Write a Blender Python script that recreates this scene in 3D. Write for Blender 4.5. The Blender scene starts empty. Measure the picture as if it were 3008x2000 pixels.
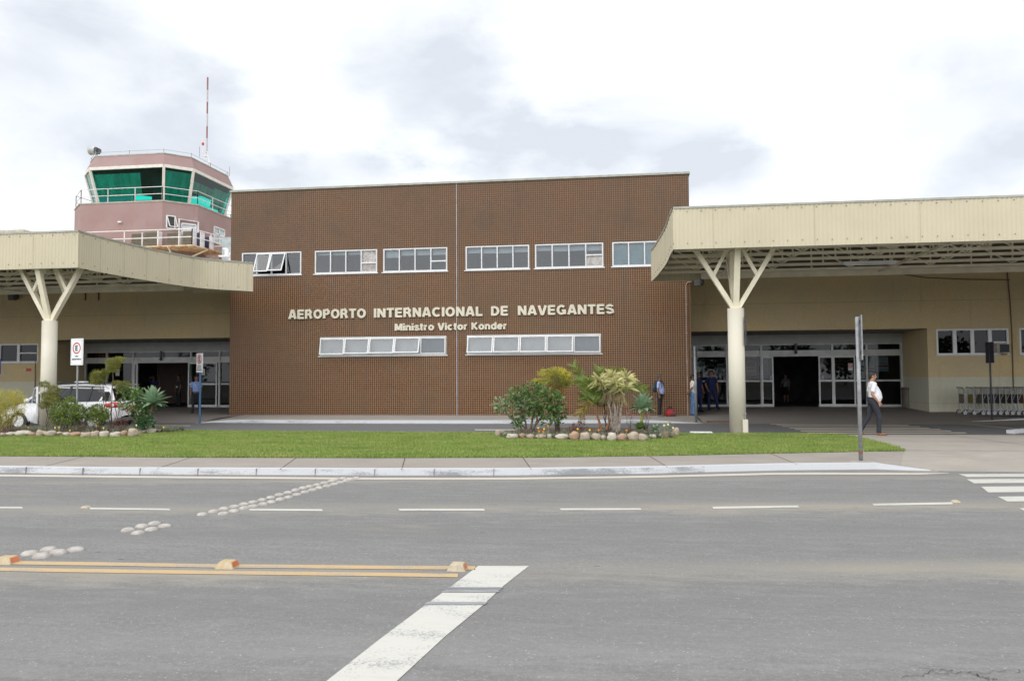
import bpy, bmesh, math, random
import numpy as np
from mathutils import Vector, Matrix, Euler
random.seed(7); rng = np.random.default_rng(7)
sc = bpy.context.scene
COL = sc.collection
R = math.radians

# ------------------------------------------------------------------ camera
CAM_H = 1.80
F_PX, W_PX, H_PX = 2285.0, 3008.0, 2000.0
YAW, PITCH, ROLL = R(8.0), R(2.66), R(0.315)
fwd = Vector((-math.sin(YAW)*math.cos(PITCH), math.cos(YAW)*math.cos(PITCH), math.sin(PITCH)))
rt0 = Vector((math.cos(YAW), math.sin(YAW), 0)); up0 = rt0.cross(fwd)
rt = rt0*math.cos(ROLL) - up0*math.sin(ROLL)
up = rt.cross(fwd)
cam_data = bpy.data.cameras.new('camera'); cam = bpy.data.objects.new('camera', cam_data); COL.objects.link(cam)
cam.matrix_world = Matrix(((rt.x, up.x, -fwd.x, 0), (rt.y, up.y, -fwd.y, 0), (rt.z, up.z, -fwd.z, CAM_H), (0, 0, 0, 1)))
cam_data.sensor_width = 36.0; cam_data.lens = 36.0*F_PX/W_PX
cam_data.clip_start = 0.1; cam_data.clip_end = 2000
sc.camera = cam
CO = Vector((0, 0, CAM_H))
def ray(px, py): return fwd + rt*((px-W_PX/2)/F_PX) - up*((py-H_PX/2)/F_PX)
def G(px, py, z=0.0):                      # a measured point of the photo on a horizontal plane
    d = ray(px, py); return CO + d*((z-CAM_H)/d.z)
def PY(px, py, Y):                         # ... on a wall plane y = Y
    d = ray(px, py); return CO + d*(Y/d.y)
def PX_(px, py, X):
    d = ray(px, py); return CO + d*(X/d.x)

# ------------------------------------------------------------------ light and sky
SUN_EL, SUN_AZ = 42.0, 196.0               # azimuth clockwise from +Y: the sun stands behind the camera, a little to the left
world = bpy.data.worlds.new('World'); sc.world = world; world.use_nodes = True
def build_world():
    nt = world.node_tree; N = nt.nodes; L = nt.links; N.clear()
    out = N.new('ShaderNodeOutputWorld'); mix = N.new('ShaderNodeMixShader'); mix.inputs[0].default_value = 0.93
    b1 = N.new('ShaderNodeBackground'); b2 = N.new('ShaderNodeBackground')
    sky = N.new('ShaderNodeTexSky'); sky.sky_type = 'NISHITA'; sky.sun_disc = False
    sky.sun_elevation = R(SUN_EL); sky.sun_rotation = R(SUN_AZ)
    L.new(sky.outputs[0], b1.inputs[0]); b1.inputs[1].default_value = 0.1
    tc = N.new('ShaderNodeTexCoord')
    def m(op, a, b=None, clamp=False):
        n = N.new('ShaderNodeMath'); n.operation = op; n.use_clamp = clamp
        for i, v in enumerate((a, b)):
            if v is None: continue
            if isinstance(v, (int, float)): n.inputs[i].default_value = v
            else: L.new(v, n.inputs[i])
        return n.outputs[0]
    mp = N.new('ShaderNodeMapping'); mp.inputs['Scale'].default_value = (1, 1, 2.0)
    L.new(tc.outputs['Generated'], mp.inputs[0])
    nz = N.new('ShaderNodeTexNoise'); nz.inputs['Scale'].default_value = 3.2; nz.inputs['Detail'].default_value = 7; nz.inputs['Roughness'].default_value = .52
    nz.inputs['Distortion'].default_value = .6
    L.new(mp.outputs[0], nz.inputs['Vector'])
    nz2 = N.new('ShaderNodeTexNoise'); nz2.inputs['Scale'].default_value = 7.5; nz2.inputs['Detail'].default_value = 6; nz2.inputs['Roughness'].default_value = .55
    L.new(mp.outputs[0], nz2.inputs['Vector'])
    total = None
    for px, py, r, a, st in SKY_BLOBS:     # darker cloud bellies, each at its own bearing in the sky
        c = ray(px, py).normalized()
        sub = N.new('ShaderNodeVectorMath'); sub.operation = 'SUBTRACT'; L.new(tc.outputs['Generated'], sub.inputs[0]); sub.inputs[1].default_value = c
        sca = N.new('ShaderNodeVectorMath'); sca.operation = 'MULTIPLY'; L.new(sub.outputs[0], sca.inputs[0]); sca.inputs[1].default_value = (1, 1, st)
        ln = N.new('ShaderNodeVectorMath'); ln.operation = 'LENGTH'; L.new(sca.outputs[0], ln.inputs[0])
        wob = m('ADD', ln.outputs['Value'], m('MULTIPLY', m('SUBTRACT', nz2.outputs[0], .5), r*.95))
        mr = N.new('ShaderNodeMapRange'); mr.interpolation_type = 'SMOOTHERSTEP'
        L.new(wob, mr.inputs[0]); mr.inputs[1].default_value = r; mr.inputs[2].default_value = r*.15; mr.inputs[3].default_value = 0; mr.inputs[4].default_value = a
        total = mr.outputs[0] if total is None else m('ADD', total, mr.outputs[0])
    fac = m('MULTIPLY', total, m('ADD', m('MULTIPLY', nz.outputs[0], 1.6), .2))
    far = N.new('ShaderNodeMapRange'); far.interpolation_type = 'SMOOTHSTEP'
    L.new(nz.outputs[0], far.inputs[0]); far.inputs[1].default_value = .5; far.inputs[2].default_value = .72; far.inputs[3].default_value = 0; far.inputs[4].default_value = .22
    fac = m('ADD', fac, far.outputs[0], True)
    mc = N.new('ShaderNodeMix'); mc.data_type = 'RGBA'; L.new(fac, mc.inputs[0])
    mc.inputs[6].default_value = (1.14, 1.16, 1.19, 1); mc.inputs[7].default_value = (.69, .73, .79, 1)
    # the cloud sheet is brightest round the hidden sun, behind the camera
    sdv = (math.sin(R(SUN_AZ))*math.cos(R(SUN_EL-14)), math.cos(R(SUN_AZ))*math.cos(R(SUN_EL-14)), math.sin(R(SUN_EL-14)))
    dt = N.new('ShaderNodeVectorMath'); dt.operation = 'DOT_PRODUCT'; L.new(tc.outputs['Generated'], dt.inputs[0]); dt.inputs[1].default_value = sdv
    gl = N.new('ShaderNodeMapRange'); gl.interpolation_type = 'SMOOTHSTEP'; L.new(dt.outputs['Value'], gl.inputs[0]); gl.inputs[1].default_value = 0.05; gl.inputs[2].default_value = 1.0; gl.inputs[3].default_value = 1.0; gl.inputs[4].default_value = 1.7
    L.new(mc.outputs[2], b2.inputs[0]); L.new(gl.outputs[0], b2.inputs[1])
    L.new(b1.outputs[0], mix.inputs[1]); L.new(b2.outputs[0], mix.inputs[2]); L.new(mix.outputs[0], out.inputs[0])
SKY_BLOBS = [(260, 290, .27, .62, 1.3), (560, 430, .20, .45, 1.6), (1200, 110, .20, .48, 1.0), (1340, 310, .21, .50, 1.5), (1560, 440, .17, .38, 1.8), (1000, 520, .16, .35, 2.0),
             (1900, 370, .23, .55, 2.2), (2180, 500, .15, .45, 2.6), (2930, 330, .21, .60, 1.1), (2900, 520, .10, .35, 1.6), (1000, 520, .13, .32, 2.0), (60, 60, .12, .2, 1)]
build_world()
sun_d = bpy.data.lights.new('sun', 'SUN'); sun_d.energy = 0.6; sun_d.angle = R(45); sun_d.color = (1, .95, .86)
sun = bpy.data.objects.new('sun', sun_d); COL.objects.link(sun)
az = R(SUN_AZ); el = R(SUN_EL)
sd = Vector((math.sin(az)*math.cos(el), math.cos(az)*math.cos(el), math.sin(el)))
sun.rotation_euler = (-sd).to_track_quat('-Z', 'Y').to_euler(); sun.location = sd*60
sc.view_settings.view_transform = 'Standard'; sc.view_settings.look = 'None'
sc.view_settings.exposure = 0.22; sc.view_settings.gamma = 1.0; sc.view_settings.use_curve_mapping = False
sc.cycles.max_bounces = 8; sc.cycles.transparent_max_bounces = 16

# ------------------------------------------------------------------ mesh builder
class MB:
    def __init__(s): s.v = []; s.f = []; s.m = []; s.mi = 0
    def add(s, vs, fs):
        b = len(s.v); s.v.extend([tuple(q) for q in vs]); s.f.extend([tuple(b+i for i in f) for f in fs]); s.m.extend([s.mi]*len(fs)); return s
    def box(s, a, b):
        x0, x1 = sorted((a[0], b[0])); y0, y1 = sorted((a[1], b[1])); z0, z1 = sorted((a[2], b[2]))
        return s.add([(x0,y0,z0),(x1,y0,z0),(x1,y1,z0),(x0,y1,z0),(x0,y0,z1),(x1,y0,z1),(x1,y1,z1),(x0,y1,z1)],
                     [(0,3,2,1),(4,5,6,7),(0,1,5,4),(1,2,6,5),(2,3,7,6),(3,0,4,7)])
    def cbox(s, c, d, M=None):
        h = [q/2 for q in d]; vs = [Vector((sx*h[0], sy*h[1], sz*h[2])) for sz in (-1,1) for sx, sy in ((-1,-1),(1,-1),(1,1),(-1,1))]
        if M is not None: vs = [M @ q for q in vs]
        return s.add([q+Vector(c) for q in vs], [(0,3,2,1),(4,5,6,7),(0,1,5,4),(1,2,6,5),(2,3,7,6),(3,0,4,7)])
    def bar(s, p, q, w, h=None, upv=(0,0,1)):
        p = Vector(p); q = Vector(q); h = h or w; d = (q-p).normalized(); u = Vector(upv)
        if abs(d.dot(u)) > .99: u = Vector((0,1,0))
        a = d.cross(u).normalized()*w/2; b = d.cross(a).normalized()*h/2
        vs = [o+sa*a+sb*b for o in (p,q) for sa, sb in ((-1,-1),(1,-1),(1,1),(-1,1))]
        return s.add(vs, [(0,1,2,3),(7,6,5,4),(0,4,5,1),(1,5,6,2),(2,6,7,3),(3,7,4,0)])
    def tube(s, pts, rad, n=10, caps=True, flat=None, ref=None):
        pts = [Vector(p) for p in pts]; k = len(pts)
        rads = rad if isinstance(rad, (list, tuple)) else [rad]*k
        vs = []; pa = None
        for i, p in enumerate(pts):
            d = (pts[min(i+1,k-1)]-pts[max(i-1,0)]).normalized()
            if pa is None:
                u = Vector(ref) if ref else (Vector((0,0,1)) if abs(d.z) < .9 else Vector((1,0,0)))
                a = (u - d*u.dot(d)).normalized()
            else: a = (pa - d*pa.dot(d)).normalized()
            pa = a; b = d.cross(a); r = rads[i]; ra, rb = r if isinstance(r, (tuple, list)) else (r, r)
            for j in range(n):
                t = 2*math.pi*j/n; vs.append(p + a*math.cos(t)*ra + b*math.sin(t)*rb)
        fs = [(i*n+j, i*n+(j+1)%n, (i+1)*n+(j+1)%n, (i+1)*n+j) for i in range(k-1) for j in range(n)]
        if caps: fs += [tuple(range(n))[::-1], tuple((k-1)*n+j for j in range(n))]
        return s.add(vs, fs)
    def cyl(s, c, r, z0, z1, n=32): return s.tube([(c[0],c[1],z0),(c[0],c[1],z1)], r, n, ref=(1,0,0))
    def ell(s, c, r, nu=14, nv=9, M=None):
        c = Vector(c); vs = [Vector((0,0,-r[2]))]
        for i in range(1, nv):
            t = math.pi*i/nv-math.pi/2
            for j in range(nu):
                a = 2*math.pi*j/nu; vs.append(Vector((r[0]*math.cos(t)*math.cos(a), r[1]*math.cos(t)*math.sin(a), r[2]*math.sin(t))))
        vs.append(Vector((0,0,r[2])))
        fs = [(0, 1+(j+1)%nu, 1+j) for j in range(nu)]
        for i in range(nv-2):
            for j in range(nu): a = 1+i*nu; fs.append((a+j, a+(j+1)%nu, a+nu+(j+1)%nu, a+nu+j))
        a = 1+(nv-2)*nu; e = len(vs)-1; fs += [(a+j, a+(j+1)%nu, e) for j in range(nu)]
        if M is not None: vs = [M @ q for q in vs]
        return s.add([q+c for q in vs], fs)
    def prism(s, poly, z0, z1):
        n = len(poly); vs = [(p[0],p[1],z0) for p in poly]+[(p[0],p[1],z1) for p in poly]
        return s.add(vs, [tuple(range(n))[::-1], tuple(range(n,2*n))]+[(i,(i+1)%n,n+(i+1)%n,n+i) for i in range(n)])
    def poly(s, pts): return s.add(pts, [tuple(range(len(pts)))])
    def quad(s, a, b, c, d): return s.add([a,b,c,d], [(0,1,2,3)])
    def hslab(s, rows):           # rows of equal length lists of points -> grid
        n = len(rows[0]); vs = [p for r in rows for p in r]
        return s.add(vs, [(i*n+j, i*n+j+1, (i+1)*n+j+1, (i+1)*n+j) for i in range(len(rows)-1) for j in range(n-1)])
    def mesh(s, name, mats, off=(0,0,0), smooth=False):
        me = bpy.data.meshes.new(name); o = Vector(off)
        me.from_pydata([(p[0]-o.x, p[1]-o.y, p[2]-o.z) for p in s.v], [], s.f)
        for m_ in (mats if isinstance(mats, (list, tuple)) else [mats]): me.materials.append(m_)
        me.polygons.foreach_set('material_index', s.m)
        if smooth: me.polygons.foreach_set('use_smooth', [True]*len(s.f))
        me.validate(); me.update(); return me

ORG = {}
def meta(o, label=None, cat=None, group=None, kind=None):
    if label: o['label'] = label
    if cat: o['category'] = cat
    if group: o['group'] = group
    if kind: o['kind'] = kind
    return o
def thing(name, label, cat, loc=(0,0,0), rz=0, group=None):
    o = bpy.data.objects.new(name, None); COL.objects.link(o); o.location = loc; o.rotation_euler = (0,0,rz); o.empty_display_size = .3
    ORG[o.name] = Vector(loc) if rz == 0 else Vector((0,0,0))
    return meta(o, label, cat, group)
def part(name, mb, mats, parent, smooth=False, label=None, local=False, bevel=0, autosm=None):
    """a part (or sub-part) mesh; coordinates are world unless local"""
    off = ORG.get(parent.name, Vector()) if not local else Vector()
    me = mb if isinstance(mb, bpy.types.Mesh) else mb.mesh(name, mats, off, smooth)
    o = bpy.data.objects.new(name, me); COL.objects.link(o); o.parent = parent
    ORG[o.name] = off
    if label: o['label'] = label
    if bevel:
        b = o.modifiers.new('bevel', 'BEVEL'); b.width = bevel; b.segments = 2; b.limit_method = 'ANGLE'
    return o
def single(name, mb, mats, label, cat, group=None, kind=None, smooth=False, origin=None, bevel=0):
    off = Vector(origin) if origin is not None else Vector()
    me = mb.mesh(name, mats, off, smooth); o = bpy.data.objects.new(name, me); COL.objects.link(o); o.location = off; ORG[o.name] = off
    if bevel:
        b = o.modifiers.new('bevel', 'BEVEL'); b.width = bevel; b.segments = 2; b.limit_method = 'ANGLE'
    return meta(o, label, cat, group, kind)
def structure(name, mb, mats, smooth=False, label=None):
    o = single(name, mb, mats, label, None, kind='structure', smooth=smooth); return o
def copy_tree(o, parent=None):
    c = o.copy(); COL.objects.link(c); c.parent = parent; ORG[c.name] = Vector()
    for ch in o.children: copy_tree(ch, c)
    return c
def fuse(name, mb, mats, parent, voxel=.012, extra=None, smooth_it=6, label=None):
    """one continuous surface out of overlapping closed forms"""
    me = mb.mesh('tmp', mats, (0,0,0), True); o = bpy.data.objects.new('tmp', me); COL.objects.link(o)
    r = o.modifiers.new('r', 'REMESH'); r.mode = 'VOXEL'; r.voxel_size = voxel; r.use_smooth_shade = True
    if smooth_it:
        sm = o.modifiers.new('s', 'SMOOTH'); sm.iterations = smooth_it; sm.factor = .5
    dg = bpy.context.evaluated_depsgraph_get(); dg.update()
    me2 = bpy.data.meshes.new_from_object(o.evaluated_get(dg)); me2.name = name
    bpy.data.objects.remove(o); bpy.data.meshes.remove(me)
    if extra is not None:
        bm = bmesh.new(); bm.from_mesh(me2); em = extra.mesh('e', mats, (0,0,0), True); bm.from_mesh(em); bm.to_mesh(me2); bm.free()
        k = len(me2.polygons); me2.polygons.foreach_set('use_smooth', [True]*k); bpy.data.meshes.remove(em)
    me2.materials.clear()
    for m_ in (mats if isinstance(mats, (list, tuple)) else [mats]): me2.materials.append(m_)
    p = part(name, me2, mats, parent, label=label); return p

# ------------------------------------------------------------------ materials
def new_mat(name):
    m = bpy.data.materials.new(name); m.use_nodes = True; nt = m.node_tree
    return m, nt, nt.nodes, nt.links, nt.nodes['Principled BSDF']
def c4(c): return (c[0], c[1], c[2], 1)
def mat(name, col, rough=.6, var=.12, scale=3.0, bump=0.0, bscale=40.0, metal=0.0, spec=.5, col2=None, island=0.0, detail=5, stretch=None, coat=0.0, sub=0.0):
    m, nt, N, L, P = new_mat(name)
    P.inputs['Roughness'].default_value = rough; P.inputs['Metallic'].default_value = metal; P.inputs['Specular IOR Level'].default_value = spec
    P.inputs['Coat Weight'].default_value = coat
    tc = N.new('ShaderNodeTexCoord'); src = tc.outputs['Object']
    if stretch:
        mp = N.new('ShaderNodeMapping'); mp.inputs['Scale'].default_value = stretch; L.new(src, mp.inputs[0]); src = mp.outputs[0]
    nz = N.new('ShaderNodeTexNoise'); nz.inputs['Scale'].default_value = scale; nz.inputs['Detail'].default_value = detail; L.new(src, nz.inputs['Vector'])
    c2 = col2 if col2 else tuple(max(0, q*(1-var*2)) for q in col); c1 = col if col2 else tuple(min(1, q*(1+var*.6)) for q in col)
    mx = N.new('ShaderNodeMix'); mx.data_type = 'RGBA'
    mr = N.new('ShaderNodeMapRange'); L.new(nz.outputs[0], mr.inputs[0]); mr.inputs[1].default_value = .35; mr.inputs[2].default_value = .65
    L.new(mr.outputs[0], mx.inputs[0]); mx.inputs[6].default_value = c4(c1); mx.inputs[7].default_value = c4(c2)
    res = mx.outputs[2]
    if island:
        ge = N.new('ShaderNodeNewGeometry'); hs = N.new('ShaderNodeHueSaturation')
        a = N.new('ShaderNodeMapRange'); L.new(ge.outputs['Random Per Island'], a.inputs[0]); a.inputs[3].default_value = 1-island; a.inputs[4].default_value = 1+island
        L.new(a.outputs[0], hs.inputs['Value']); L.new(res, hs.inputs['Color']); res = hs.outputs[0]
    L.new(res, P.inputs['Base Color'])
    if bump:
        n2 = N.new('ShaderNodeTexNoise'); n2.inputs['Scale'].default_value = bscale; n2.inputs['Detail'].default_value = 4; L.new(src, n2.inputs['Vector'])
        b = N.new('ShaderNodeBump'); b.inputs['Strength'].default_value = bump; b.inputs['Distance'].default_value = .02; L.new(n2.outputs[0], b.inputs['Height']); L.new(b.outputs[0], P.inputs['Normal'])
    return m
def leafmat(name, col, col2, rough=.5, island=.35, scale=4.0, trans=.25):
    m = mat(name, col, rough, col2=col2, island=island, scale=scale, spec=.4)
    nt = m.node_tree; N = nt.nodes; L = nt.links; P = N['Principled BSDF']; out = N['Material Output']
    tr = N.new('ShaderNodeBsdfTranslucent'); mx = N.new('ShaderNodeMixShader'); mx.inputs[0].default_value = trans
    L.new(P.inputs['Base Color'].links[0].from_socket, tr.inputs[0]); L.new(P.outputs[0], mx.inputs[1]); L.new(tr.outputs[0], mx.inputs[2]); L.new(mx.outputs[0], out.inputs[0])
    return m
def glassmat(name, tint, refl=.1, rough=.01, edge=1.0):
    m, nt, N, L, P = new_mat(name); N.remove(P); out = N['Material Output']
    t = N.new('ShaderNodeBsdfTransparent'); t.inputs[0].default_value = c4(tint); g = N.new('ShaderNodeBsdfGlossy'); g.inputs['Roughness'].default_value = rough
    g.inputs['Color'].default_value = (.95, .97, 1, 1)
    lw = N.new('ShaderNodeFresnel'); lw.inputs[0].default_value = 1.45
    a = N.new('ShaderNodeMath'); a.operation = 'MULTIPLY_ADD'; L.new(lw.outputs[0], a.inputs[0]); a.inputs[1].default_value = edge; a.inputs[2].default_value = refl; a.use_clamp = True
    mx = N.new('ShaderNodeMixShader'); L.new(a.outputs[0], mx.inputs[0]); L.new(t.outputs[0], mx.inputs[1]); L.new(g.outputs[0], mx.inputs[2]); L.new(mx.outputs[0], out.inputs[0])
    return m
def nodes_tools(N, L):
    def m(op, a, b=None, c=None, clamp=False):
        n = N.new('ShaderNodeMath'); n.operation = op; n.use_clamp = clamp
        for i, v in enumerate((a, b, c)):
            if v is None: continue
            if isinstance(v, (int, float)): n.inputs[i].default_value = v
            else: L.new(v, n.inputs[i])
        return n.outputs[0]
    def mixc(f, a, b):
        n = N.new('ShaderNodeMix'); n.data_type = 'RGBA'
        for i, v in ((0, f), (6, a), (7, b)):
            if isinstance(v, (int, float)): n.inputs[i].default_value = v
            elif isinstance(v, tuple): n.inputs[i].default_value = c4(v)
            else: L.new(v, n.inputs[i])
        return n.outputs[2]
    def noise(vec, sc_, det=5, rough=.5, dist=0):
        n = N.new('ShaderNodeTexNoise'); n.inputs['Scale'].default_value = sc_; n.inputs['Detail'].default_value = det; n.inputs['Roughness'].default_value = rough; n.inputs['Distortion'].default_value = dist
        L.new(vec, n.inputs['Vector']); return n.outputs[0]
    def ramp(v, a, b, x=0., y=1.):
        n = N.new('ShaderNodeMapRange'); L.new(v, n.inputs[0]); n.inputs[1].default_value = a; n.inputs[2].default_value = b; n.inputs[3].default_value = x; n.inputs[4].default_value = y
        return n.outputs[0]
    def scalev(vec, s):
        n = N.new('ShaderNodeMapping'); n.inputs['Scale'].default_value = s; L.new(vec, n.inputs[0]); return n.outputs[0]
    return m, mixc, noise, ramp, scalev

def tile_mat():
    m_, nt, N, L, P = new_mat('brown_glazed_tile'); m, mixc, noise, ramp, scalev = nodes_tools(N, L)
    ge = N.new('ShaderNodeNewGeometry'); sp = N.new('ShaderNodeSeparateXYZ'); L.new(ge.outputs['Position'], sp.inputs[0])
    T = .0965
    u = m('DIVIDE', m('ADD', sp.outputs[0], m('MULTIPLY', sp.outputs[1], 1.0)), T); w = m('DIVIDE', sp.outputs[2], T)
    fu = m('ABSOLUTE', m('SUBTRACT', m('FRACT', u), .5)); fw = m('ABSOLUTE', m('SUBTRACT', m('FRACT', w), .5))
    grout = m('GREATER_THAN', m('MAXIMUM', fu, fw), .425)
    cmb = N.new('ShaderNodeCombineXYZ'); L.new(m('FLOOR', u), cmb.inputs[0]); L.new(m('FLOOR', w), cmb.inputs[1])
    wn = N.new('ShaderNodeTexWhiteNoise'); wn.noise_dimensions = '2D'; L.new(cmb.outputs[0], wn.inputs['Vector'])
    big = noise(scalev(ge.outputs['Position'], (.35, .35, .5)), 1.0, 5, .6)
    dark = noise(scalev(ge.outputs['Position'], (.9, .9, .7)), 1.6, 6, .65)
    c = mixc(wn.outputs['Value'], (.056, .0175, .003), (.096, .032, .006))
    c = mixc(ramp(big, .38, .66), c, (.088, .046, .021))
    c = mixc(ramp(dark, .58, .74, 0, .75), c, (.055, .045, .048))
    hi = m('ADD', ramp(sp.outputs[2], 3.5, 8.5, 0, .62), m('MULTIPLY', m('SUBTRACT', big, .5), 1.6), clamp=True)      # the upper courses turn greyer and their grout darker
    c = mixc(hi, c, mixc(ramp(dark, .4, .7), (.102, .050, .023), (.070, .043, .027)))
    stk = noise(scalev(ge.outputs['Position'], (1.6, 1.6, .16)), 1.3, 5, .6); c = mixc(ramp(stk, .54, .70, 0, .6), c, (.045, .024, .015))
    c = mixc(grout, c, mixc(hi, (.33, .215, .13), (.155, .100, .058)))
    P.inputs['Specular IOR Level'].default_value = .28
    L.new(c, P.inputs['Base Color'])
    rg = m('ADD', m('MULTIPLY', grout, .5), m('ADD', .22, m('MULTIPLY', big, .2))); L.new(rg, P.inputs['Roughness'])
    # every tile sits at a slightly different angle
    nv = N.new('ShaderNodeVectorMath'); nv.operation = 'SUBTRACT'; L.new(wn.outputs['Color'], nv.inputs[0]); nv.inputs[1].default_value = (.5, .5, .5)
    ns = N.new('ShaderNodeVectorMath'); ns.operation = 'SCALE'; L.new(nv.outputs[0], ns.inputs[0]); ns.inputs['Scale'].default_value = .03
    na = N.new('ShaderNodeVectorMath'); na.operation = 'ADD'; L.new(ge.outputs['Normal'], na.inputs[0]); L.new(ns.outputs[0], na.inputs[1])
    nn = N.new('ShaderNodeVectorMath'); nn.operation = 'NORMALIZE'; L.new(na.outputs[0], nn.inputs[0])
    b = N.new('ShaderNodeBump'); b.inputs['Strength'].default_value = .35; b.inputs['Distance'].default_value = .006; L.new(m('SUBTRACT', 1., grout), b.inputs['Height']); L.new(nn.outputs[0], b.inputs['Normal'])
    L.new(b.outputs[0], P.inputs['Normal']); return m_
def wall_mat():
    """rendered wall: rough tan coat above, smooth pale painted band below 1.68 m"""
    m_, nt, N, L, P = new_mat('tan_render'); m, mixc, noise, ramp, scalev = nodes_tools(N, L)
    ge = N.new('ShaderNodeNewGeometry'); pos = ge.outputs['Position']; sp = N.new('ShaderNodeSeparateXYZ'); L.new(pos, sp.inputs[0])
    fine = noise(pos, 14, 6, .7); big = noise(pos, .6, 4, .6); streak = noise(scalev(pos, (2.2, 2.2, .25)), 1.5, 4, .6)
    tan = mixc(ramp(fine, .3, .7), (.68, .535, .30), (.58, .445, .23)); tan = mixc(ramp(big, .35, .7, 0, .5), tan, (.48, .43, .32))
    tan = mixc(ramp(streak, .6, .8, 0, .35), tan, (.25, .20, .13))
    pale = mixc(ramp(fine, .3, .7), (.62, .60, .47), (.56, .54, .43)); pale = mixc(ramp(streak, .55, .8, 0, .4), pale, (.33, .29, .2))
    seam = m('LESS_THAN', m('ABSOLUTE', m('SUBTRACT', sp.outputs[2], 5.0)), .012)
    seam2 = m('LESS_THAN', m('ABSOLUTE', m('SUBTRACT', sp.outputs[2], .55)), .01)
    c = mixc(m('LESS_THAN', sp.outputs[2], 1.68), tan, pale); c = mixc(m('MULTIPLY', m('MAXIMUM', seam, seam2), .4), c, (.2, .17, .12))
    L.new(c, P.inputs['Base Color']); P.inputs['Roughness'].default_value = .9
    b = N.new('ShaderNodeBump'); b.inputs['Strength'].default_value = .5; b.inputs['Distance'].default_value = .02; L.new(noise(pos, 30, 5, .7), b.inputs['Height']); L.new(b.outputs[0], P.inputs['Normal'])
    return m_
def asphalt_mat(name, base, dusty, speck=.5, bands=False):
    m_, nt, N, L, P = new_mat(name); m, mixc, noise, ramp, scalev = nodes_tools(N, L)
    ge = N.new('ShaderNodeNewGeometry'); pos = ge.outputs['Position']
    lane = noise(scalev(pos, (.06, 1.0, 1)), 1.1, 4, .6); big = noise(scalev(pos, (.12, .5, 1)), 1.5, 6, .65, .4); fine = noise(pos, 60, 4, .7)
    mid = noise(scalev(pos, (.6, 2.2, 1)), 3.0, 7, .7)
    c = mixc(ramp(fine, .3, .7), tuple(q*.58 for q in base), tuple(q*1.42 for q in base))
    agg = noise(pos, 21, 6, .75); c = mixc(ramp(agg, .40, .62), tuple(q*.78 for q in base), c); c = mixc(ramp(agg, .58, .72, 0, .6), c, tuple(min(1, q*1.5) for q in base))
    c = mixc(ramp(lane, .35, .65, 0, .45), c, tuple(q*.72 for q in base))
    c = mixc(ramp(mid, .45, .75, 0, .5), c, tuple(q*1.28 for q in base))
    c = mixc(ramp(big, .60, .78, 0, .65), c, dusty)
    if bands:      # dust swept off the wheel tracks gathers along the lane lines; tyres darken the tracks
        sp = N.new('ShaderNodeSeparateXYZ'); L.new(pos, sp.inputs[0]); yy = m('ADD', sp.outputs[1], m('MULTIPLY', sp.outputs[0], -.141))
        wv = m('MULTIPLY', m('SUBTRACT', mid, .5), 1.1)
        for y0, hw, amt, col_ in ((10.9, .55, .62, dusty), (7.35, .50, .55, dusty), (13.75, .35, .35, dusty), (5.3, .5, .35, tuple(q*1.2 for q in base)), (9.35, .55, .5, tuple(q*.74 for q in base)), (12.2, .5, .42, tuple(q*.76 for q in base)), (6.4, .45, .42, tuple(q*.76 for q in base)), (4.4, .4, .3, tuple(q*.8 for q in base))):
            d_ = m('ABSOLUTE', m('SUBTRACT', m('ADD', yy, wv), y0)); k_ = m('MULTIPLY', ramp(d_, hw, hw*.15, 0, amt), ramp(big, .35, .6, .35, 1.0)); n_k = N.new('ShaderNodeClamp'); L.new(k_, n_k.inputs[0]); c = mixc(n_k.outputs[0], c, col_)
    vo = N.new('ShaderNodeTexVoronoi'); vo.inputs['Scale'].default_value = 26; L.new(pos, vo.inputs['Vector'])
    spk = m('MULTIPLY', m('LESS_THAN', vo.outputs['Distance'], .16), m('GREATER_THAN', noise(pos, 9, 2), .56))
    c = mixc(m('MULTIPLY', spk, speck), c, (.62, .6, .56))
    v2 = N.new('ShaderNodeTexVoronoi'); v2.inputs['Scale'].default_value = 3.2; L.new(scalev(pos, (.5, 1.6, 1)), v2.inputs['Vector'])
    blot = m('MULTIPLY', m('LESS_THAN', m('ADD', v2.outputs['Distance'], m('MULTIPLY', noise(pos, 18, 3), .12)), .12), m('GREATER_THAN', noise(pos, .9, 2), .55))
    c = mixc(m('MULTIPLY', blot, .6), c, (.05, .045, .04))
    L.new(c, P.inputs['Base Color']); P.inputs['Roughness'].default_value = .85; P.inputs['Specular IOR Level'].default_value = .3
    b = N.new('ShaderNodeBump'); b.inputs['Strength'].default_value = .6; b.inputs['Distance'].default_value = .01; L.new(noise(pos, 90, 3, .7), b.inputs['Height']); L.new(b.outputs[0], P.inputs['Normal'])
    return m_
def paint_mat(name, col, wear, asph, bands=False, thr=.55):
    m_, nt, N, L, P = new_mat(name); m, mixc, noise, ramp, scalev = nodes_tools(N, L)
    ge = N.new('ShaderNodeNewGeometry'); pos = ge.outputs['Position']
    w = noise(pos, 45, 5, .75); b_ = noise(scalev(pos, (.8, 2, 1)), 1.6, 5, .6)
    s = ramp(m('ADD', m('MULTIPLY', w, .55), m('MULTIPLY', b_, .45)), thr, thr+.05)
    dirt = ramp(noise(scalev(pos, (1.2, 5, 1)), 2.5, 6, .7), .5, .75, 0, .45)
    c = mixc(dirt, col, tuple(q*.72 for q in col)); c = mixc(m('MULTIPLY', s, wear), c, asph)
    L.new(c, P.inputs['Base Color']); P.inputs['Roughness'].default_value = .6
    return m_
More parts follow.
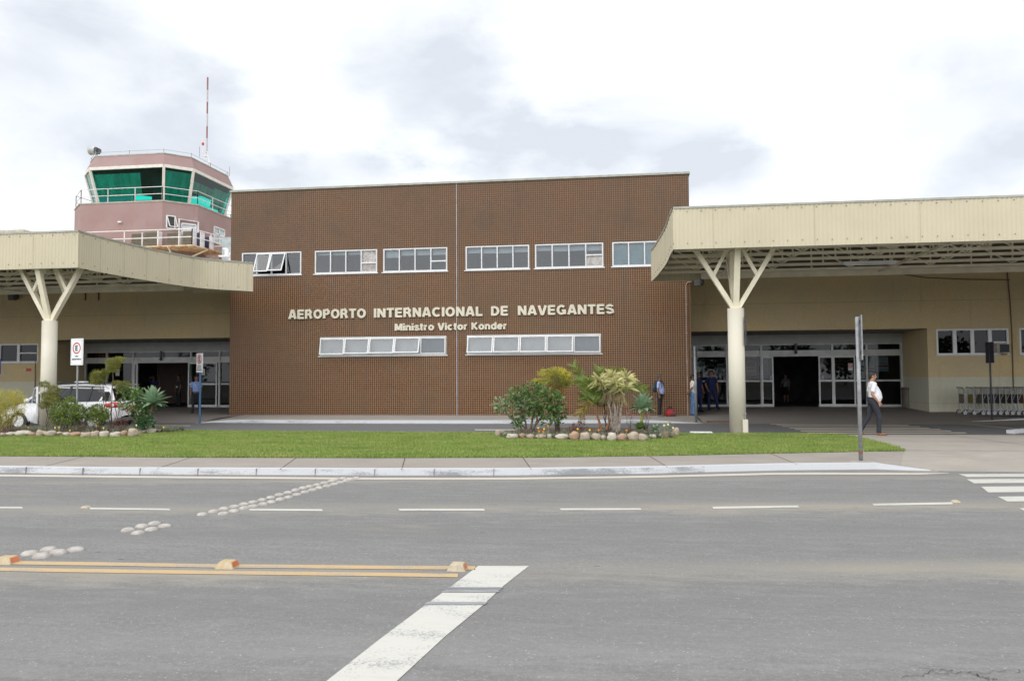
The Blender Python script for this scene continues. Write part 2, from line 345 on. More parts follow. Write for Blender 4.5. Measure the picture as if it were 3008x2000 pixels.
def concrete_mat(name, base, var=.2, joint=None, scale=1.0):
    m_, nt, N, L, P = new_mat(name); m, mixc, noise, ramp, scalev = nodes_tools(N, L)
    ge = N.new('ShaderNodeNewGeometry'); pos = ge.outputs['Position']
    big = noise(pos, .8*scale, 6, .65); mid = noise(scalev(pos, (.5, 2, 1)), 3*scale, 6, .7); fine = noise(pos, 70, 3, .7)
    c = mixc(ramp(fine, .3, .7), tuple(q*.88 for q in base), tuple(q*1.1 for q in base)); c = mixc(ramp(big, .4, .7, 0, .6), c, tuple(q*(1-var) for q in base))
    c = mixc(ramp(mid, .5, .75, 0, .5), c, tuple(min(1, q*(1+var)) for q in base))
    L.new(c, P.inputs['Base Color']); P.inputs['Roughness'].default_value = .88
    b = N.new('ShaderNodeBump'); b.inputs['Strength'].default_value = .4; b.inputs['Distance'].default_value = .01; L.new(noise(pos, 60, 3, .7), b.inputs['Height']); L.new(b.outputs[0], P.inputs['Normal'])
    return m_
def kerb_mat():
    m_, nt, N, L, P = new_mat('whitewashed_kerb'); m, mixc, noise, ramp, scalev = nodes_tools(N, L)
    ge = N.new('ShaderNodeNewGeometry'); pos = ge.outputs['Position']; sp = N.new('ShaderNodeSeparateXYZ'); L.new(pos, sp.inputs[0])
    a = noise(scalev(pos, (.35, 1, 2)), 2.2, 6, .7); f = noise(pos, 40, 5, .75)
    c = mixc(ramp(f, .35, .7, 0, .35), (.52, .53, .55), (.40, .41, .42))
    scrape = m('MULTIPLY', ramp(m('ADD', m('MULTIPLY', a, .7), m('MULTIPLY', f, .3)), .50, .60), m('MULTIPLY', m('LESS_THAN', sp.outputs[2], .122), m('LESS_THAN', sp.outputs[0], 1.5)))
    c = mixc(m('MULTIPLY', scrape, .75), c, (.16, .17, .18)); c = mixc(m('MULTIPLY', m('LESS_THAN', sp.outputs[2], .02), .8), c, (.2, .19, .17))
    L.new(c, P.inputs['Base Color']); P.inputs['Roughness'].default_value = .8; return m_
def rust_mat(name, base, rust=(.45, .16, .04), lo=.52, hi=.62, scale=3):
    m_, nt, N, L, P = new_mat(name); m, mixc, noise, ramp, scalev = nodes_tools(N, L)
    tc = N.new('ShaderNodeTexCoord'); c = mixc(ramp(noise(tc.outputs['Object'], scale, 6, .7), lo, hi), base, rust)
    L.new(c, P.inputs['Base Color']); P.inputs['Roughness'].default_value = .7; return m_
def pink_mat():
    m_, nt, N, L, P = new_mat('faded_pink_render'); m, mixc, noise, ramp, scalev = nodes_tools(N, L)
    ge = N.new('ShaderNodeNewGeometry'); pos = ge.outputs['Position']
    a = noise(pos, .7, 5, .6); st = noise(scalev(pos, (2.5, 2.5, .35)), 1.4, 5, .65); f = noise(pos, 12, 5, .7)
    c = mixc(ramp(a, .35, .68), (.30, .195, .185), (.335, .24, .23)); c = mixc(ramp(f, .35, .7, 0, .3), c, (.27, .175, .16)); c = mixc(ramp(st, .62, .78, 0, .55), c, (.30, .135, .10))
    L.new(c, P.inputs['Base Color']); P.inputs['Roughness'].default_value = .9; return m_

M = {}
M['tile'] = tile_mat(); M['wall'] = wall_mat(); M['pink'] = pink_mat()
M['asphalt'] = asphalt_mat('asphalt', (.215, .213, .206), (.34, .305, .245), .4, True)
M['asphalt_back'] = asphalt_mat('asphalt_back', (.155, .156, .16), (.24, .23, .21), .25)
M['white_paint'] = paint_mat('white_road_paint', (.53, .52, .475), .95, (.3, .3, .3), thr=.535)
M['edge_paint'] = paint_mat('cream_edge_paint', (.52, .47, .39), .8, (.34, .33, .31), thr=.57)
M['yellow_paint'] = paint_mat('yellow_road_paint', (.50, .345, .17), .9, (.31, .285, .24), thr=.51)
M['concrete'] = concrete_mat('concrete_walk', (.295, .265, .232), .26); M['concrete2'] = concrete_mat('concrete_plaza', (.33, .30, .262), .22)
M['pavers'] = concrete_mat('dark_pavers', (.22, .195, .175), .22); M['ledge'] = concrete_mat('pavement_concrete', (.29, .265, .235))
M['kerb'] = kerb_mat()
M['soil'] = mat('soil', (.12, .07, .045), .95, .3, 6, .8, 30)
M['earth'] = mat('earth_ground', (.2, .19, .14), .95, .2, .3)
M['cream'] = mat('cream_corrugated', (.535, .48, .345), .5, .03, .8, spec=.4)
M['creamsteel'] = mat('cream_painted_steel', (.80, .745, .58), .5, .08, 2)
M['column'] = mat('cream_column_paint', (.63, .59, .49), .5, .05, 1.5)
M['gray_cap'] = mat('grey_metal_cap', (.36, .36, .31), .5, .1)
M['alu'] = mat('white_aluminium', (.66, .66, .66), .4, .05, 2, spec=.5)
M['alug'] = mat('grey_aluminium', (.56, .58, .57), .4, .06, 3)
M['glass'] = glassmat('window_glass', (.66, .71, .74), .05)
M['doorglass'] = glassmat('door_glass', (.42, .46, .47), .0, edge=.75)
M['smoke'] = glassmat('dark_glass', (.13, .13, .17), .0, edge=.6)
M['green'] = glassmat('green_glass', (.17, .88, .76), .0, edge=.8)
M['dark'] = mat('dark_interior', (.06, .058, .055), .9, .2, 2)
M['roomgrey'] = mat('room_plaster', (.55, .62, .63), .9, .1, 1)
M['blindgrey'] = mat('grey_blind', (.33, .34, .35), .8, .08, 2)
M['blind'] = mat('blind_fabric', (.62, .68, .68), .8, .05, 2)
M['vblind'] = mat('teal_vertical_blind', (.30, .44, .45), .8, .08, 3)
M['board'] = mat('stained_plywood', (.50, .48, .46), .85, col2=(.30, .27, .26), scale=9)
M['letters'] = mat('cream_letters', (.62, .58, .46), .45, .04, 2)
M['black'] = mat('black_rubber', (.025, .025, .028), .6, .1)
M['darkmetal'] = mat('dark_metal', (.07, .07, .08), .5, .15)
M['galv'] = mat('galvanised_steel', (.30, .31, .32), .45, .12, 12, metal=.3)
M['steel'] = mat('stainless_tube', (.30, .31, .32), .3, .1, 8, metal=.6)
M['rail'] = mat('white_railing_paint', (.72, .68, .68), .5, .08)
M['whitepaint'] = mat('white_paint', (.78, .79, .80), .35, .03)
M['red'] = mat('red_paint', (.50, .02, .03), .4, .05)
M['signblack'] = mat('sign_black', (.03, .035, .05), .5, .05)
M['signblue'] = mat('blue_sign', (.02, .05, .28), .4, .05)
M['bluepole'] = mat('blue_pole', (.05, .13, .26), .5, .1)
M['brass'] = mat('orange_reflector', (.50, .15, .06), .3, .1)
M['studyellow'] = mat('yellow_stud', (.44, .31, .15), .7, .15, 20, col2=(.46, .40, .28))
M['studcream'] = mat('faded_stud', (.46, .39, .28), .7, .1, 20)
M['dome'] = mat('whitish_dome_stud', (.42, .39, .355), .75, .12, 12, .3, 30, island=0)
M['rust_deck'] = rust_mat('rusty_painted_deck', (.58, .47, .33), lo=.48, hi=.58)
M['rock'] = mat('sandstone_rock', (.43, .35, .27), .9, col2=(.30, .25, .20), scale=7, bump=.7, bscale=12)
M['rock2'] = mat('reddish_rock', (.42, .27, .18), .9, col2=(.28, .19, .14), scale=7, bump=.7, bscale=12)
M['rock3'] = mat('pale_rock', (.54, .48, .40), .9, col2=(.38, .34, .29), scale=7, bump=.7, bscale=12)
# ------------------------------------------------------------------ helpers for flat things
def rs(pts, px):                       # piecewise-linear sample of (x, y) table
    for (a, b), (c, d) in zip(pts, pts[1:]):
        if px <= c or (c, d) == pts[-1]: return b + (d-b)*(px-a)/(c-a)
def line_pts(tab, xs, z): return [G(x, rs(tab, x), z) for x in xs]
def flat_poly(name, pts, z, material, label=None, kind='structure', d=0.0):
    mb = MB(); mb.poly([(p[0], p[1], z) for p in pts]); return structure(name, mb, material, label=label)
def text_obj_mesh(s, ext=.02, off=.0, res=3, spacing=1.0):
    cu = bpy.data.curves.new('t', 'FONT'); cu.body = s; cu.extrude = ext; cu.offset = off; cu.resolution_u = res; cu.space_character = spacing; cu.size = 1
    o = bpy.data.objects.new('t', cu); COL.objects.link(o); dg = bpy.context.evaluated_depsgraph_get(); dg.update()
    me = bpy.data.meshes.new_from_object(o.evaluated_get(dg)); bpy.data.objects.remove(o); bpy.data.curves.remove(cu); return me
def _arc(cx, cy, rx, ry, a0, a1, n=10): return [(cx+rx*math.cos(R(a0+(a1-a0)*i/n)), cy+ry*math.sin(R(a0+(a1-a0)*i/n))) for i in range(n+1)]
_bowl = [(.1,.9),(.36,.9)]+_arc(.36,.695,.18,.205,90,-90,7)+[(.1,.49)]
_D = [(.1,.9),(.28,.9)]+_arc(.30,.5,.32,.4,90,-90,10)+[(.1,.1)]
_S = lambda h: [(x, y*h) for x, y in _arc(.33,.70,.22,.20,15,180,7)+_arc(.33,.70,.22,.17,180,250,3)+[(.42,.49)]+_arc(.33,.30,.235,.20,65,-20,4)+_arc(.33,.30,.235,.20,-20,-165,7)]
GL = {'A': (.78, [[(.09,0),(.35,1)],[(.69,0),(.43,1)],[(.2,.27),(.58,.27)],[(.31,.93),(.47,.93)]]), 'E': (.64, [[(.1,0),(.1,1)],[(.1,.91),(.62,.91)],[(.1,.51),(.58,.51)],[(.1,.09),(.63,.09)]]),
 'R': (.72, [[(.1,0),(.1,1)], _bowl, [(.38,.46),(.5,.36),(.60,0)]]), 'P': (.66, [[(.1,0),(.1,1)], _bowl]), 'O': (.82, [_arc(.41,.5,.31,.41,0,360,24)]), 'T': (.66, [[(0,.91),(.66,.91)],[(.33,0),(.33,.9)]]),
 'I': (.2, [[(.1,0),(.1,1)]]), 'N': (.72, [[(.1,0),(.1,1)],[(.62,0),(.62,1)],[(.13,.93),(.59,.07)]]), 'C': (.76, [_arc(.41,.5,.31,.41,45,315,18)]), 'L': (.58, [[(.1,0),(.1,1)],[(.1,.09),(.58,.09)]]),
 'D': (.74, [[(.1,0),(.1,1)], _D]), 'V': (.74, [[(.08,1),(.34,0)],[(.66,1),(.40,0)],[(.31,.06),(.43,.06)]]), 'G': (.80, [_arc(.41,.5,.31,.41,45,330,18),[(.44,.42),(.78,.42)],[(.69,.42),(.69,.04)]]), 'S': (.66, [_S(1)]),
 'M': (.86, [[(.1,0),(.1,1)],[(.76,0),(.76,1)],[(.14,.97),(.43,.1)],[(.72,.97),(.43,.1)]]), 'K': (.74, [[(.1,0),(.1,1)],[(.12,.38),(.62,1)],[(.28,.5),(.64,0)]]), 'X': (.7, [[(.06,0),(.64,1)],[(.06,1),(.64,0)]]), 'U': (.72, [[(.1,1),(.1,.4)]+_arc(.36,.36,.26,.27,180,360,8)+[(.62,1)]]),
 'Á': (.78, [[(.09,0),(.35,1)],[(.69,0),(.43,1)],[(.2,.27),(.58,.27)],[(.38,1.12),(.52,1.3)]]), 'Í': (.2, [[(.1,0),(.1,1)],[(.08,1.12),(.2,1.3)]]), '-': (.4, [[(.02,.4),(.38,.4)]]),
 'i': (.2, [[(.1,0),(.1,.74)],[(.1,.84),(.1,1)]]), 'n': (.62, [[(.1,0),(.1,.74)],[(.1,.46)]+_arc(.31,.46,.20,.19,180,0,7)+[(.51,0)]]), 's': (.54, [[(x*.84, y) for x, y in _S(.74)]]), 't': (.38, [[(.19,.95),(.19,.2)]+_arc(.31,.2,.12,.12,180,280,4),[(.02,.66),(.37,.66)]]),
 'r': (.42, [[(.1,0),(.1,.74)],[(.1,.42)]+_arc(.32,.42,.21,.23,180,80,5)]), 'o': (.64, [_arc(.32,.37,.22,.29,0,360,20)]), 'c': (.60, [_arc(.32,.37,.22,.29,45,315,16)]), 'd': (.64, [[(.54,0),(.54,1)], _arc(.32,.37,.22,.29,0,360,20)]), 'e': (.64, [_arc(.32,.37,.22,.29,0,320,18),[(.14,.37),(.54,.37)]]),
 'a': (.6, [_arc(.29,.22,.18,.15,0,360,12),[(.5,0),(.5,.5)]+_arc(.3,.5,.2,.16,0,160,6)])}
def stroke_glyph(mb, strokes, sw, P):
    """P(x, y, k) maps glyph space to the wall; k = 0 back, 1 front"""
    for si, st_ in enumerate(strokes):
        closed = len(st_) > 8 and (Vector(st_[0])-Vector(st_[-1])).length < 1e-4; p = [Vector(q) for q in st_]
        if closed: p = p[:-1]
        n = len(p); Lf = []; Rt = []
        for i in range(n):
            a = p[i-1] if (i > 0 or closed) else None; b = p[(i+1) % n] if (i < n-1 or closed) else None
            d1 = (p[i]-a).normalized() if a is not None else None; d2 = (b-p[i]).normalized() if b is not None else None
            d1 = d1 or d2; d2 = d2 or d1; t = (d1+d2).normalized(); nn = Vector((-t.y, t.x)); m_ = sw/2/max(.5, nn.dot(Vector((-d1.y, d1.x)))); Lf.append(p[i]+nn*m_); Rt.append(p[i]-nn*m_)
        e = .012*si
        for i in range(n if closed else n-1):
            j = (i+1) % n; q = [Lf[i], Rt[i], Rt[j], Lf[j]]; mb.add([P(v.x, v.y, 0) for v in q]+[P(v.x, v.y, 1+e) for v in q], [(0,1,2,3),(7,6,5,4),(0,4,5,1),(1,5,6,2),(2,6,7,3),(3,7,4,0)])
def text_mb(s, p0, xdir, width, height, depth, off=.0, capital='H', spacing=1.0, sw=.225, gap=.10):
    """sturdy sans serif letters standing upright from baseline point p0 along xdir, fitted to width and cap height"""
    xd = Vector(xdir).normalized(); out = Vector((xd.y, -xd.x, 0)); p0 = Vector(p0); adv = 0; items = []
    for ch in s:
        w, st_ = GL.get(ch, GL['O']); items.append((adv, st_)); adv += w+gap*spacing
    adv -= gap*spacing; kx_ = width/adv; mb = MB()
    for o, st_ in items: stroke_glyph(mb, st_, sw, lambda x, y, k: p0+xd*((x+o)*kx_)+Vector((0,0,y*height))+out*(k*depth))
    return mb

# ------------------------------------------------------------------ ground, road, kerbs
mb = MB(); mb.quad((-400,-300,-.06),(400,-300,-.06),(400,500,-.06),(-400,500,-.06)); structure('ground', mb, M['earth'])
KB = [(-400,1389),(0,1391),(238,1394.7),(578,1396.8),(1100,1399),(1500,1399),(1900,1393.5),(2300,1384),(2576,1381),(2660,1384),(2759,1386),(3600,1386)]
KTB = [(-400,1370),(0,1371),(410,1376),(765,1379),(1100,1380),(1500,1378.5),(1900,1373),(2300,1364.5),(2480,1361),(2576,1360.5)]
GF = [(-400,1335),(0,1337),(550,1341),(1100,1342.5),(1600,1341),(2000,1335),(2300,1328.5),(2657,1321)]
mb = MB(); r = [G(x, rs(KB, x), 0) for x in range(-400, 3601, 100)]
r2 = [(p.x, p.y+.3, 0) for p in r]; r0 = [(p.x, -16, 0) for p in r]
r2[0] = (-70, r2[0][1], 0); r0[0] = (-70, -16, 0); r2[-1] = (70, r2[-1][1], 0); r0[-1] = (70, -16, 0)
mb.hslab([r0, r2]); structure('road', mb, M['asphalt'])
# near kerb, ramping down at its right end
def strip(xs, tab, zf):
    return [G(x, rs(tab, x), zf(x)) for x in xs]
kz = lambda x: .13 if x < 2576 else .13*max(.06, (2762-x)/186.)
kx = list(range(-400, 2560, 60)) + [2576, 2620, 2665, 2710, 2759]
mb = MB(); bot = []; top = []; bk = []
for x in kx:
    b_ = G(x, rs(KB, x), 0); z = kz(x); bot.append((b_.x, b_.y, -.02)); top.append((b_.x, b_.y+.03, z)); bk.append((b_.x, b_.y+.20, z+.002))
mb.hslab([bot, top, bk]); kbo = structure('kerb', mb, M['kerb'])
# joints between kerb stones
mb = MB(); k = 0
xs_j = [(75,), (242,), (410,), (580,), (752,), (925,), (1100,), (1275,), (1450,)]
for (x,) in xs_j:
    b_ = G(x, rs(KB, x), 0); mb.box((b_.x-.002, b_.y-.002, 0), (b_.x+.002, b_.y+.20, .1325))
structure('kerb_joints', mb, mat('joint_grey', (.22, .21, .20), .9))
# sidewalk strip between kerb and lawn, then the open concrete plaza to the right
sx = list(range(-400, 2601, 100)) + [2657]
front = [(G(x, rs(KB, x), 0).x, G(x, rs(KB, x), 0).y+.19, min(.128, kz(x)-.001)) for x in sx]; back = [tuple(G(x, rs(GF, x), .128)) for x in sx]
back = [(p[0], p[1]+.05, .128) for p in back]
mb = MB(); mb.hslab([front, back]); structure('sidewalk', mb, M['concrete'])
e0 = Vector(front[-1]); e1 = Vector(back[-1]); z_ = .128
edge = G(2759, 1386, 0); px0 = 2657
P3 = [e0, (edge.x, edge.y+.15, .03), (40, edge.y+.15, .03)]
mb = MB()
c_r = 45
far = G(2480, 1276, .12)
mb.hslab([[(e0.x, e0.y, kz(2657)-.002), (edge.x, edge.y+.12, -.002), (c_r, edge.y+.12, -.006)], [(e1.x, e1.y, .124), (e1.x+2.2, e1.y, .122), (c_r, e1.y, .122)],
          [(far.x-3.2, 23.2, .122), (far.x+2, 23.2, .122), (c_r, 23.2, .122)]])
structure('plaza_paving', mb, M['concrete2'])
mb = MB()                                     # saw cuts in the concrete
def cut(a, b, w=.018, z=.131):
    a = Vector(a); b = Vector(b); d = (b-a).normalized(); n_ = Vector((-d.y, d.x, 0))*w/2; mb.quad(*[(q.x, q.y, z) for q in (a-n_, b-n_, b+n_, a+n_)])
for xb, xt in ((120,250),(462,565),(822,872),(1180,1190),(1560,1535),(1960,1905),(2340,2260)):
    a = G(xb, rs(KTB, xb)-1, .13); b = G(xt, rs(GF, xt)+1, .13); cut(a, b)
cut(G(2657,1322,.126), (c_r, G(2657,1322,.126).y+.02, 0), z=.128)
cut(G(2640,1296,.126), (c_r, G(2640,1296,.126).y, 0), z=.128); cut(G(2780,1277,.126), G(3200,1330,.126), z=.128)
structure('paving_joints', mb, M['soil'])
# lawn
LW = [(-400,1336.5),(0,1338),(550,1342),(1100,1343.5),(1600,1342),(2000,1336),(2300,1329.5),(2659,1322.5)]
lawn_px = [(x, rs(LW, x)) for x in range(-400, 2601, 100)] + [(2659,1322.5),(2630,1311),(2590,1300),(2540,1288),(2510,1281),(2480,1277),(2430,1274.5),(2350,1273.5),(2280,1273),(2180,1273),(2100,1273.5),(1900,1272.5),(1700,1271.8),(1400,1270.5),(1100,1269),(800,1266.8),(560,1264.5),(500,1263.5),(300,1262),(0,1260),(-400,1256)]
lawn = [G(x, y, .14) for x, y in lawn_px]
mb = MB(); mb.poly([(p.x, p.y, .135) for p in lawn]); 
lawn_soil = structure('lawn_ground', mb, mat('turf', (.13, .17, .045), .9, .3, 5, .5, 60))
def in_poly(X, Y, poly):
    ins = np.zeros(X.shape, bool); n = len(poly)
    for i in range(n):
        x1, y1 = poly[i][0], poly[i][1]; x2, y2 = poly[(i+1)%n][0], poly[(i+1)%n][1]
        c = ((y1 > Y) != (y2 > Y)) & (X < (x2-x1)*(Y-y1)/(y2-y1+1e-12)+x1); ins ^= c
    return ins
def grass(poly, n, zb, h, w, name, label, mats):
    xs = [p[0] for p in poly]; ys = [p[1] for p in poly]
    X = rng.uniform(max(min(xs), -17.5), max(xs), n); Y = rng.uniform(min(ys), max(ys), n); k = in_poly(X, Y, poly); X = X[k]; Y = Y[k]; n = len(X)
    X = X+rng.normal(0, .035, n); Y = Y+rng.normal(0, .03, n)
    a = rng.uniform(0, 2*np.pi, n); hh = h*rng.uniform(.45, 1.15, n); ww = w*rng.uniform(.6, 1.3, n)
    lx = rng.normal(0, .5, n)*hh; ly = rng.normal(0, .5, n)*hh
    v = np.empty((n, 3, 3)); v[:,0] = np.stack([X-np.cos(a)*ww/2, Y-np.sin(a)*ww/2, np.full(n, zb)], 1); v[:,1] = np.stack([X+np.cos(a)*ww/2, Y+np.sin(a)*ww/2, np.full(n, zb)], 1)
    v[:,2] = np.stack([X+lx, Y+ly, zb+hh], 1)
    me = bpy.data.meshes.new(name); me.vertices.add(3*n); me.loops.add(3*n); me.polygons.add(n)
    me.vertices.foreach_set('co', v.reshape(-1)); me.loops.foreach_set('vertex_index', np.arange(3*n)); me.polygons.foreach_set('loop_start', np.arange(0, 3*n, 3))
    me.materials.append(mats); me.update(); me.validate()
    o = bpy.data.objects.new(name, me); COL.objects.link(o); meta(o, label, 'grass', kind='stuff'); return o
def grass_mat():
    m_, nt, N, L, P = new_mat('grass_blades'); m, mixc, noise, ramp, scalev = nodes_tools(N, L)
    ge = N.new('ShaderNodeNewGeometry'); pos = ge.outputs['Position']
    c = mixc(ge.outputs['Random Per Island'], (.18, .27, .045), (.36, .455, .11)); b_ = noise(pos, .9, 5, .65)
    c = mixc(ramp(b_, .45, .68, 0, .5), c, (.42, .41, .15)); c = mixc(ramp(noise(pos, 3.1, 5, .7), .58, .70, 0, .6), c, (.42, .35, .17)); c = mixc(ramp(noise(scalev(pos, (.4, 1.2, 1)), 2.2, 5, .7), .46, .66, 0, .65), c, (.14, .23, .04))
    L.new(c, P.inputs['Base Color']); P.inputs['Roughness'].default_value = .55
    tr = N.new('ShaderNodeBsdfTranslucent'); L.new(c, tr.inputs[0]); mx = N.new('ShaderNodeMixShader'); mx.inputs[0].default_value = .3
    L.new(P.outputs[0], mx.inputs[1]); L.new(tr.outputs[0], mx.inputs[2]); L.new(mx.outputs[0], N['Material Output'].inputs[0]); return m_
grass([(p.x, p.y) for p in lawn], 420000, .135, .055, .016, 'grass', 'short mown green grass of the median lawn', grass_mat())

# back lane, its kerb and the pavement before the building
mb = MB(); mb.box((-70, 22.2, -.05), (70, 29.95, .0)); structure('back_road', mb, M['asphalt_back'])
mb = MB()                                     # low pale kerb along the rear of the lawn
kb2 = [(x, y) for x, y in lawn_px if y < 1275 and x >= -400][::-1]
a_ = []; b_ = []; c_ = []
for x, y in kb2:
    p = G(x, y, .13); a_.append((p.x, p.y-.02, .138)); b_.append((p.x, p.y+.14, .136)); c_.append((p.x, p.y+.15, -.01))
mb.hslab([a_, b_, c_]); structure('lawn_kerb', mb, M['concrete'])
mb = MB(); p = G(2028, 1273.2, .14); mb.box((p.x, p.y-.06, .10), (p.x+.62, p.y+.24, .19)); single('kerb_stone', mb, M['whitepaint'], 'loose white painted kerb stone lying at the rear edge of the lawn', 'kerb stone', bevel=.015)
FB = [(575,1243),(620,1241.8),(700,1242.5),(900,1244),(1400,1245),(1700,1244.2),(1900,1242.8),(2064,1243.6)]
kx = list(range(575, 2060, 45)) + [2064]
mb = MB(); bo = []; to = []; bk = []; bk2 = []
for x in kx:
    q = G(x, rs(FB, x), 0); z = .13*max(.1, min(1, (x-570)/110., (2070-x)/180.)); bo.append((q.x, q.y, -.01)); to.append((q.x, q.y+.03, z)); bk.append((q.x, q.y+.22, z+.001)); bk2.append((q.x, q.y+.22, z))
mb.hslab([bo, to, bk]); structure('kerb', mb, M['kerb'])
mb = MB(); mb.hslab([bk2, [(p[0], 33.4, .14) for p in bk2]]); structure('building_pavement', mb, M['ledge'])
qL = bk2[0]; qR = bk2[-1]
mb = MB()
mb.hslab([[(-70, 29.25, .004), (qL[0], qL[1]-.05, .004)], [(-70, 31.2, .12), (qL[0], 31.2, .12)], [(-70, 33.6, .13), (qL[0], 33.6, .13)], [(-70, 39.6, .245), (qL[0], 39.6, .245)]])
structure('entrance_paving', mb, M['pavers'])
kr = [(2858,1240.5),(3008,1235.5)]; g0 = G(2858,1240.5,0); g1 = G(3008,1235.8,0); sl = (g1-g0)/(g1-g0).length; g2 = g0 + sl*25
mb = MB(); mb.hslab([[(qR[0], 29.9, .004), (g0.x, 29.9, .004), (g2.x, 29.9, .004)], [(qR[0], 31.4, .12), (g0.x, g0.y+.22, .03), (g2.x, g2.y+.22, .125)], [(qR[0], 33.6, .13), (g0.x, 33.6, .13), (g2.x, 33.6, .13)], [(qR[0], 39.6, .265), (g0.x, 39.6, .265), (g2.x, 39.6, .265)]])
structure('entrance_paving', mb, M['pavers'])
mb = MB(); bo = []; to = []; bk = []
for i in range(20):
    q = g0 + sl*(i*1.3); z = min(.13, .02+i*.03); bo.append((q.x, q.y, -.01)); to.append((q.x, q.y+.03, z+.008)); bk.append((q.x, q.y+.24, z+.009))
mb.hslab([bo, to, bk]); structure('kerb', mb, M['kerb'])
mb = MB()                                      # pale drain line and far kerb at the right
a = G(2760,1239,0); b = G(3008,1262,0); d = (b-a).normalized()*.16; n_ = Vector((-d.y, d.x, 0)); e = b+(b-a)*.4
mb.quad(*[(q.x, q.y, .008) for q in (a-n_, e-n_, e+n_, a+n_)])
structure('drain_strip', mb, M['concrete'])
mb = MB(); a = G(2968,1274.5,0); b = G(3008,1270.5,0); e = b+(b-a)*4; d = (b-a).normalized(); n_ = Vector((-d.y, d.x, 0))*.11; mb.prism([(q.x, q.y) for q in (a-n_, e-n_, e+n_, a+n_)], -.01, .12); structure('kerb', mb, M['kerb'])
# manhole grates in the pavement
for i, (px, py, w, lab) in enumerate([(541, 1229, 1.0, 'dark steel drain grate in the paving near the left entrance'), (2112, 1238.5, .9, 'rusty brown drain grate in the paving near the right entrance')]):
    p = G(px, py, .05); g = MB(); z = .1 if i == 0 else .05
    g.box((p.x-w/2, p.y-.28, .02), (p.x+w/2, p.y+.28, z+.012)); g.mi = 1
    for k in range(9): g.box((p.x-w/2+.05+k*(w-.1)/8-.02, p.y-.22, z), (p.x-w/2+.05+k*(w-.1)/8+.02, p.y+.22, z+.02))
    single('drain_grate', g, [M['darkmetal'] if i == 0 else mat('rusty_grate', (.16, .10, .06), .8), M['darkmetal']], lab, 'drain grate')

# ------------------------------------------------------------------ road markings
def mark(name, pxs, material, z=.004):
    mb = MB(); mb.poly([tuple(G(x, y, z)) for x, y in pxs]); return structure(name, mb, material)
mark('stop_line', [(957,2000),(1117,1874.7),(1249,1776),(1324,1722),(1405,1661),(1554,1661),(1476,1722),(1419,1776),(1307,1868),(1164,2000),(1050,2150),(760,2150)], M['white_paint'])
def band(y0, y1, xl, xr): return [(xl(y0), y0), (xr(y0), y0), (xr(y1), y1), (xl(y1), y1)]
xl = lambda y: np.interp(y, [1661,1722,1776,1874.7], [1405,1324,1249,1117]); xr_ = lambda y: np.interp(y, [1661,1722,1776,1868], [1554,1476,1419,1307])
M['tyre'] = mat('tyre_marks', (.30, .31, .32), .85, .2, 30, stretch=(.2, 6, 1))
mb = MB()
for y0, y1 in ((1723,1727),(1728.5,1730),(1731,1732),(1734,1738.5),(1766.5,1774.5)): mb.poly([tuple(G(x, y, .008)) for x, y in band(y0, y1, lambda y: xl(y)-6, lambda y: xr_(y)+4)])
structure('tyre_marks', mb, M['tyre'])
Y1 = [(-400,1637),(70,1647),(300,1650),(600,1655.5),(1100,1660),(1400,1662)]; Y2 = [(-400,1655),(19,1666),(400,1672),(600,1674.5),(1100,1680.5),(1345,1684)]
for tab, th, x1 in ((Y1, 10.3, 1396), (Y2, 10.6, 1345)):
    xs = list(np.linspace(-300, x1, 18)); mb = MB(); mb.hslab([[tuple(G(x, rs(tab, x)+th, .004)) for x in xs], [tuple(G(x, rs(tab, x), .004)) for x in xs]]); structure('centre_line', mb, M['yellow_paint'])
for x0, x1, y0, y1, t in ((-170,68,1487,1488,4.5),(266,501,1490.2,1493,5),(734,949,1493.2,1494.8,5.5),(1174,1425,1493.5,1493.5,5.5),(1648,1885,1492.4,1491.6,5.5),(2096,2348,1487.5,1484,6),(2567,2800,1478.5,1474.5,6)):
    mark('lane_dash', [(x0, y0+t), (x1, y1+t), (x1-4, y1), (x0-4, y0)], M['white_paint'])
EL = [(-400,1391.5),(0,1393),(578,1399),(1100,1402.5),(1500,1402.5),(1900,1397),(2300,1387.5),(2780,1388.2)]
xs = list(np.linspace(-400, 2700, 30)); mb = MB(); mb.hslab([[tuple(G(x, rs(EL, x)+5.6, .004)) for x in xs]+[tuple(G(2790,1389.5,.004))], [tuple(G(x, rs(EL, x), .004)) for x in xs]+[tuple(G(2785,1388.6,.004))]]); structure('edge_line', mb, M['edge_paint'])
for pts in ([(2816,1392),(3500,1387),(3500,1395.5),(2842,1400.5)], [(2840,1407),(3500,1403.5),(3500,1414.5),(2861,1419)], [(2882,1428.5),(3500,1424),(3500,1440.5),(2903,1445.6)], [(2930,1457.8),(3500,1452),(3500,1467),(2960,1472.5)], [(2994,1492),(3500,1486),(3500,1506),(3030,1510)]):
    mark('crosswalk_stripe', pts, M['white_paint'])
for y, x0, x1, t in ((1271,2372,2838,2.6),(1265.3,2352,2793,2.4),(1260.8,2335,2763,2.2),(1256.7,2318,2729,2.0),(1252.3,2298,2702,1.9),(1248.6,2282,2669,1.7),(1245.4,2262,2640,1.6)):
    mark('crosswalk_stripe', [(x0+3, y+t/2), (x1+4, y+t/2), (x1-4, y-t/2), (x0-3, y-t/2)], M['edge_paint'])
mark('lane_dash', [(1395,1260.7),(1520,1260.9),(1520,1263.2),(1395,1263.0)], M['edge_paint'])
mark('edge_line', [(560,1249.5),(420,1247),(420,1248.5),(560,1251)], M['edge_paint'])

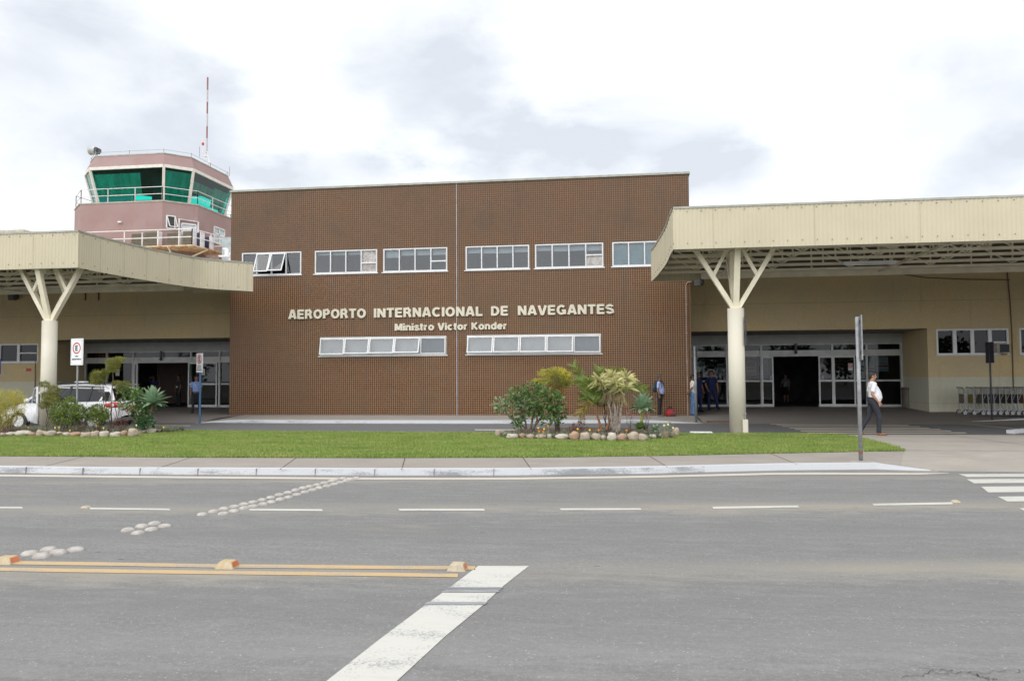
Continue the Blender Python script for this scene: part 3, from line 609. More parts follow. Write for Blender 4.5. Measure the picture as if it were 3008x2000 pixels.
mb = MB(); cr_ = random.Random(5)
def crack(pts, w=.006):
    P = [G(x, y, .006) for x, y in pts]; Q = []
    for a, b in zip(P, P[1:]):
        for k in range(9): Q.append(a.lerp(b, k/9)+Vector((cr_.uniform(-.015,.015), cr_.uniform(-.03,.03), 0)))
    Q.append(P[-1])
    for a, b in zip(Q, Q[1:]):
        d = (b-a).normalized(); n_ = Vector((-d.y, d.x, 0))*w*cr_.uniform(.3, .9)/2; mb.quad(*[(q.x, q.y, .006) for q in (a-n_, b-n_, b+n_, a+n_)])
crack([(2650,1990),(2740,1972),(2860,1976),(2960,1966),(3060,1974)]); crack([(2860,1976),(2890,1990),(2930,1994)]); crack([(640,1362),(700,1356)], .008); crack([(2700,1961),(2800,1965)], .008)
structure('road_cracks', mb, mat('crack_dark', (.06, .06, .055), .9))
# sandy dirt lies in the road material. Raised studs:
dm = MB(); prof = [(.078, 0), (.077, .012), (.066, .026), (.046, .037), (.022, .042)]
n = 20; vs = [(math.cos(2*math.pi*j/n)*r, math.sin(2*math.pi*j/n)*r, z) for r, z in prof for j in range(n)] + [(0, 0, .044)]
dm.add(vs, [(i*n+j, i*n+(j+1)%n, (i+1)*n+(j+1)%n, (i+1)*n+j) for i in range(len(prof)-1) for j in range(n)] + [((len(prof)-1)*n+j, (len(prof)-1)*n+(j+1)%n, len(vs)-1) for j in range(n)])
dome_me = dm.mesh('dome_stud', M['dome'], smooth=True)
def crop(ox, oy, s): return lambda p: (ox+p[0]/s, oy+p[1]/s)
c4_ = crop(400, 1360, 3.37); c1_ = crop(0, 1300, 2.1445)
back_row = [(657,505),(768,477),(867,450),(970,427),(1065,403),(1160,383),(1247,362),(1333,337),(1417,312),(1500,290),(1580,267),(1650,245),(1718,228),(1790,212),(1863,193),(1932,175),(1985,159),(2048,147),(2175,146)]
front_row = [(862,498),(967,472),(1067,446),(1155,425),(1255,404),(1337,384),(1427,358),(1507,336),(1588,309),(1670,284),(1745,264),(1812,243),(1890,225),(1957,207),(2016,190),(2080,172),(2125,160)]
ordn = ['first','second','third','fourth','fifth','sixth','seventh','eighth','ninth','tenth','eleventh','twelfth','thirteenth','fourteenth','fifteenth','sixteenth','seventeenth','eighteenth','nineteenth','twentieth']
studs = [(c4_(p), .92, f'whitish dome stud, {ordn[i]} from the left in the rear row of the long diagonal') for i, p in enumerate(back_row)]
studs += [(c4_(p), .92, f'whitish dome stud, {ordn[i]} from the left in the front row of the long diagonal') for i, p in enumerate(front_row)]
g2 = [((806,550),'leftmost stud'),((893,527),'cracked stud'),((973,509),'rearmost stud'),((1037,523),'rightmost stud'),((955,545),'front right stud'),((868,567),'stud nearest the camera')]
g3 = [((188,698),'leftmost stud'),((307,675),'rear stud of the tight cluster'),((475,674),'stud set apart on the right'),((368,693),'right stud of the tight cluster'),((262,716),'stud nearest the camera')]
studs += [(c1_(p), 1.0, f'grey white dome, {t} of the middle cluster of six') for p, t in g2] + [(c1_(p), 1.12, f'grey white dome, {t} of the five beside the yellow line') for p, t in g3]
for (x, y), s, lab in studs:
    p = G(x, y+2, .0); o = bpy.data.objects.new('dome_stud', dome_me); COL.objects.link(o); o.location = (p.x, p.y, -.002); o.scale = (s, s, s*random.uniform(.85, 1.05)); o.rotation_euler.z = random.uniform(0, 6)
    meta(o, lab, 'road stud', 'whitish dome studs set across the road')
def block_stud(px, py, L_, W_, H_, lab, body, refl=True, grp='yellow reflector blocks on the double yellow line'):
    p = G(px, py, 0); t = thing('road_block_stud', lab, 'road stud', (p.x, p.y, 0), 0, grp); b = MB()
    b.add([(p.x-L_/2, p.y-W_/2, .0), (p.x+L_/2, p.y-W_/2, .0), (p.x+L_/2, p.y+W_/2, .0), (p.x-L_/2, p.y+W_/2, .0), (p.x-L_*.32, p.y-W_*.30, H_), (p.x+L_*.32, p.y-W_*.30, H_), (p.x+L_*.32, p.y+W_*.38, H_), (p.x-L_*.32, p.y+W_*.38, H_)],
          [(4,5,6,7),(0,1,5,4),(1,2,6,5),(2,3,7,6),(3,0,4,7)])
    part('body', b, body, t, bevel=.008)
    if refl:
        for s in (1,):
            r_ = MB()
            q = [(p.x+s*(L_*.5-.012+.003), p.y-W_*.34, H_*.18), (p.x+s*(L_*.5-.012+.003), p.y+W_*.38, H_*.18), (p.x+s*(L_*.34+.004), p.y+W_*.33, H_*.86), (p.x+s*(L_*.34+.004), p.y-W_*.26, H_*.86)]
            q2 = [(a[0]+s*.006, a[1], a[2]+.004) for a in q]; r_.add(q+q2, [(0,1,2,3),(4,5,6,7),(0,1,5,4),(1,2,6,5),(2,3,7,6),(3,0,4,7)])
            part('reflector', r_, M['brass'], t)
block_stud(1344, 1672, .175, .15, .062, 'faded cream block stud at the end of the yellow lines by the stop line', M['studcream'])
block_stud(668, 1665, .185, .16, .062, 'yellow block stud in the middle of the double yellow line', M['studyellow'])
block_stud(20, 1652, .2, .16, .062, 'yellow block stud cut by the left picture edge', M['studyellow'])
block_stud(252, 1490, .11, .10, .022, 'flat white lane stud at the left end of a white dash', M['studcream'], False, 'flat white lane studs')
block_stud(2807, 1474, .11, .10, .026, 'flat white lane stud at the right end of a white dash near the crossing', M['studcream'], False, 'flat white lane studs')
# ------------------------------------------------------------------ facades
def wall_panel(mb, y0, th, x0, x1, z0, z1, holes, yface=None):
    xs = sorted({x0, x1, *[h[0] for h in holes], *[h[1] for h in holes]}); zs = sorted({z0, z1, *[h[2] for h in holes], *[h[3] for h in holes]})
    xs = [x for x in xs if x0 <= x <= x1]; zs = [z for z in zs if z0 <= z <= z1]
    inh = lambda cx, cz: any(h[0] < cx < h[1] and h[2] < cz < h[3] for h in holes)
    for i in range(len(xs)-1):
        for j in range(len(zs)-1):
            if inh((xs[i]+xs[i+1])/2, (zs[j]+zs[j+1])/2): continue
            a, b, c, d = xs[i], xs[i+1], zs[j], zs[j+1]
            mb.quad((a,y0,c),(b,y0,c),(b,y0,d),(a,y0,d)); mb.quad((a,y0+th,c),(a,y0+th,d),(b,y0+th,d),(b,y0+th,c))
    for h in holes:
        a, b, c, d = h; c = max(c, z0); y1 = y0+th
        mb.quad((a,y0,c),(a,y0,d),(a,y1,d),(a,y1,c)); mb.quad((b,y0,c),(b,y1,c),(b,y1,d),(b,y0,d)); mb.quad((a,y0,d),(b,y0,d),(b,y1,d),(a,y1,d)); mb.quad((a,y0,c),(a,y1,c),(b,y1,c),(b,y0,c))
    mb.quad((x0,y0,z0),(x0,y0,z1),(x0,y0+th,z1),(x0,y0+th,z0)); mb.quad((x1,y0,z0),(x1,y0+th,z0),(x1,y0+th,z1),(x1,y0,z1)); mb.quad((x0,y0,z1),(x1,y0,z1),(x1,y0+th,z1),(x0,y0+th,z1))
def rect_px(x0, x1, yt, yb, Y):          # photo rectangle -> x0,x1,z0,z1 on wall plane
    a = PY(x0, (yt[0]+yb[0])/2, Y); b = PY(x1, (yt[1]+yb[1])/2, Y)
    zt = (PY(x0, yt[0], Y).z+PY(x1, yt[1], Y).z)/2; zb = (PY(x0, yb[0], Y).z+PY(x1, yb[1], Y).z)/2
    return (a.x, b.x, zb, zt)
def frame_rect(mb, x0, x1, z0, z1, y0, y1, w, wb=None):
    wb = wb or w
    mb.box((x0,y0,z0),(x1,y1,z0+wb)); mb.box((x0,y0,z1-w),(x1,y1,z1)); mb.box((x0,y0+.001,z0+wb),(x0+w,y1,z1-w)); mb.box((x1-w,y0+.001,z0+wb),(x1,y1,z1-w))
def tilted_sash(w_parent, x0, x1, z0, z1, yh, ang, name='sash', side=False):
    """top-hung sash pushed outwards at the bottom (or leaning)"""
    fr = MB(); h = z1-z0; w = .035; c, s = math.cos(ang), math.sin(ang)
    Rm = Matrix(((1,0,0),(0,c,-s),(0,s,c)))        # rotate about x so that the bottom swings to -y
    def T(p): q = Rm.transposed() @ Vector((p[0], p[1], p[2]-z1)); return (q.x, q.y+yh, q.z+z1)
    t = MB(); frame_rect(t, x0, x1, z0, z1, -.02, .02, w); fr.add([T(p) for p in t.v], t.f)
    o = part(name, fr, M['alu'], w_parent)
    g = MB(); g.add([T(p) for p in [(x0+w, 0, z0+w), (x1-w, 0, z0+w), (x1-w, 0, z1-w), (x0+w, 0, z1-w)]], [(0,1,2,3)])
    return fr, g
def window(parent, rc, Y, cols, label=None, mull=.05, glass='glass', blind=None, blindh=.25, fr=.06, special=None, sashes=None, recess=.06, frame_mat='alu', sill=True, room=2.6, roommat='roomgrey'):
    x0, x1, z0, z1 = rc; fm = MB(); ya, yb = Y+recess-.05, Y+recess+.05
    frame_rect(fm, x0+.004, x1-.004, z0+.004, z1-.004, ya, yb, fr)
    edges = [x0+fr/2+(x1-x0-fr)*i/cols for i in range(cols+1)]
    for e in edges[1:-1]: fm.box((e-mull/2, ya-.006, z0+fr), (e+mull/2, yb, z1-fr))
    if special:
        ci, zf = special[0], special[1]; fm.box((edges[ci]+mull/2, ya-.003, z0+(z1-z0)*zf-.03), (edges[ci+1]-mull/2, yb, z0+(z1-z0)*zf+.03))
    f = part('window', fm, M[frame_mat], parent, label=label)
    if sill:
        s_ = MB(); s_.box((x0-.05, Y-.05, z0-.045), (x1+.05, Y+.03, z0-.002)); part('sill', s_, M['alu'], f)
    g = MB(); yg = Y+recess+.01
    for i in range(cols):
        if sashes and i in sashes: continue
        a, b = edges[i], edges[i+1]
        if special and i == special[0]:
            zm = z0+(z1-z0)*special[1]
            if 'top' not in special[2]: g.quad((a,yg,zm),(b,yg,zm),(b,yg,z1-fr/2),(a,yg,z1-fr/2))
            if 'bot' not in special[2]: g.quad((a,yg,z0+fr/2),(b,yg,z0+fr/2),(b,yg,zm),(a,yg,zm))
        else: g.quad((a,yg,z0+fr/2),(b,yg,z0+fr/2),(b,yg,z1-fr/2),(a,yg,z1-fr/2))
    if g.v: part('pane', g, M[glass], f)
    if special and special[2]:
        bd = MB(); a, b = edges[special[0]]+mull/2, edges[special[0]+1]-mull/2; zm = z0+(z1-z0)*special[1]
        if 'top' in special[2]: bd.box((a, yg-.005, zm+.03), (b, yg+.01, z1-fr))
        if 'bot' in special[2]: bd.box((a, yg-.005, z0+fr), (b, yg+.01, zm-.03))
        part('board', bd, M['board'], f, label='stained plywood board filling a pane opening')
    if sashes:
        al = MB(); ag = MB()
        for i, (ang) in sashes.items():
            a, b = edges[i]+mull*.2, edges[i+1]-mull*.2; t = MB(); c, s = math.cos(ang), math.sin(ang); zt, zb = z1-.07, z0+.035
            T = lambda p: (p[0], Y-.015 + p[1]*c - (zt-p[2])*s, zt - (zt-p[2])*c - p[1]*s)
            t2 = MB(); frame_rect(t2, a, b, zb, zt, -.018, .018, .05); al.add([T(p) for p in t2.v], t2.f)
            ag.add([T(p) for p in [(a+.03,0,zb+.03),(b-.03,0,zb+.03),(b-.03,0,zt-.03),(a+.03,0,zt-.03)]], [(0,1,2,3)])
        part('sash', al, M['alu'], f, label='opened top hung sashes'); part('sash_pane', ag, M[glass], f)
    if blind:
        b_ = MB()
        for i in range(cols):
            a, b = edges[i]+mull/2+.01, edges[i+1]-mull/2-.01
            if blind in ('vblind', 'grey'): b_.box((a, Y+recess+.10, z0+.05), (b, Y+recess+.11, z1-.05))
            else:
                k = (z1-z0)*blindh*random.uniform(.8, 1.2); b_.box((a, Y+recess+.16, z1-fr-k), (b, Y+recess+.17, z1-.02)); b_.box((a, Y+recess+.15, z1-fr-k-.02), (b, Y+recess+.18, z1-fr-k))
        part('blind', b_, M[{'vblind': 'vblind', 'grey': 'blindgrey'}.get(blind, 'blind')], f)
    return f

YB, YW, YD = 33.4, 35.9, 39.2
xb0 = PY(676.5, 860, YB).x; xb1 = PY(2028.5, 860, YB).x; zbt = PY(1342, 539, YB).z
brick = thing('brown_tiled_building', 'tall brown tiled two storey terminal block carrying the cream airport lettering', 'building', ((xb0+xb1)/2, YB, 0))
c2 = crop(660, 500, 3.276); c3 = crop(1320, 480, 3.188); c5 = crop(820, 860, 2.268)
W1 = rect_px(709.5, 885, (744,740.5), (811,807.7), YB); W2 = rect_px(924, 1108, (736.6,732.6), (806,800.7), YB); W3 = rect_px(1125, 1314, (731,726.5), (800.7,795.5), YB)
W4 = rect_px(1367, 1555, (722,718.4), (793.7,789), YB); W5 = rect_px(1571, 1772.6, (716,712), (789,784), YB); W6 = rect_px(1798, 1990, (711,705.5), (783.8,778), YB)
zt = sum(w[3] for w in (W2, W3, W4, W5, W6))/5; zb_ = sum(w[2] for w in (W2, W3, W4, W5, W6))/5
W1, W2, W3, W4, W5, W6 = [(w[0], w[1], zb_, zt) for w in (W1, W2, W3, W4, W5, W6)]
L1 = rect_px(939, 1311.6, (990,986.5), (1045.5,1041.6), YB); L2 = rect_px(1371, 1766, (984.3,979.5), (1041,1037.5), YB)
holes = [W1, W2, W3, W4, W5, W6, L1, L2]
wb = MB(); wall_panel(wb, YB, .25, xb0, xb1, -.05, zbt, holes)
wb.box((xb0, YB+.25, -.05), (xb0+.25, YB+20, zbt)); wb.box((xb1-.25, YB+.25, -.05), (xb1, YB+20, zbt)); wb.box((xb0, YB+20, -.05), (xb1, YB+20.25, zbt))
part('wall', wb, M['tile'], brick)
rf = MB(); rf.box((xb0+.2, YB+.2, zbt-.6), (xb1-.2, YB+20.1, zbt-.45)); part('roof', rf, M['concrete'], brick)
cp = MB(); cp.box((xb0-.05, YB-.06, zbt), (xb1+.05, YB+.32, zbt+.09)); cp.box((xb1-.3, YB+.32, zbt), (xb1+.05, YB+20.3, zbt+.09)); cp.box((xb0-.05, YB+.32, zbt), (xb0+.3, YB+20.3, zbt+.09)); part('coping', cp, M['gray_cap'], brick)
xj = PY(1341.5, 860, YB).x; jb = MB(); jb.box((xj-.016, YB-.012, .1), (xj+.016, YB+.002, zbt-.01)); part('expansion_joint', jb, mat('joint_sealant', (.40, .40, .43), .6), brick)
rm = MB()                                       # rooms behind the windows
rm.box((xb0+.3, YB+5.5, .1), (xb1-.3, YB+5.6, zbt-.7)); rm.box((xb0+.3, YB+.3, 4.6), (xb1-.3, YB+5.5, 4.8)); rm.box((xb0+.3, YB+.3, zt+.35), (xb1-.3, YB+5.5, zt+.45)); rm.box((xb0+.3, YB+.3, .1), (xb1-.3, YB+5.5, .14))
for xx in (W1[1]+.3, W3[0]-.15, xj, W5[0]-.12, W6[0]-.2): rm.box((xx-.06, YB+.3, 4.8), (xx+.06, YB+5.5, zt+.35))
part('interior', rm, M['roomgrey'], brick)
window(brick, W1, YB, 4, sashes={1: R(24), 2: R(27)}, label='upper window with two sashes pushed open')
window(brick, W2, YB, 4, blind='roll', blindh=.12, special=(3, .42, ('top', 'bot')), label='upper window with a boarded corner')
window(brick, W3, YB, 4, blind='roll', special=(3, .42, ()), label='upper window with a divided right pane')
window(brick, W4, YB, 4, blind='roll', blindh=.22); window(brick, W5, YB, 4, blind='roll', blindh=.22, special=(3, .5, ('bot',)), label='upper window with a plywood lower corner')
window(brick, W6, YB, 4, blind='vblind', label='upper window with closed teal blinds')
window(brick, L1, YB, 5, sashes={0: R(12), 1: R(18), 2: R(20), 3: R(22), 4: R(2)}, fr=.055, blind='grey')
window(brick, L2, YB, 5, sashes={0: R(18), 1: R(18), 2: R(17), 3: R(16), 4: R(5)}, fr=.055, blind='grey')
def word(s, x0, x1, yb, yt, base=(0, 0), off=.035, spacing=1.0):
    a = PY(x0, yb, YB-.08); b = PY(x1, yb, YB-.08); return a, b
zl = sum(PY(x, y, YB-.1).z for x, y in ((848, 937), (1320, 928.5), (1800, 921.3)))/3; cap1 = .405
txt = thing('airport_name_sign', 'raised cream capital letters on the brown tiled wall reading AEROPORTO INTERNACIONAL DE NAVEGANTES', 'sign', (xj, YB-.05, zl))
for s, x0, x1 in (('AEROPORTO', 848, 1074.5), ('INTERNACIONAL', 1099, 1417.5), ('DE', 1443, 1492.5), ('NAVEGANTES', 1522, 1803)):
    a = PY(x0, 930, YB-.05); b = PY(x1, 930, YB-.05); part('word', text_mb(s, (a.x, YB-.004, zl), (1,0,0), b.x-a.x, cap1, .08, gap=.115), M['letters'], txt)
zl2 = sum(PY(x, y, YB-.1).z for x, y in ((1161, 970.5), (1490, 967)))/2
txt2 = thing('minister_name_sign', 'smaller raised cream letters below the airport name reading Ministro Victor Konder', 'sign', (xj, YB-.05, zl2))
for s, x0, x1 in (('Ministro', 1160, 1275), ('Victor', 1286.5, 1373.5), ('Konder', 1385.5, 1489.5)):
    a = PY(x0, 968, YB-.05); b = PY(x1, 968, YB-.05); part('word', text_mb(s, (a.x, YB-.004, zl2), (1,0,0), b.x-a.x, .31, .07, gap=.085, sw=.235), M['letters'], txt2)
# conduit at the right of the tiled wall
pp = MB(); xa = PY(2017.5, 1000, YB-.04).x; zt_ = PY(2015, 830, YB-.04).z
pp.tube([(xa, YB-.04, .15), (xa, YB-.04, zt_-.12), (xa+.05, YB-.04, zt_), (xa+.22, YB-.04, zt_+.03)], .02, 8)
for z in (1.2, 2.4, 3.6, 4.8): pp.box((xa-.035, YB-.045, z-.02), (xa+.035, YB, z+.02))
part('conduit_pipe', pp, mat('pinkish_pipe', (.42, .30, .24), .6), brick)

# ------------------------------------------------------------------ wings with the two entrances
SOF = 3.79; HEAD = 7.3
def px_x(px, py, Y): return PY(px, py, Y).x
def storefront(parent, xs0, xs1, mull, leafs, openr, fl, zh, ztr, zrail, zdoor, midz, sensor, seed):
    """header panel, transom lights, fixed lights, sliding leaves; xs in world x on plane YD"""
    Y = YD
    hd = MB(); hd.box((xs0, Y-.12, ztr), (xs1, Y+.12, zh)); part('header_panel', hd, mat('header_grey', (.40, .41, .40), .7, .05), parent)
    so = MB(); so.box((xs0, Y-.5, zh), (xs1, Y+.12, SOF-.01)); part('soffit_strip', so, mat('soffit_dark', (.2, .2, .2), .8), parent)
    f = MB(); g = MB(); lw = .07
    f.box((xs0, Y-.06, zrail-.05), (xs1, Y+.06, zrail+.03)); f.box((xs0, Y-.07, zdoor), (xs1, Y+.07, zdoor+.10))       # rails
    f.box((xs0, Y-.05, ztr-.05), (xs1, Y+.05, ztr))
    for x in mull:
        f.box((x-.045, Y-.08, zdoor+.1), (x+.045, Y+.08, ztr-.05))
        if not (openr[0]-.05 < x < openr[1]+.05): f.box((x-.05, Y-.08, fl), (x+.05, Y+.08, zdoor))
    tm = MB(); tm.box((xs0, Y-.03, zrail-.22), (xs1, Y+.03, zrail-.05)); 
    gs = []
    for a, b in ((xs0, openr[0]), (openr[1], xs1)):
        g = MB(); gs.append(g)
        f.box((a, Y-.05, fl), (b, Y+.05, fl+.12)); f.box((a, Y-.045, midz-.04), (b, Y+.045, midz+.04))
        g.quad((a,Y,fl+.1),(b,Y,fl+.1),(b,Y,zdoor),(a,Y,zdoor))
    fo = part('door_frame', f, M['alug'], parent); [part('glazing', g, M['doorglass'], fo) for g in gs]
    g2 = MB(); g2.quad((xs0,Y-.01,zdoor+.1),(xs1,Y-.01,zdoor+.1),(xs1,Y-.01,ztr-.05),(xs0,Y-.01,ztr-.05)); part('transom_glass', g2, M['doorglass'], fo)
    part('transom_channel', tm, M['alug'], fo)
    for a, b in leafs:
        l = MB(); frame_rect(l, a, b, fl+.02, zdoor, Y-.13, Y-.09, lw, .12); l.box((a+lw, Y-.13, midz-.045), (b-lw, Y-.09, midz+.045))
        lo = part('sliding_door', l, M['alu'], parent); q = MB(); q.quad((a+.05,Y-.11,fl+.1),(b-.05,Y-.11,fl+.1),(b-.05,Y-.11,zdoor-.05),(a+.05,Y-.11,zdoor-.05)); part('door_pane', q, M['doorglass'], lo)
    s = MB(); x = sensor; s.box((x-.05, Y-.16, zdoor+.12), (x+.05, Y-.08, ztr+.02)); s.ell((x-.02, Y-.17, zdoor+.2), (.07, .06, .05)); part('door_sensor', s, M['darkmetal'], fo)
def poster(parent, x, y, z0, z1, w, col, lines, name='poster', img=None, lab=None):
    b = MB(); b.box((x-w/2, y, z0), (x+w/2, y+.004, z1)); p = part(name, b, col, parent, label=lab)
    return p
# ---- left wing
fl = .25
left = thing('left_terminal_wing', 'low tan rendered terminal wing with the left entrance under the canopy', 'building', (xb0-8, YW, 0))
xe0 = px_x(121, 1100, YW); zz = [PY(570, y, YD).z for y in (1005, 1031, 1050, 1065, 1128)]
zh, ztr, zrail, zdoor, midz = zz; zrail += .0
wl = rect_px(-170, 118, (1010,1006.5), (1066.5,1064), YW); wl = (wl[0], wl[1]-.12, 2.66, 3.62)
mb = MB(); wall_panel(mb, YW, .25, -42, xb0+.1, -.05, HEAD, [wl, (xe0, xb0+.1-.0, -.1, SOF)])
mb.box((xe0-.25, YW+.25, -.05), (xe0, YD+.1, SOF)); mb.box((-42, YW+.25, HEAD-.3), (xb0, YW+20, HEAD-.1)); mb.box((-42.2, YW, -.05), (-42, YW+20, HEAD)); mb.box((-42, YW+18, 0), (xb0, YW+18.2, HEAD-.3))
part('wall', mb, M['wall'], left)
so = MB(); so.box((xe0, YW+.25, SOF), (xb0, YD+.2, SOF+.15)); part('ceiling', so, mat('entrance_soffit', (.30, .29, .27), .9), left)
gx = lambda px: PY(px, 1100, YD).x
xsL0 = gx(250)
mb = MB(); mb.box((xe0, YD-.02, -.05), (xsL0, YD+.15, SOF)); part('return_wall', mb, M['wall'], left)
storefront(left, xsL0, xb0+.0, [xsL0+.05, gx(314.5), gx(392.6), gx(478), gx(562), gx(646)], [(gx(396), gx(408)), (gx(556), gx(641))], (gx(408), gx(556)), fl, zh, ztr, zrail, zdoor, midz, gx(476), 1)
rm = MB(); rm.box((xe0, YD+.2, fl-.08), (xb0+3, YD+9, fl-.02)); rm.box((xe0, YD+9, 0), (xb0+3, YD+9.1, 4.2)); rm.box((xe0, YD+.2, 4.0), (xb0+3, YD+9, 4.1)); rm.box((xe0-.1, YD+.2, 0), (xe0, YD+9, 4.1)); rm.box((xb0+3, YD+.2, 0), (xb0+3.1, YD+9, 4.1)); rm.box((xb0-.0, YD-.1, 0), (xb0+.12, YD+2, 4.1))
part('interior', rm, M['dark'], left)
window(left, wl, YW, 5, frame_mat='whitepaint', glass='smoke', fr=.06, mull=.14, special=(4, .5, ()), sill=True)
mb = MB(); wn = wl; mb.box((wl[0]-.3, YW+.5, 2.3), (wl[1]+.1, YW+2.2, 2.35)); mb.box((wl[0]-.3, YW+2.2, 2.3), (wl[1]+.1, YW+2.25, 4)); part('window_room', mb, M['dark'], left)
mb = MB(); xd = px_x(103, 1100, YW-.03); mb.tube([(xd, YW-.03, .13), (xd+.01, YW-.03, 1.6), (xd, YW-.03, 2.75)], .022, 8); part('wall_pipe', mb, mat('brown_pipe', (.22, .16, .1), .7), left)
# shop sign and notices behind / on the left glass
def slab(x0, x1, z0, z1, y, t=.03): b = MB(); b.box((x0, y, z0), (x1, y+t, z1)); return b
sg = thing('shop_sign', 'dark red shop sign with orange letters Las behind the left glass', 'sign', (gx(288), YD+.4, zrail-.2))
part('sign_board', slab(gx(264), gx(313), PY(300,1056,YD).z, PY(300,1032,YD).z, YD+.4), mat('dark_red_sign', (.28, .03, .02), .5), sg)
q = PY(292, 1053, YD+.38); part('lettering', text_mb('Las', (q.x, YD+.385, q.z), (1,0,0), PY(307,1053,YD).x-PY(292,1053,YD).x, .27, .01, .02), mat('orange_letters', (.7, .2, .04), .5), sg)
nt_ = thing('door_notice', 'small white notice paper stuck on the left entrance glass', 'notice', (gx(602), YD-.15, 2.0))
part('paper', slab(gx(597), gx(607), PY(602,1101,YD).z, PY(602,1083,YD).z, YD-.16, .004), mat('notice_paper', (.55, .58, .6), .6), nt_)
nt_ = thing('smoking_notice', 'white no smoking notice on the glass left of the left doorway', 'notice', (gx(350), YD-.15, 2.0))
part('paper', slab(gx(345), gx(356), PY(350,1104,YD).z, PY(350,1084,YD).z, YD-.16, .004), mat('notice_paper2', (.6, .58, .56), .6), nt_)
rg = MB(); c_ = ((gx(345)+gx(356))/2, PY(350,1091,YD).z)
for i in range(16):
    a0, a1 = 2*math.pi*i/16, 2*math.pi*(i+1)/16; rg.quad((c_[0]+.05*math.cos(a0), YD-.165, c_[1]+.05*math.sin(a0)), (c_[0]+.07*math.cos(a0), YD-.165, c_[1]+.07*math.sin(a0)), (c_[0]+.07*math.cos(a1), YD-.165, c_[1]+.07*math.sin(a1)), (c_[0]+.05*math.cos(a1), YD-.165, c_[1]+.05*math.sin(a1)))
part('ban_ring', rg, M['red'], nt_)
po = thing('airport_poster', 'dark teal poster with a yellow lozenge line inside the left entrance', 'poster', (gx(600), YD+.5, 1.8))
part('sheet', slab(gx(588), gx(614), PY(600,1123,YD).z, PY(600,1095,YD).z, YD+.5), mat('teal_poster', (.03, .14, .17), .5), po)
ln = MB(); zc = PY(600,1106,YD).z; xc = gx(600)
for a, b in (((-.42,-.14),(-.02,.16)),((-.02,.16),(.12,.0)),((.12,0),(-.04,-.15)),((-.04,-.15),(-.2,.0)),((.0,-.05),(.42,.2))): ln.bar((xc+a[0]*.6, YD+.48, zc+a[1]), (xc+b[0]*.6, YD+.48, zc+b[1]), .03)
part('emblem', ln, mat('yellow_line', (.6, .65, .1), .5), po)
# small warning plates on the left wall
wp = thing('wall_plates', 'small yellow and red warning plates on the tan wall beside the left column', 'sign', (px_x(81,1086,YW), YW-.02, 2.2))
part('yellow_plate', slab(px_x(70,1086,YW), px_x(76.5,1086,YW), PY(75,1091,YW).z, PY(75,1082,YW).z, YW-.02, .015), mat('pale_yellow', (.62, .55, .3), .5), wp)
part('red_plate', slab(px_x(77.5,1086,YW), px_x(92,1086,YW), PY(85,1090.5,YW).z, PY(85,1082,YW).z, YW-.021, .015), mat('plate_red', (.55, .06, .04), .5), wp)
# ---- right wing
right = thing('right_terminal_wing', 'low tan rendered terminal wing with the right entrance and white framed windows', 'building', (xb1+12, YW, 0))
xe1 = px_x(2727, 1100, YW); frr = .27
wr = rect_px(2751, 2964, (965.6,963), (1043,1040.5), YW); wr2 = rect_px(2995, 3200, (964.5,961.5), (1041.5,1038), YW)
z0w, z1w = (wr[2]+wr2[2])/2, (wr[3]+wr2[3])/2; wr = (wr[0], wr[1], z0w, z1w); wr2 = (wr2[0], wr2[1], z0w, z1w)
zz = [PY(2310, y, YD).z for y in (983, 1010.5, 1031, 1047, 1118.5)]; zh, ztr, zrail, zdoor, midz = zz
mb = MB(); wall_panel(mb, YW, .25, xb1-.1, 42, -.05, HEAD, [wr, wr2, (xb1-.1, xe1, -.1, SOF)])
xf1 = gx(2652)
Lq = [(xe1, YW+.25), (xe1+.25, YW+.25), (xe1+.25, YD+.15), (xf1, YD+.15), (xf1, YD)]
mb.prism([(xe1, YW+.25), (xe1+.3, YW+.25), (xf1+.3, YD+.15), (xf1, YD+.15)], -.05, SOF)
mb.box((xb1, YW+.25, HEAD-.3), (42, YW+20, HEAD-.1)); mb.box((42, YW, -.05), (42.2, YW+20, HEAD)); mb.box((xb1, YW+18, 0), (42, YW+18.2, HEAD-.3))
part('wall', mb, M['wall'], right)
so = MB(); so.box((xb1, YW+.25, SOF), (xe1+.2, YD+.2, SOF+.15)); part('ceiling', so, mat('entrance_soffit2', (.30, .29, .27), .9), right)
storefront(right, xb1, xf1, [gx(2039), gx(2135.7), gx(2236), gx(2339), gx(2445), gx(2546), gx(2648)], [(gx(2236), gx(2271)), (gx(2403), gx(2446)), (gx(2446), gx(2511))], (gx(2271), gx(2403)), frr, zh, ztr, zrail, zdoor, midz, gx(2338), 2)
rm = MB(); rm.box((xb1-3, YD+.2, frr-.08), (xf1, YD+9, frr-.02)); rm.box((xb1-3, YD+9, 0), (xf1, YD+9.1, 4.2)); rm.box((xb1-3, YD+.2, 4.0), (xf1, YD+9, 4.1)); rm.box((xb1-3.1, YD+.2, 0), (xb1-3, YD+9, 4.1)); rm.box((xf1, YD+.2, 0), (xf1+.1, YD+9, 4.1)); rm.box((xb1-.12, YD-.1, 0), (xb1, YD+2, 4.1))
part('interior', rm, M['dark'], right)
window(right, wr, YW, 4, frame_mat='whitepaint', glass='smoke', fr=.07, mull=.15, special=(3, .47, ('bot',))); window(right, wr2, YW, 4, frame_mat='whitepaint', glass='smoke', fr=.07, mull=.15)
mb = MB(); mb.box((wr[0]-.3, YW+2.2, 2.3), (42, YW+2.25, 4)); mb.box((wr[0]-.3, YW+.5, 2.3), (42, YW+2.2, 2.35)); part('window_room', mb, M['dark'], right)
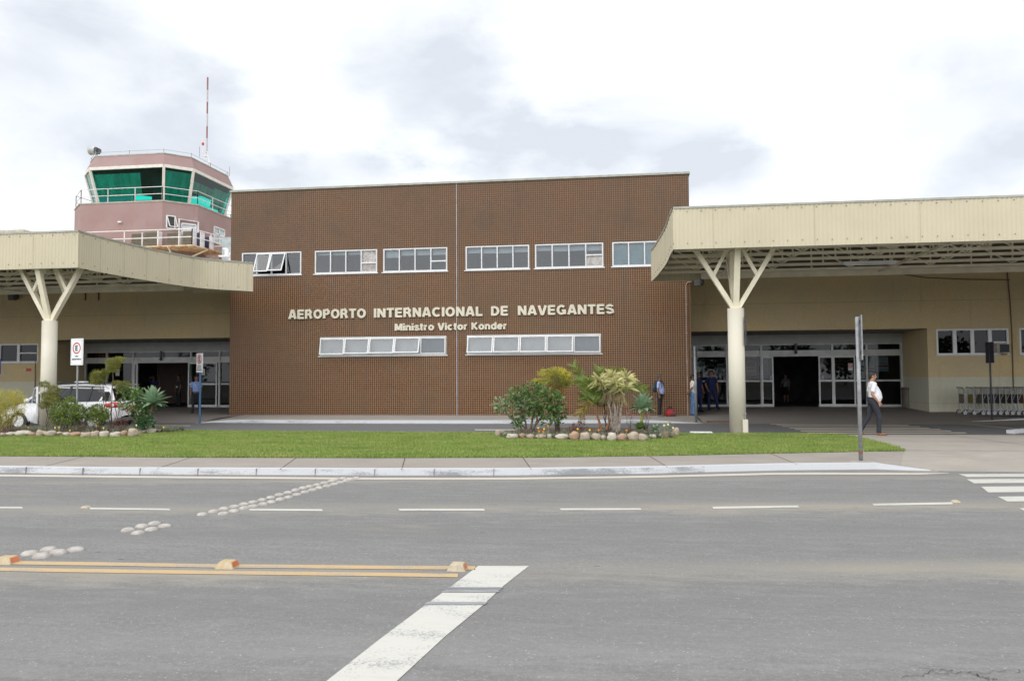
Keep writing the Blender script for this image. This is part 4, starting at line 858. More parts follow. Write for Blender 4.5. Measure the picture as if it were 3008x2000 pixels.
mb = MB(); b0 = PY(2603, 795, YW-.05); b1 = PY(2722, 816, YW-.05); b2 = PY(2967, 822, YW-.05); mb.tube([b0, b0.lerp(b1, .5)+Vector((0,0,-.03)), b1, b1.lerp(b2, .5)+Vector((0,0,-.03)), b2], .022, 8)
xc = px_x(2973, 1000, YW-.03); mb.tube([(xc-.1, YW-.03, PY(2964,797,YW).z), (xc-.03, YW-.03, 5.0), (xc, YW-.03, 3.7), (xc-.01, YW-.03, 1.1)], .024, 8); part('wall_cable', mb, mat('cable_brown', (.16, .12, .07), .7), right)
# air conditioner in the right window
ac = thing('window_air_conditioner', 'cream window air conditioner hanging below the right wing window', 'air conditioner', (px_x(2955,1022,YW), YW, 2.8))
ax0, ax1 = px_x(2922,1022,YW), px_x(2972,1022,YW-.3); az0, az1 = PY(2950,1037,YW-.4).z, PY(2950,1009,YW-.4).z
b = MB(); b.box((ax0+.12, YW-.45, az0), (ax1-.15, YW+.1, az1)); part('case', b, mat('ac_cream', (.70, .68, .58), .5), ac, bevel=.01)
b = MB(); x0_, x1_ = px_x(2937,1022,YW-.45), ax1-.17
for i in range(22): xx = x0_+(x1_-x0_)*i/21; b.box((xx-.006, YW-.462, az0+.03), (xx+.006, YW-.45, az1-.03))
part('grille', b, M['signblack'], ac)
b = MB(); b.box((ax0+.3, YW-.4, az0-.08), (ax0+.34, YW, az0)); b.box((ax1-.3, YW-.4, az0-.08), (ax1-.26, YW, az0)); part('bracket', b, M['rust_deck'], ac)
# posters behind the right entrance glass
def pane_poster(name, lab, x0, x1, y0, y1, col, bars=(), dy=.45, txt=None):
    zt1, zb1 = PY((x0+x1)/2, y0, YD+dy).z, PY((x0+x1)/2, y1, YD+dy).z; X0, X1 = PY(x0,1060,YD+dy).x, PY(x1,1060,YD+dy).x
    t = thing(name, lab, 'poster', ((X0+X1)/2, YD+dy, (zt1+zb1)/2)); part('sheet', slab(X0, X1, zb1, zt1, YD+dy, .01), mat('poster_'+lab[:18].replace(' ', '_'), col, .6, .06), t)
    for (u0, u1, v0, v1, cc) in bars:
        part('print_block', slab(X0+(X1-X0)*u0, X0+(X1-X0)*u1, zb1+(zt1-zb1)*v0, zb1+(zt1-zb1)*v1, YD+dy-.006, .004), mat('print_'+name, cc, .6), t)
    return t
pane_poster('promotion_poster', 'white poster with blue and grey print behind the glass beside the men in navy', 2107, 2125, 1068, 1106, (.42, .46, .46), [(.1,.9,.72,.86,(.12,.14,.16)),(.1,.9,.55,.6,(.2,.22,.24)),(.1,.9,.45,.5,(.2,.22,.24)),(.6,1,.2,.36,(.05,.12,.32))])
pane_poster('promotion_poster', 'grey green poster left of the navy men behind the glass', 2052, 2070, 1062, 1110, (.32, .40, .35), [(.1,.5,.25,.4,(.05,.2,.2))])
pane_poster('promotion_poster', 'white poster with red headline right of the right column', 2192, 2222, 1060, 1102, (.5, .48, .48), [(0,.85,.6,.95,(.35,.03,.05)),(.1,.85,.4,.52,(.40,.05,.08)),(0,.9,.05,.2,(.4,.1,.1))])
pane_poster('promotion_poster', 'pale blue poster on the sliding leaf left of the right doorway', 2239, 2256, 1054, 1101, (.40, .46, .52), [(.1,.9,.06,.2,(.1,.25,.5)),(.25,.75,.5,.58,(.1,.15,.3))])
pane_poster('promotion_poster', 'orange poster behind the leaf right of the right doorway', 2409, 2428, 1051, 1088, (.55, .30, .03), [(.5,.8,.25,.42,(.6,.6,.6))])
pane_poster('promotion_poster', 'dark red poster with white handwriting right of the right doorway', 2450, 2499, 1051, 1089, (.32, .04, .04), [(.05,.6,.5,.56,(.6,.6,.58)),(.05,.95,.72,.78,(.5,.4,.38)),(0,1,.34,.38,(.5,.12,.05))])
pane_poster('promotion_poster', 'grey blue poster directly behind the tall galvanised pole', 2512, 2540, 1050, 1088, (.34, .37, .46), [(.1,.9,.55,.6,(.1,.1,.2)),(.1,.9,.25,.35,(.1,.1,.15))])
pane_poster('promotion_poster', 'white sheet with small portrait print behind the last glass bay', 2551, 2569, 1048, 1088, (.46, .48, .52), [(.3,.8,.45,.7,(.12,.08,.1)),(.1,.9,.1,.16,(.1,.1,.15))])
pane_poster('promotion_poster', 'white sheet with red numbers behind the last glass bay', 2575, 2609, 1048, 1091, (.50, .54, .56), [(.1,.95,.33,.43,(.45,.05,.06)),(.2,.8,.56,.6,(.1,.12,.2)),(.05,.9,.05,.1,(.1,.2,.45))])
ns = thing('smoking_notice', 'white no smoking notice on the glass right of the right doorway', 'notice', (gx(2495), YD-.15, 2.0))
part('paper', slab(gx(2489), gx(2502.5), PY(2495,1088,YD).z, PY(2495,1067,YD).z, YD-.16, .004), mat('notice_paper3', (.66, .64, .62), .6), ns)
rg = MB(); c_ = (gx(2495.7), PY(2495,1074,YD).z)
for i in range(20):
    a0, a1 = 2*math.pi*i/20, 2*math.pi*(i+1)/20; rg.quad(*[(c_[0]+r_*math.cos(a), YD-.166, c_[1]+r_*math.sin(a)) for r_, a in ((.065,a0),(.09,a0),(.09,a1),(.065,a1))])
rg.bar((c_[0]-.05, YD-.166, c_[1]+.05), (c_[0]+.05, YD-.166, c_[1]-.05), .02, .004); rg.bar((c_[0]-.05, YD-.166, c_[1]), (c_[0]+.05, YD-.166, c_[1]), .012, .004)
part('ban_ring', rg, M['red'], ns)
for px, lab in ((2263, 'left'), (2414, 'right')):
    n2 = thing('door_sticker', f'small square sticker with blue ring on the leaf {lab} of the right doorway', 'sticker', (gx(px), YD-.15, 1.6))
    part('paper', slab(gx(px-4), gx(px+4), PY(px,1113,YD).z, PY(px,1104,YD).z, YD-.16, .004), mat('sticker_grey', (.5, .54, .6), .6), n2)
    rg = MB(); c_ = (gx(px), PY(px,1108.5,YD).z)
    for i in range(14):
        a0, a1 = 2*math.pi*i/14, 2*math.pi*(i+1)/14; rg.quad(*[(c_[0]+r_*math.cos(a), YD-.166, c_[1]+r_*math.sin(a)) for r_, a in ((.03,a0),(.05,a0),(.05,a1),(.03,a1))])
    part('ring', rg, M['signblue'], n2)
# litter bin beside the right entrance
p = PX_(2663, 1185, xf1+.55); xbn = PY(2668, 1180, YD-.55); bx, by = xbn.x, YD-.55
bn = thing('litter_bin', 'brown grey litter bin standing beside the right entrance glass', 'bin', (bx, by, .25))
hb = PY(2668, 1137, by).z
b = MB(); b.tube([(bx,by,.27),(bx,by,hb-.15)], .27, 20, ref=(1,0,0)); part('body', b, mat('bin_brown', (.15, .125, .10), .5), bn, smooth=False)
b = MB(); b.tube([(bx,by,hb-.15),(bx,by,hb-.02),(bx,by,hb)], [.285,.285,.24], 20, ref=(1,0,0)); b.box((bx-.15, by-.30, hb-.12), (bx+.12, by-.26, hb-.05)); part('lid', b, mat('bin_lid', (.09, .08, .075), .5), bn)
# ------------------------------------------------------------------ canopies
def cw(Xc, d): return (Xc*math.cos(YAW)-d*math.sin(YAW), Xc*math.sin(YAW)+d*math.cos(YAW))
ZF0, ZF1, ZDK = 5.38, 6.57, 6.42
def resample(pts, step):
    out = []; P = [Vector((p[0], p[1], 0)) for p in pts]; acc = 0
    L = [0]
    for a, b in zip(P, P[1:]): L.append(L[-1]+(b-a).length)
    n = int(L[-1]/step)+1
    for i in range(n+1):
        s = L[-1]*i/n; k = max(j for j in range(len(L)) if L[j] <= s+1e-9); k = min(k, len(P)-2); t = (s-L[k])/(L[k+1]-L[k]); out.append((P[k].lerp(P[k+1], t), (P[k+1]-P[k]).normalized(), s))
    return out
def smooth_path(pts, it=3):
    P = [Vector((p[0], p[1])) for p in pts]
    for _ in range(it):
        Q = [P[0]]
        for a, b in zip(P, P[1:]): Q += [a.lerp(b, .25), a.lerp(b, .75)]
        P = Q+[P[-1]]
    return [(p.x, p.y) for p in P]
def corrug(path, z0, z1, amp=.008, pitch=.118, side=1):
    mb = MB(); s = resample(path, pitch/6); top = []; bot = []
    for p, d, l in s:
        n_ = Vector((d.y, -d.x, 0))*side; o = n_*(amp*max(-.7, min(.7, 1.3*math.sin(2*math.pi*l/pitch)))); q = p+o; bot.append((q.x, q.y, z0)); top.append((q.x, q.y, z1))
    mb.hslab([bot, top]); return mb, s
def truss(mb, x0, x1, y, z0, z1, pitch=1.0, ch=.075, web=.045, ph=0.):
    mb.box((x0, y-ch/2, z0), (x1, y+ch/2, z0+ch)); mb.box((x0, y-.02, z1-.04), (x1, y+.02, z1))
    n = max(1, int(round((x1-x0)/pitch)))
    for i in range(n):
        a = x0+(x1-x0)*i/n; b = x0+(x1-x0)*(i+1)/n
        mb.bar((a, y, z0+ch), (b, y, z1-ch), web) if i % 2 else mb.bar((a, y, z1-ch), (b, y, z0+ch), web)
        mb.bar((a+.01, y, z0+ch), (a+.01, y, z1-ch), web)
def truss_y(mb, y0, y1, x, z0f, z0b, z1, pitch=1.1, ch=.08, web=.05):
    mb.bar((x, y0, z0f), (x, y1, z0b), ch); mb.bar((x, y0, z1), (x, y1, z1), ch); n = int(round((y1-y0)/pitch)); zz_ = lambda y: z0f+(z0b-z0f)*(y-y0)/(y1-y0)
    for i in range(n):
        a = y0+(y1-y0)*i/n; b = y0+(y1-y0)*(i+1)/n
        mb.bar((x, a, zz_(a)), (x, b, z1), web) if i % 2 else mb.bar((x, a, z1), (x, b, zz_(b)), web)
M['bolt'] = mat('rusty_bolts', (.16, .09, .05), .7); M['seam'] = mat('seam_sealant', (.42, .375, .27), .7)
def canopy(label, front_far, curve, back_x, org, sgn):
    """front fascia from far end to corner, then the curved side, then the rear return"""
    t = thing('canopy', label, 'canopy', org, 0, 'cream corrugated canopies over the entrances')
    corner = curve[0]; cs = smooth_path(curve)
    path_f = [front_far, corner] if sgn > 0 else [corner, front_far]
    mbf, s1 = corrug(path_f, ZF0, ZF1)
    path_s = cs if sgn > 0 else cs[::-1]
    mbs, s2 = corrug(path_s, ZF0, ZF1, .005)
    end = cs[-1]; rear = [end, (back_x, end[1]+.08)]
    mb, s3 = corrug(rear, ZF0, ZF1, .01); part('rear_fascia', mb, M['cream'], t)
    # inner lining so that the sheet has a back
    mb = MB()
    for pth in (path_f, path_s): 
        r_ = resample(pth, .4); k = .035
        mb.hslab([[(p.x-d.y*k*1, p.y+d.x*k*1, ZF0+.02) for p, d, l in r_], [(p.x-d.y*k, p.y+d.x*k, ZF1-.02) for p, d, l in r_]])
    part('fascia_backing', mb, M['creamsteel'], t)
    cap = MB(); 
    for s in (s1, s2):
        s = s[::3]+[s[-1]]; cap.hslab([[(p.x+d.y*.022, p.y-d.x*.022, ZF1-.035) for p, d, l in s], [(p.x+d.y*.022, p.y-d.x*.022, ZF1+.025) for p, d, l in s], [(p.x-d.y*.1, p.y+d.x*.1, ZF1+.03) for p, d, l in s]])
    part('edge_flashing', cap, M['gray_cap'], t)
    k = 0; fm3 = [M['cream'], M['bolt'], M['seam']]
    for s, st, jit, tgt in ((s1, .39, 0, mbf), (s2, .62, .2, mbs)):
        tgt.mi = 1
        l0 = jit
        for p, d, l in s:
            if l >= l0:
                l0 += st
                for z in (ZF1-.11, ZF0+.16): q = p+Vector((d.y, -d.x, 0))*.018; tgt.cbox((q.x, q.y, z+random.uniform(-.01,.01)), (.02, .02, .02))
        l0 = 1.1; tgt.mi = 2
        for p, d, l in s:
            if l >= l0:
                l0 += 2.75 if s is s1 else 1.15
                q = p+Vector((d.y, -d.x, 0))*.0145; tgt.bar((q.x, q.y, ZF0+.003), (q.x, q.y, ZF1-.04), .0045)
    part('front_fascia', mbf, fm3, t); part('side_fascia', mbs, fm3, t)
    # deck
    poly = [front_far]+[tuple(c) for c in cs]+[rear[1], (back_x, YW-.04), (front_far[0], YW-.04)]
    poly = [(p[0]-sgn*.06, p[1]+(.06 if p[1] < 33 else 0)) for p in poly]
    if sgn < 0: poly = poly[::-1]
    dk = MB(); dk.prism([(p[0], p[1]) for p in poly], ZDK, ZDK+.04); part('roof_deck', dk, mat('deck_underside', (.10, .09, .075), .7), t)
    # purlin trusses parallel to the front, girders across
    ys = [23.4, 24.6, 25.8, 27.1, 28.4]; zb = [5.47]*5
    def xside(y):
        c = sorted(cs, key=lambda q: q[1]); 
        if y > c[-1][1]: return back_x
        return float(np.interp(y, [q[1] for q in c], [q[0] for q in c]))
    for y, z in zip(ys, zb):
        xs_ = xside(y)-sgn*.12; a, b = sorted((front_far[0], xs_)); m_ = MB(); truss(m_, a, b, y, z, ZDK-.01, 1.3, .085, .045); part('truss', m_, M['creamsteel'], t)
    m_ = MB(); a, b = sorted((front_far[0], back_x-sgn*.02)); m_.box((a, 29.55, 5.40), (b, 29.67, 5.60)); m_.box((a, 35.7, 6.2), (b, 35.88, ZDK)); part('rear_beam', m_, M['creamsteel'], t)
    x = corner[0]-sgn*2.2; k = 0
    while abs(x-front_far[0]) > 1.0 and k < 5:
        m_ = MB(); truss_y(m_, 22.8, 29.4, x, 5.5, 5.5, ZDK-.05); part('girder', m_, M['creamsteel'], t); x -= sgn*5.5; k += 1
    for k in range(0, 7, 2):                    # light braces in plan
        x = corner[0]-sgn*(1.4+k*2.75); m_ = MB(); m_.bar((x, 22.9, 5.9), (x-sgn*2.7, 29.1, 5.95), .05); m_.bar((x-sgn*2.7, 22.9, 6.05), (x, 29.1, 6.1), .05); part('brace', m_, M['creamsteel'], t)
    return t
cl = [(-13.96,24.9),(-13.85,25.9),(-13.8,26.2),(-13.55,27.4),(-13.27,28.5),(-12.95,29.5),(-12.6,30.4),(-12.2,31.06),(-11.2,31.75),(-10.72,32.1)]
canopy('cream corrugated canopy over the left entrance with its fascia curving back to the tiled wall', (-42, 22.72), [cw(*q) for q in cl], xb0-.05, (-25, 26, 0), 1)
cr = [(4.60,21.95),(4.70,22.9),(4.93,24.5),(5.1,26.3),(5.25,28.2),(5.31,29.45)]
canopy('cream corrugated canopy over the right entrance with a long straight fascia', (42, cw(*cr[0])[1]), [cw(*q) for q in cr], xb1+.05, (10, 26, 0), -1)

def column(px, base_py, top_py, lab, stain=False):
    q = PY(px, 1100, 23.5); x, y = q.x, 23.5; d = (Vector((x, y, 0))).dot(Vector((fwd.x, fwd.y, 0)).normalized())
    zt = PY(px, top_py, 23.5-.1).z; t = thing('canopy_column', lab, 'column', (x, y, .1), 0, 'branching columns carrying the canopies')
    b = MB(); b.cyl((x, y), .235, .08, zt, 40); s = part('shaft', b, M['column'] if not stain else rust_mat('stained_column_paint', (.63, .59, .49), (.30, .22, .15), .66, .74, 2.2), t, smooth=False)
    for pl in s.data.polygons: pl.use_smooth = len(pl.vertices) == 4
    b = MB(); b.cyl((x, y), .16, zt, zt+.02, 24); part('cap_plate', b, M['creamsteel'], t)
    T = zt; Z1 = 5.52
    def br(dx, dy, z1=Z1, w=.13, h=.17): m_ = MB(); m_.bar((x+dx*.06, y+dy*.06, T+.0), (x+dx, y+dy, z1), w, h, (0,1,0) if dx else (1,0,0)); part('branch', m_, M['creamsteel'], t)
    for s_ in (-1, 1):
        br(s_*1.12, 0)
        m_ = MB(); m_.bar((x+s_*.62, y, T+(Z1-T)*.56), (x+s_*.22, y, Z1), .10, .12, (0,1,0)); part('branch', m_, M['creamsteel'], t)
    br(0, -.62); br(0, 1.25)
    m_ = MB(); m_.bar((x, y+.7, T+(Z1-T)*.56), (x-.05, y+.25, Z1), .10, .12, (1,0,0)); part('branch', m_, M['creamsteel'], t)
    return x, y, zt
cxl = column(143, 1242, 942, 'cream round column with steel branches rising behind the left flower bed')
cxr = column(2164.5, 1270, 905, 'cream round column with steel branches and stained foot standing at the rear of the lawn', True)
# meter box and stain at the foot of the right column
b = MB(); b.box((cxr[0]+.10, cxr[1]-.30, .12), (cxr[0]+.25, cxr[1]-.19, .53)); bx_ = single('junction_box', b, M['column'], 'narrow cream box standing against the foot of the right column', 'box', origin=(cxr[0]+.17, cxr[1]-.24, .12), bevel=.01)
b = MB(); b.tube([(cxr[0]+.19, cxr[1]-.235, .53), (cxr[0]+.19, cxr[1]-.235, .66)], .012, 6); b.ell((cxr[0]+.19, cxr[1]-.24, .69), (.03, .03, .03), 10, 6); part('pipe', b, M['galv'], bx_)
# edge-on sign plate on the right column
rd = Vector((cxr[0]+.25, cxr[1], 0)).normalized()
q0 = PY(2188.5, 930, cxr[1]-.05); q1 = PY(2190.5, 1014, cxr[1]-.05)
t = thing('column_sign', 'black sign plate seen edge on at the right side of the right column', 'sign', (q0.x, q0.y, (q0.z+q1.z)/2))
b = MB(); nrm = Vector((rd.y, -rd.x, 0)); b.bar(Vector((q0.x, q0.y, (q0.z+q1.z)/2))-rd*.2+nrm*.012, Vector((q0.x, q0.y, (q0.z+q1.z)/2))+rd*.28+nrm*.012, .035, q0.z-q1.z); part('plate', b, M['signblack'], t)
b = MB(); zc_ = (q0.z+q1.z)/2; b.box((cxr[0]+.2, cxr[1]-.02, zc_+.25), (q0.x+.01, cxr[1]+.02, zc_+.29)); b.box((cxr[0]+.2, cxr[1]-.02, zc_-.29), (q0.x+.01, cxr[1]+.02, zc_-.25)); part('bracket', b, M['galv'], t)

# lamps, brackets under the canopies
q = PY(2553, 773, 26.7); t = thing('tube_light', 'white fluorescent tube fitting hanging under the right canopy', 'light fitting', tuple(q))
b = MB(); b.box((q.x-.82, q.y-.09, q.z-.03), (q.x+.82, q.y+.09, q.z+.06)); part('housing', b, M['whitepaint'], t)
b = MB(); b.tube([(q.x-.78, q.y-.04, q.z-.05), (q.x+.78, q.y-.04, q.z-.05)], .018, 8); part('tube', b, mat('tube_glass', (.8, .8, .78), .2), t)
for s_ in (-.6, .6): b = MB(); b.bar((q.x+s_, q.y, q.z+.06), (q.x+s_, q.y, 6.4), .015); part('hanger', b, M['darkmetal'], t)
def flood(px, py, Y, lab, s=1, flip=1):
    q = PY(px, py, Y-.25); t = thing('floodlight', lab, 'floodlight', tuple(q), 0, 'dark floodlights mounted under the canopies'); b = MB()
    b.box((q.x-.2*s, q.y-.14, q.z-.17*s), (q.x+.08*s, q.y+.12, q.z+.17*s)); part('housing', b, mat('floodlight_grey', (.13, .13, .12), .5), t, bevel=.02)
    b = MB(); b.ell((q.x+.12*s, q.y, q.z), (.13*s, .13, .15*s)); part('reflector', b, M['darkmetal'], t, smooth=True)
    b = MB(); b.box((q.x-.06, q.y+.1, q.z-.03), (q.x+.0, Y, q.z+.03)); part('bracket', b, M['darkmetal'], t)
flood(2052, 829, 33.9, 'dark floodlight on the wall corner under the right canopy'); flood(40, 871, YW, 'dark floodlight on the tan wall under the left canopy', 1.1)
for px in (252, 291):
    q = PY(px, 862, YW); b = MB(); b.bar((q.x, YW-.02, q.z-.35), (q.x, YW-.02, q.z+.4), .05); b.bar((q.x-.0, YW-.4, q.z+.36), (q.x, YW, q.z+.36), .05); b.bar((q.x, YW-.38, q.z+.34), (q.x, YW-.02, q.z-.05), .035)
    b.bar((q.x-.3, YW-.03, q.z+.36), (q.x, YW-.03, q.z+.0), .035)
    single('wall_bracket', b, mat('red_oxide', (.13, .06, .045), .7), 'dark red steel bracket on the tan wall under the left canopy, '+('left' if px == 252 else 'right')+' one of two', 'bracket', 'red oxide brackets on the left wall', origin=(q.x, YW, q.z))

# ------------------------------------------------------------------ control tower
CXT, CYT = -31.98, 50.35
def octo(he, ch, z):      # half extent, chamfer
    a = he-ch; return [Vector((CXT+x, CYT+y, z)) for x, y in ((-a,-he),(a,-he),(he,-a),(he,a),(a,he),(-a,he),(-he,a),(-he,-a))]
def ring(mb, A, B):
    for i in range(8): j = (i+1)%8; mb.quad(A[i], A[j], B[j], B[i])
tw = thing('control_tower', 'faded pink airport control tower with slanted green glass cab behind the left canopy', 'tower', (CXT, CYT, 0))
zp = 13.22
b = MB(); body0 = octo(4.46, 1.55, -.05); body1 = octo(4.46, 1.55, zp); ring(b, body0, body1); b.poly(body1); part('shaft', b, M['pink'], tw)
b = MB(); ring(b, octo(4.49, 1.56, zp-.06), octo(4.49, 1.56, zp+.03)); b.poly(octo(4.49, 1.56, zp+.03)); part('gallery_edge', b, M['gray_cap'], tw)
b = MB(); A = octo(3.98, 1.32, 15.74); B = octo(3.68, 1.22, 16.50); ring(b, A, B); part('roof_fascia', b, M['pink'], tw)
b = MB(); ring(b, octo(3.70, 1.22, 16.50), octo(3.70, 1.22, 16.57)); b.poly(octo(3.70, 1.22, 16.57)); part('roof', b, M['gray_cap'], tw)
zg0, zg1 = zp+.1, 15.55
G0, G1 = octo(3.42, 1.12, zg0), octo(3.93, 1.30, zg1)
b = MB(); ring(b, G0, G1); cab = part('cab_glass', b, M['green'], tw)
b = MB()
for i in range(8):
    j = (i+1) % 8; b.bar(G0[i], G1[i]+Vector((0,0,.1)), .17); b.bar(G1[i]+Vector((0,0,.08)), G1[j]+Vector((0,0,.08)), .14, .20); b.bar(G0[i]-Vector((0,0,.03)), G0[j]-Vector((0,0,.03)), .10, .10)
part('cab_frame', b, mat('cream_frame', (.68, .64, .58), .5, .06), tw)
b = MB(); b.poly(octo(3.8, 1.2, 15.6)); b.poly(octo(3.3, 1.1, 13.24)); b.box((CXT-2.2, CYT-1.2, 13.25), (CXT+.4, CYT+1.2, 14.1)); b.box((CXT-.5, CYT+.5, 13.25), (CXT+1.9, CYT+2.0, 13.95)); b.box((CXT+.9, CYT-2.5, 13.25), (CXT+2.2, CYT-1.2, 15.6)); part('cab_interior', b, mat('cab_interior_dark', (.035, .04, .04), .8), tw)
b = MB()                               # pleated curtains drawn behind the glass
def curtain(i, t0, t1, z0, z1, inset=.16, amp=.05, n=60):
    P0, P1 = G0[i], G0[(i+1)%8]; Q0, Q1 = G1[i], G1[(i+1)%8]; d = (P1-P0).normalized(); nn = Vector((-d.y, d.x, 0)); bot = []; top = []
    for k in range(n+1):
        t = t0+(t1-t0)*k/n
        for lst, z in ((bot, z0), (top, z1)):
            f = (z-zg0)/(zg1-zg0); p = (P0.lerp(P1, t)).lerp(Q0.lerp(Q1, t), f)+nn*(inset+amp*math.sin(k*1.9+z)); lst.append((p.x, p.y, z))
    b.hslab([bot, top])
curtain(0, .02, .66, zg0+.55, zg1-.25, amp=.02); curtain(1, .06, .94, zg0+.1, zg1-.15, .12, .01, 6); curtain(2, .05, .6, zg0+1.0, zg1-.5); curtain(2, .6, .95, zg0+.5, zg1-.35, .14, .02)
part('curtain', b, mat('green_grey_curtain', (.26, .33, .29), .8, .15, 1.0, stretch=(3, 3, .5)), tw)
def railing(name, pts, zb_, h, par, post=1.6, mid=.5, w=.045, closed=False, label=None):
    b = MB(); P = pts+([pts[0]] if closed else [])
    for a, c in zip(P, P[1:]):
        a = Vector((a[0], a[1], 0)); c = Vector((c[0], c[1], 0)); L_ = (c-a).length; n = max(1, round(L_/post))
        for zz_ in (h, h*mid): b.bar(a+Vector((0,0,zb_+zz_)), c+Vector((0,0,zb_+zz_)), w)
        for k in range(n+1): q = a.lerp(c, k/n); b.bar(q+Vector((0,0,zb_)), q+Vector((0,0,zb_+h)), w)
    return part(name, b, M['rail'], par, label=label)
ro = octo(4.40, 1.53, 0); railing('gallery_railing', [(p.x, p.y) for p in ro], zp, .92, tw, post=2.1, closed=True, w=.036)
# small openings on the shaft
ch0, ch1 = body1[1], body1[2]; cd = (ch1-ch0).normalized(); cn = Vector((cd.y, -cd.x, 0))
def on_chamfer(px, py):
    d = ray(px, py); t_ = (Vector((ch0.x, ch0.y, CAM_H))-CO).dot(cn)/d.dot(cn); return CO+d*t_
def on_side(px, py): return PX_(px, py, CXT+4.46)
def framed(a, c, nrm, z0, z1, w, par, name, fmat, gmat, mid=True, cross=True):
    a = Vector((a.x, a.y, 0)); c = Vector((c.x, c.y, 0)); b = MB(); o = nrm*.03
    for p, q in ((a, c),):
        for z in (z0, z1): b.bar(p+o+Vector((0,0,z)), q+o+Vector((0,0,z)), w, w)
        for q_ in ([a, c]+([a.lerp(c, .5)] if mid else [])): b.bar(q_+o+Vector((0,0,z0)), q_+o+Vector((0,0,z1)), w, w)
        if cross: b.bar(a+o+Vector((0,0,z0+(z1-z0)*.6)), c+o+Vector((0,0,z0+(z1-z0)*.6)), w, w)
    f = part(name, b, fmat, par); g = MB(); g.quad(*[q+nrm*.012+Vector((0,0,z)) for q, z in ((a,z0),(c,z0),(c,z1),(a,z1))]); part('pane', g, gmat, f); return f
dz = lambda p: p.z
a = on_chamfer(533, 690); c = on_chamfer(575, 690); zt_ = on_chamfer(553, 659).z
M['louvre'] = mat('white_louvre', (.66, .67, .68), .5, .06)
framed(a, c, cn, 10.15, zt_, .10, tw, 'tower_door', M['louvre'], M['louvre'], mid=False, cross=False)
b = MB(); fr_ = [a-cd*.18+cn*.1, c+cd*.12+cn*.1]; b.tube([fr_[0]+Vector((0,0,10.2-fr_[0].z)), Vector((fr_[0].x, fr_[0].y, zt_+.25)), Vector((fr_[1].x, fr_[1].y, zt_+.2)), Vector((fr_[1].x, fr_[1].y, 10.2))], .06, 8); part('refrigerant_pipe', b, M['rail'], tw)
fy = body1[1].y; a = PY(489, 650, fy); 
a = on_chamfer(489.5, 652) if PY(489.5, 652, fy).x > ch0.x else PY(489.5, 652, fy); c = on_chamfer(514, 652); z1_ = on_chamfer(500, 635).z; z0_ = on_chamfer(500, 671).z
f = framed(a, c, cn, z0_, z1_, .07, tw, 'tower_window', M['alu'], M['dark'], mid=False, cross=False)
sa = MB(); A3 = [Vector((q.x, q.y, z)) for q, z in ((a, z0_), (c, z0_), (c, z1_), (a, z1_))]; sw = [A3[0]+cn*.35+cd*.12+Vector((0,0,.08)), A3[1]+cn*.35+cd*.08+Vector((0,0,.08)), A3[2]+cn*.05, A3[3]+cn*.05]
for i in range(4): sa.bar(sw[i], sw[(i+1)%4], .05)
so_ = part('sash', sa, M['alu'], f); g = MB(); g.quad(*sw)
sxp = CXT+4.46; a = PX_(627.5, 690, sxp); c = PX_(657.5, 690, sxp); z1_ = PX_(642, 671, sxp).z; z0_ = PX_(642, 717, sxp).z
framed(a, c, Vector((1,0,0)), z0_, z1_, .09, tw, 'tower_window', M['alu'], mat('curtained_pane', (.45, .53, .55), .5, .1, 2))
q = PY(354, 653, CYT-4.46); b = MB(); b.box((q.x-.12, q.y-.12, q.z-.05), (q.x+.12, q.y, q.z+.05)); part('wall_lamp', b, M['rail'], tw)
# balcony with rusty underside
zbal = 10.12; yb0 = CYT-4.46-1.0; xR = PY(564, 723, yb0).x
far_ = PX_(632, 744, xR+.35)
poly = [(CXT-3.6, yb0), (xR, yb0), (xR+.5, yb0+3.6), (CXT+4.2, yb0+3.6), (CXT+4.2, CYT-2.5), (CXT+2.6, CYT-4.2), (CXT-3.6, CYT-4.2)]
b = MB(); b.prism(poly, zbal-.07, zbal); bal = part('balcony', b, M['rust_deck'], tw)
railing('balcony_railing', [(CXT-3.6, yb0), (xR, yb0), (xR+.5, yb0+3.6), (CXT+4.2, yb0+3.6)], zbal, 1.0, bal, post=2.4, w=.05)
for x in (CXT+1.0, CXT+2.6, CXT+3.9): b = MB(); b.bar((x, yb0+.1, zbal-.08), (x-.15, CYT-4.25, zbal-.9), .07); b.bar((x, yb0+.05, zbal-.1), (x, CYT-4.2, zbal-.1), .07); part('support_bracket', b, M['creamsteel'], bal)
for y in (yb0+1.5, yb0+3.2): b = MB(); b.bar((xR+.2, y, zbal-.08), (CXT+4.2, y, zbal-.7), .07); part('support_bracket', b, M['creamsteel'], bal)
def acu(x0, x1, y0, h, col, lab, d=.4, dish=False):
    t = thing('condenser_unit', lab, 'air conditioner', ((x0+x1)/2, y0, zbal), 0, 'outdoor air conditioner units on the tower balcony'); b = MB(); b.box((x0, y0, zbal+.05), (x1, y0+d, zbal+h)); part('case', b, col, t, bevel=.04)
    b = MB(); b.box((x1-.02, y0-.02, zbal+.02), (x1+.05, y0+d+.02, zbal+h+.03)); b.box((x0, y0+.05, zbal), (x1, y0+.1, zbal+.05)); part('frame', b, M['rail'], t)
    b = MB()
    for i in range(9): zz_ = zbal+.14+(h-.24)*i/8; b.box((x0+.05, y0-.012, zz_), (x1-.08, y0, zz_+.02))
    part('grille', b, M['darkmetal'], t)
kh = mat('khaki_case', (.165, .14, .085), .6, .1); nv = mat('navy_case', (.035, .05, .10), .5, .1)
yq = yb0+.45; X = lambda px: PY(px, 710, yq).x
acu(X(385), X(417), yq, .92, kh, 'khaki condenser unit at the left end of the tower balcony'); acu(X(423), X(463), yq, .98, kh, 'wide khaki condenser unit, second from the left on the tower balcony')
acu(X(489), X(525), yq, .9, kh, 'khaki condenser unit right of the balcony post, third from the left'); acu(X(534), X(563), yq+.1, .98, kh, 'khaki condenser unit in the balcony corner')
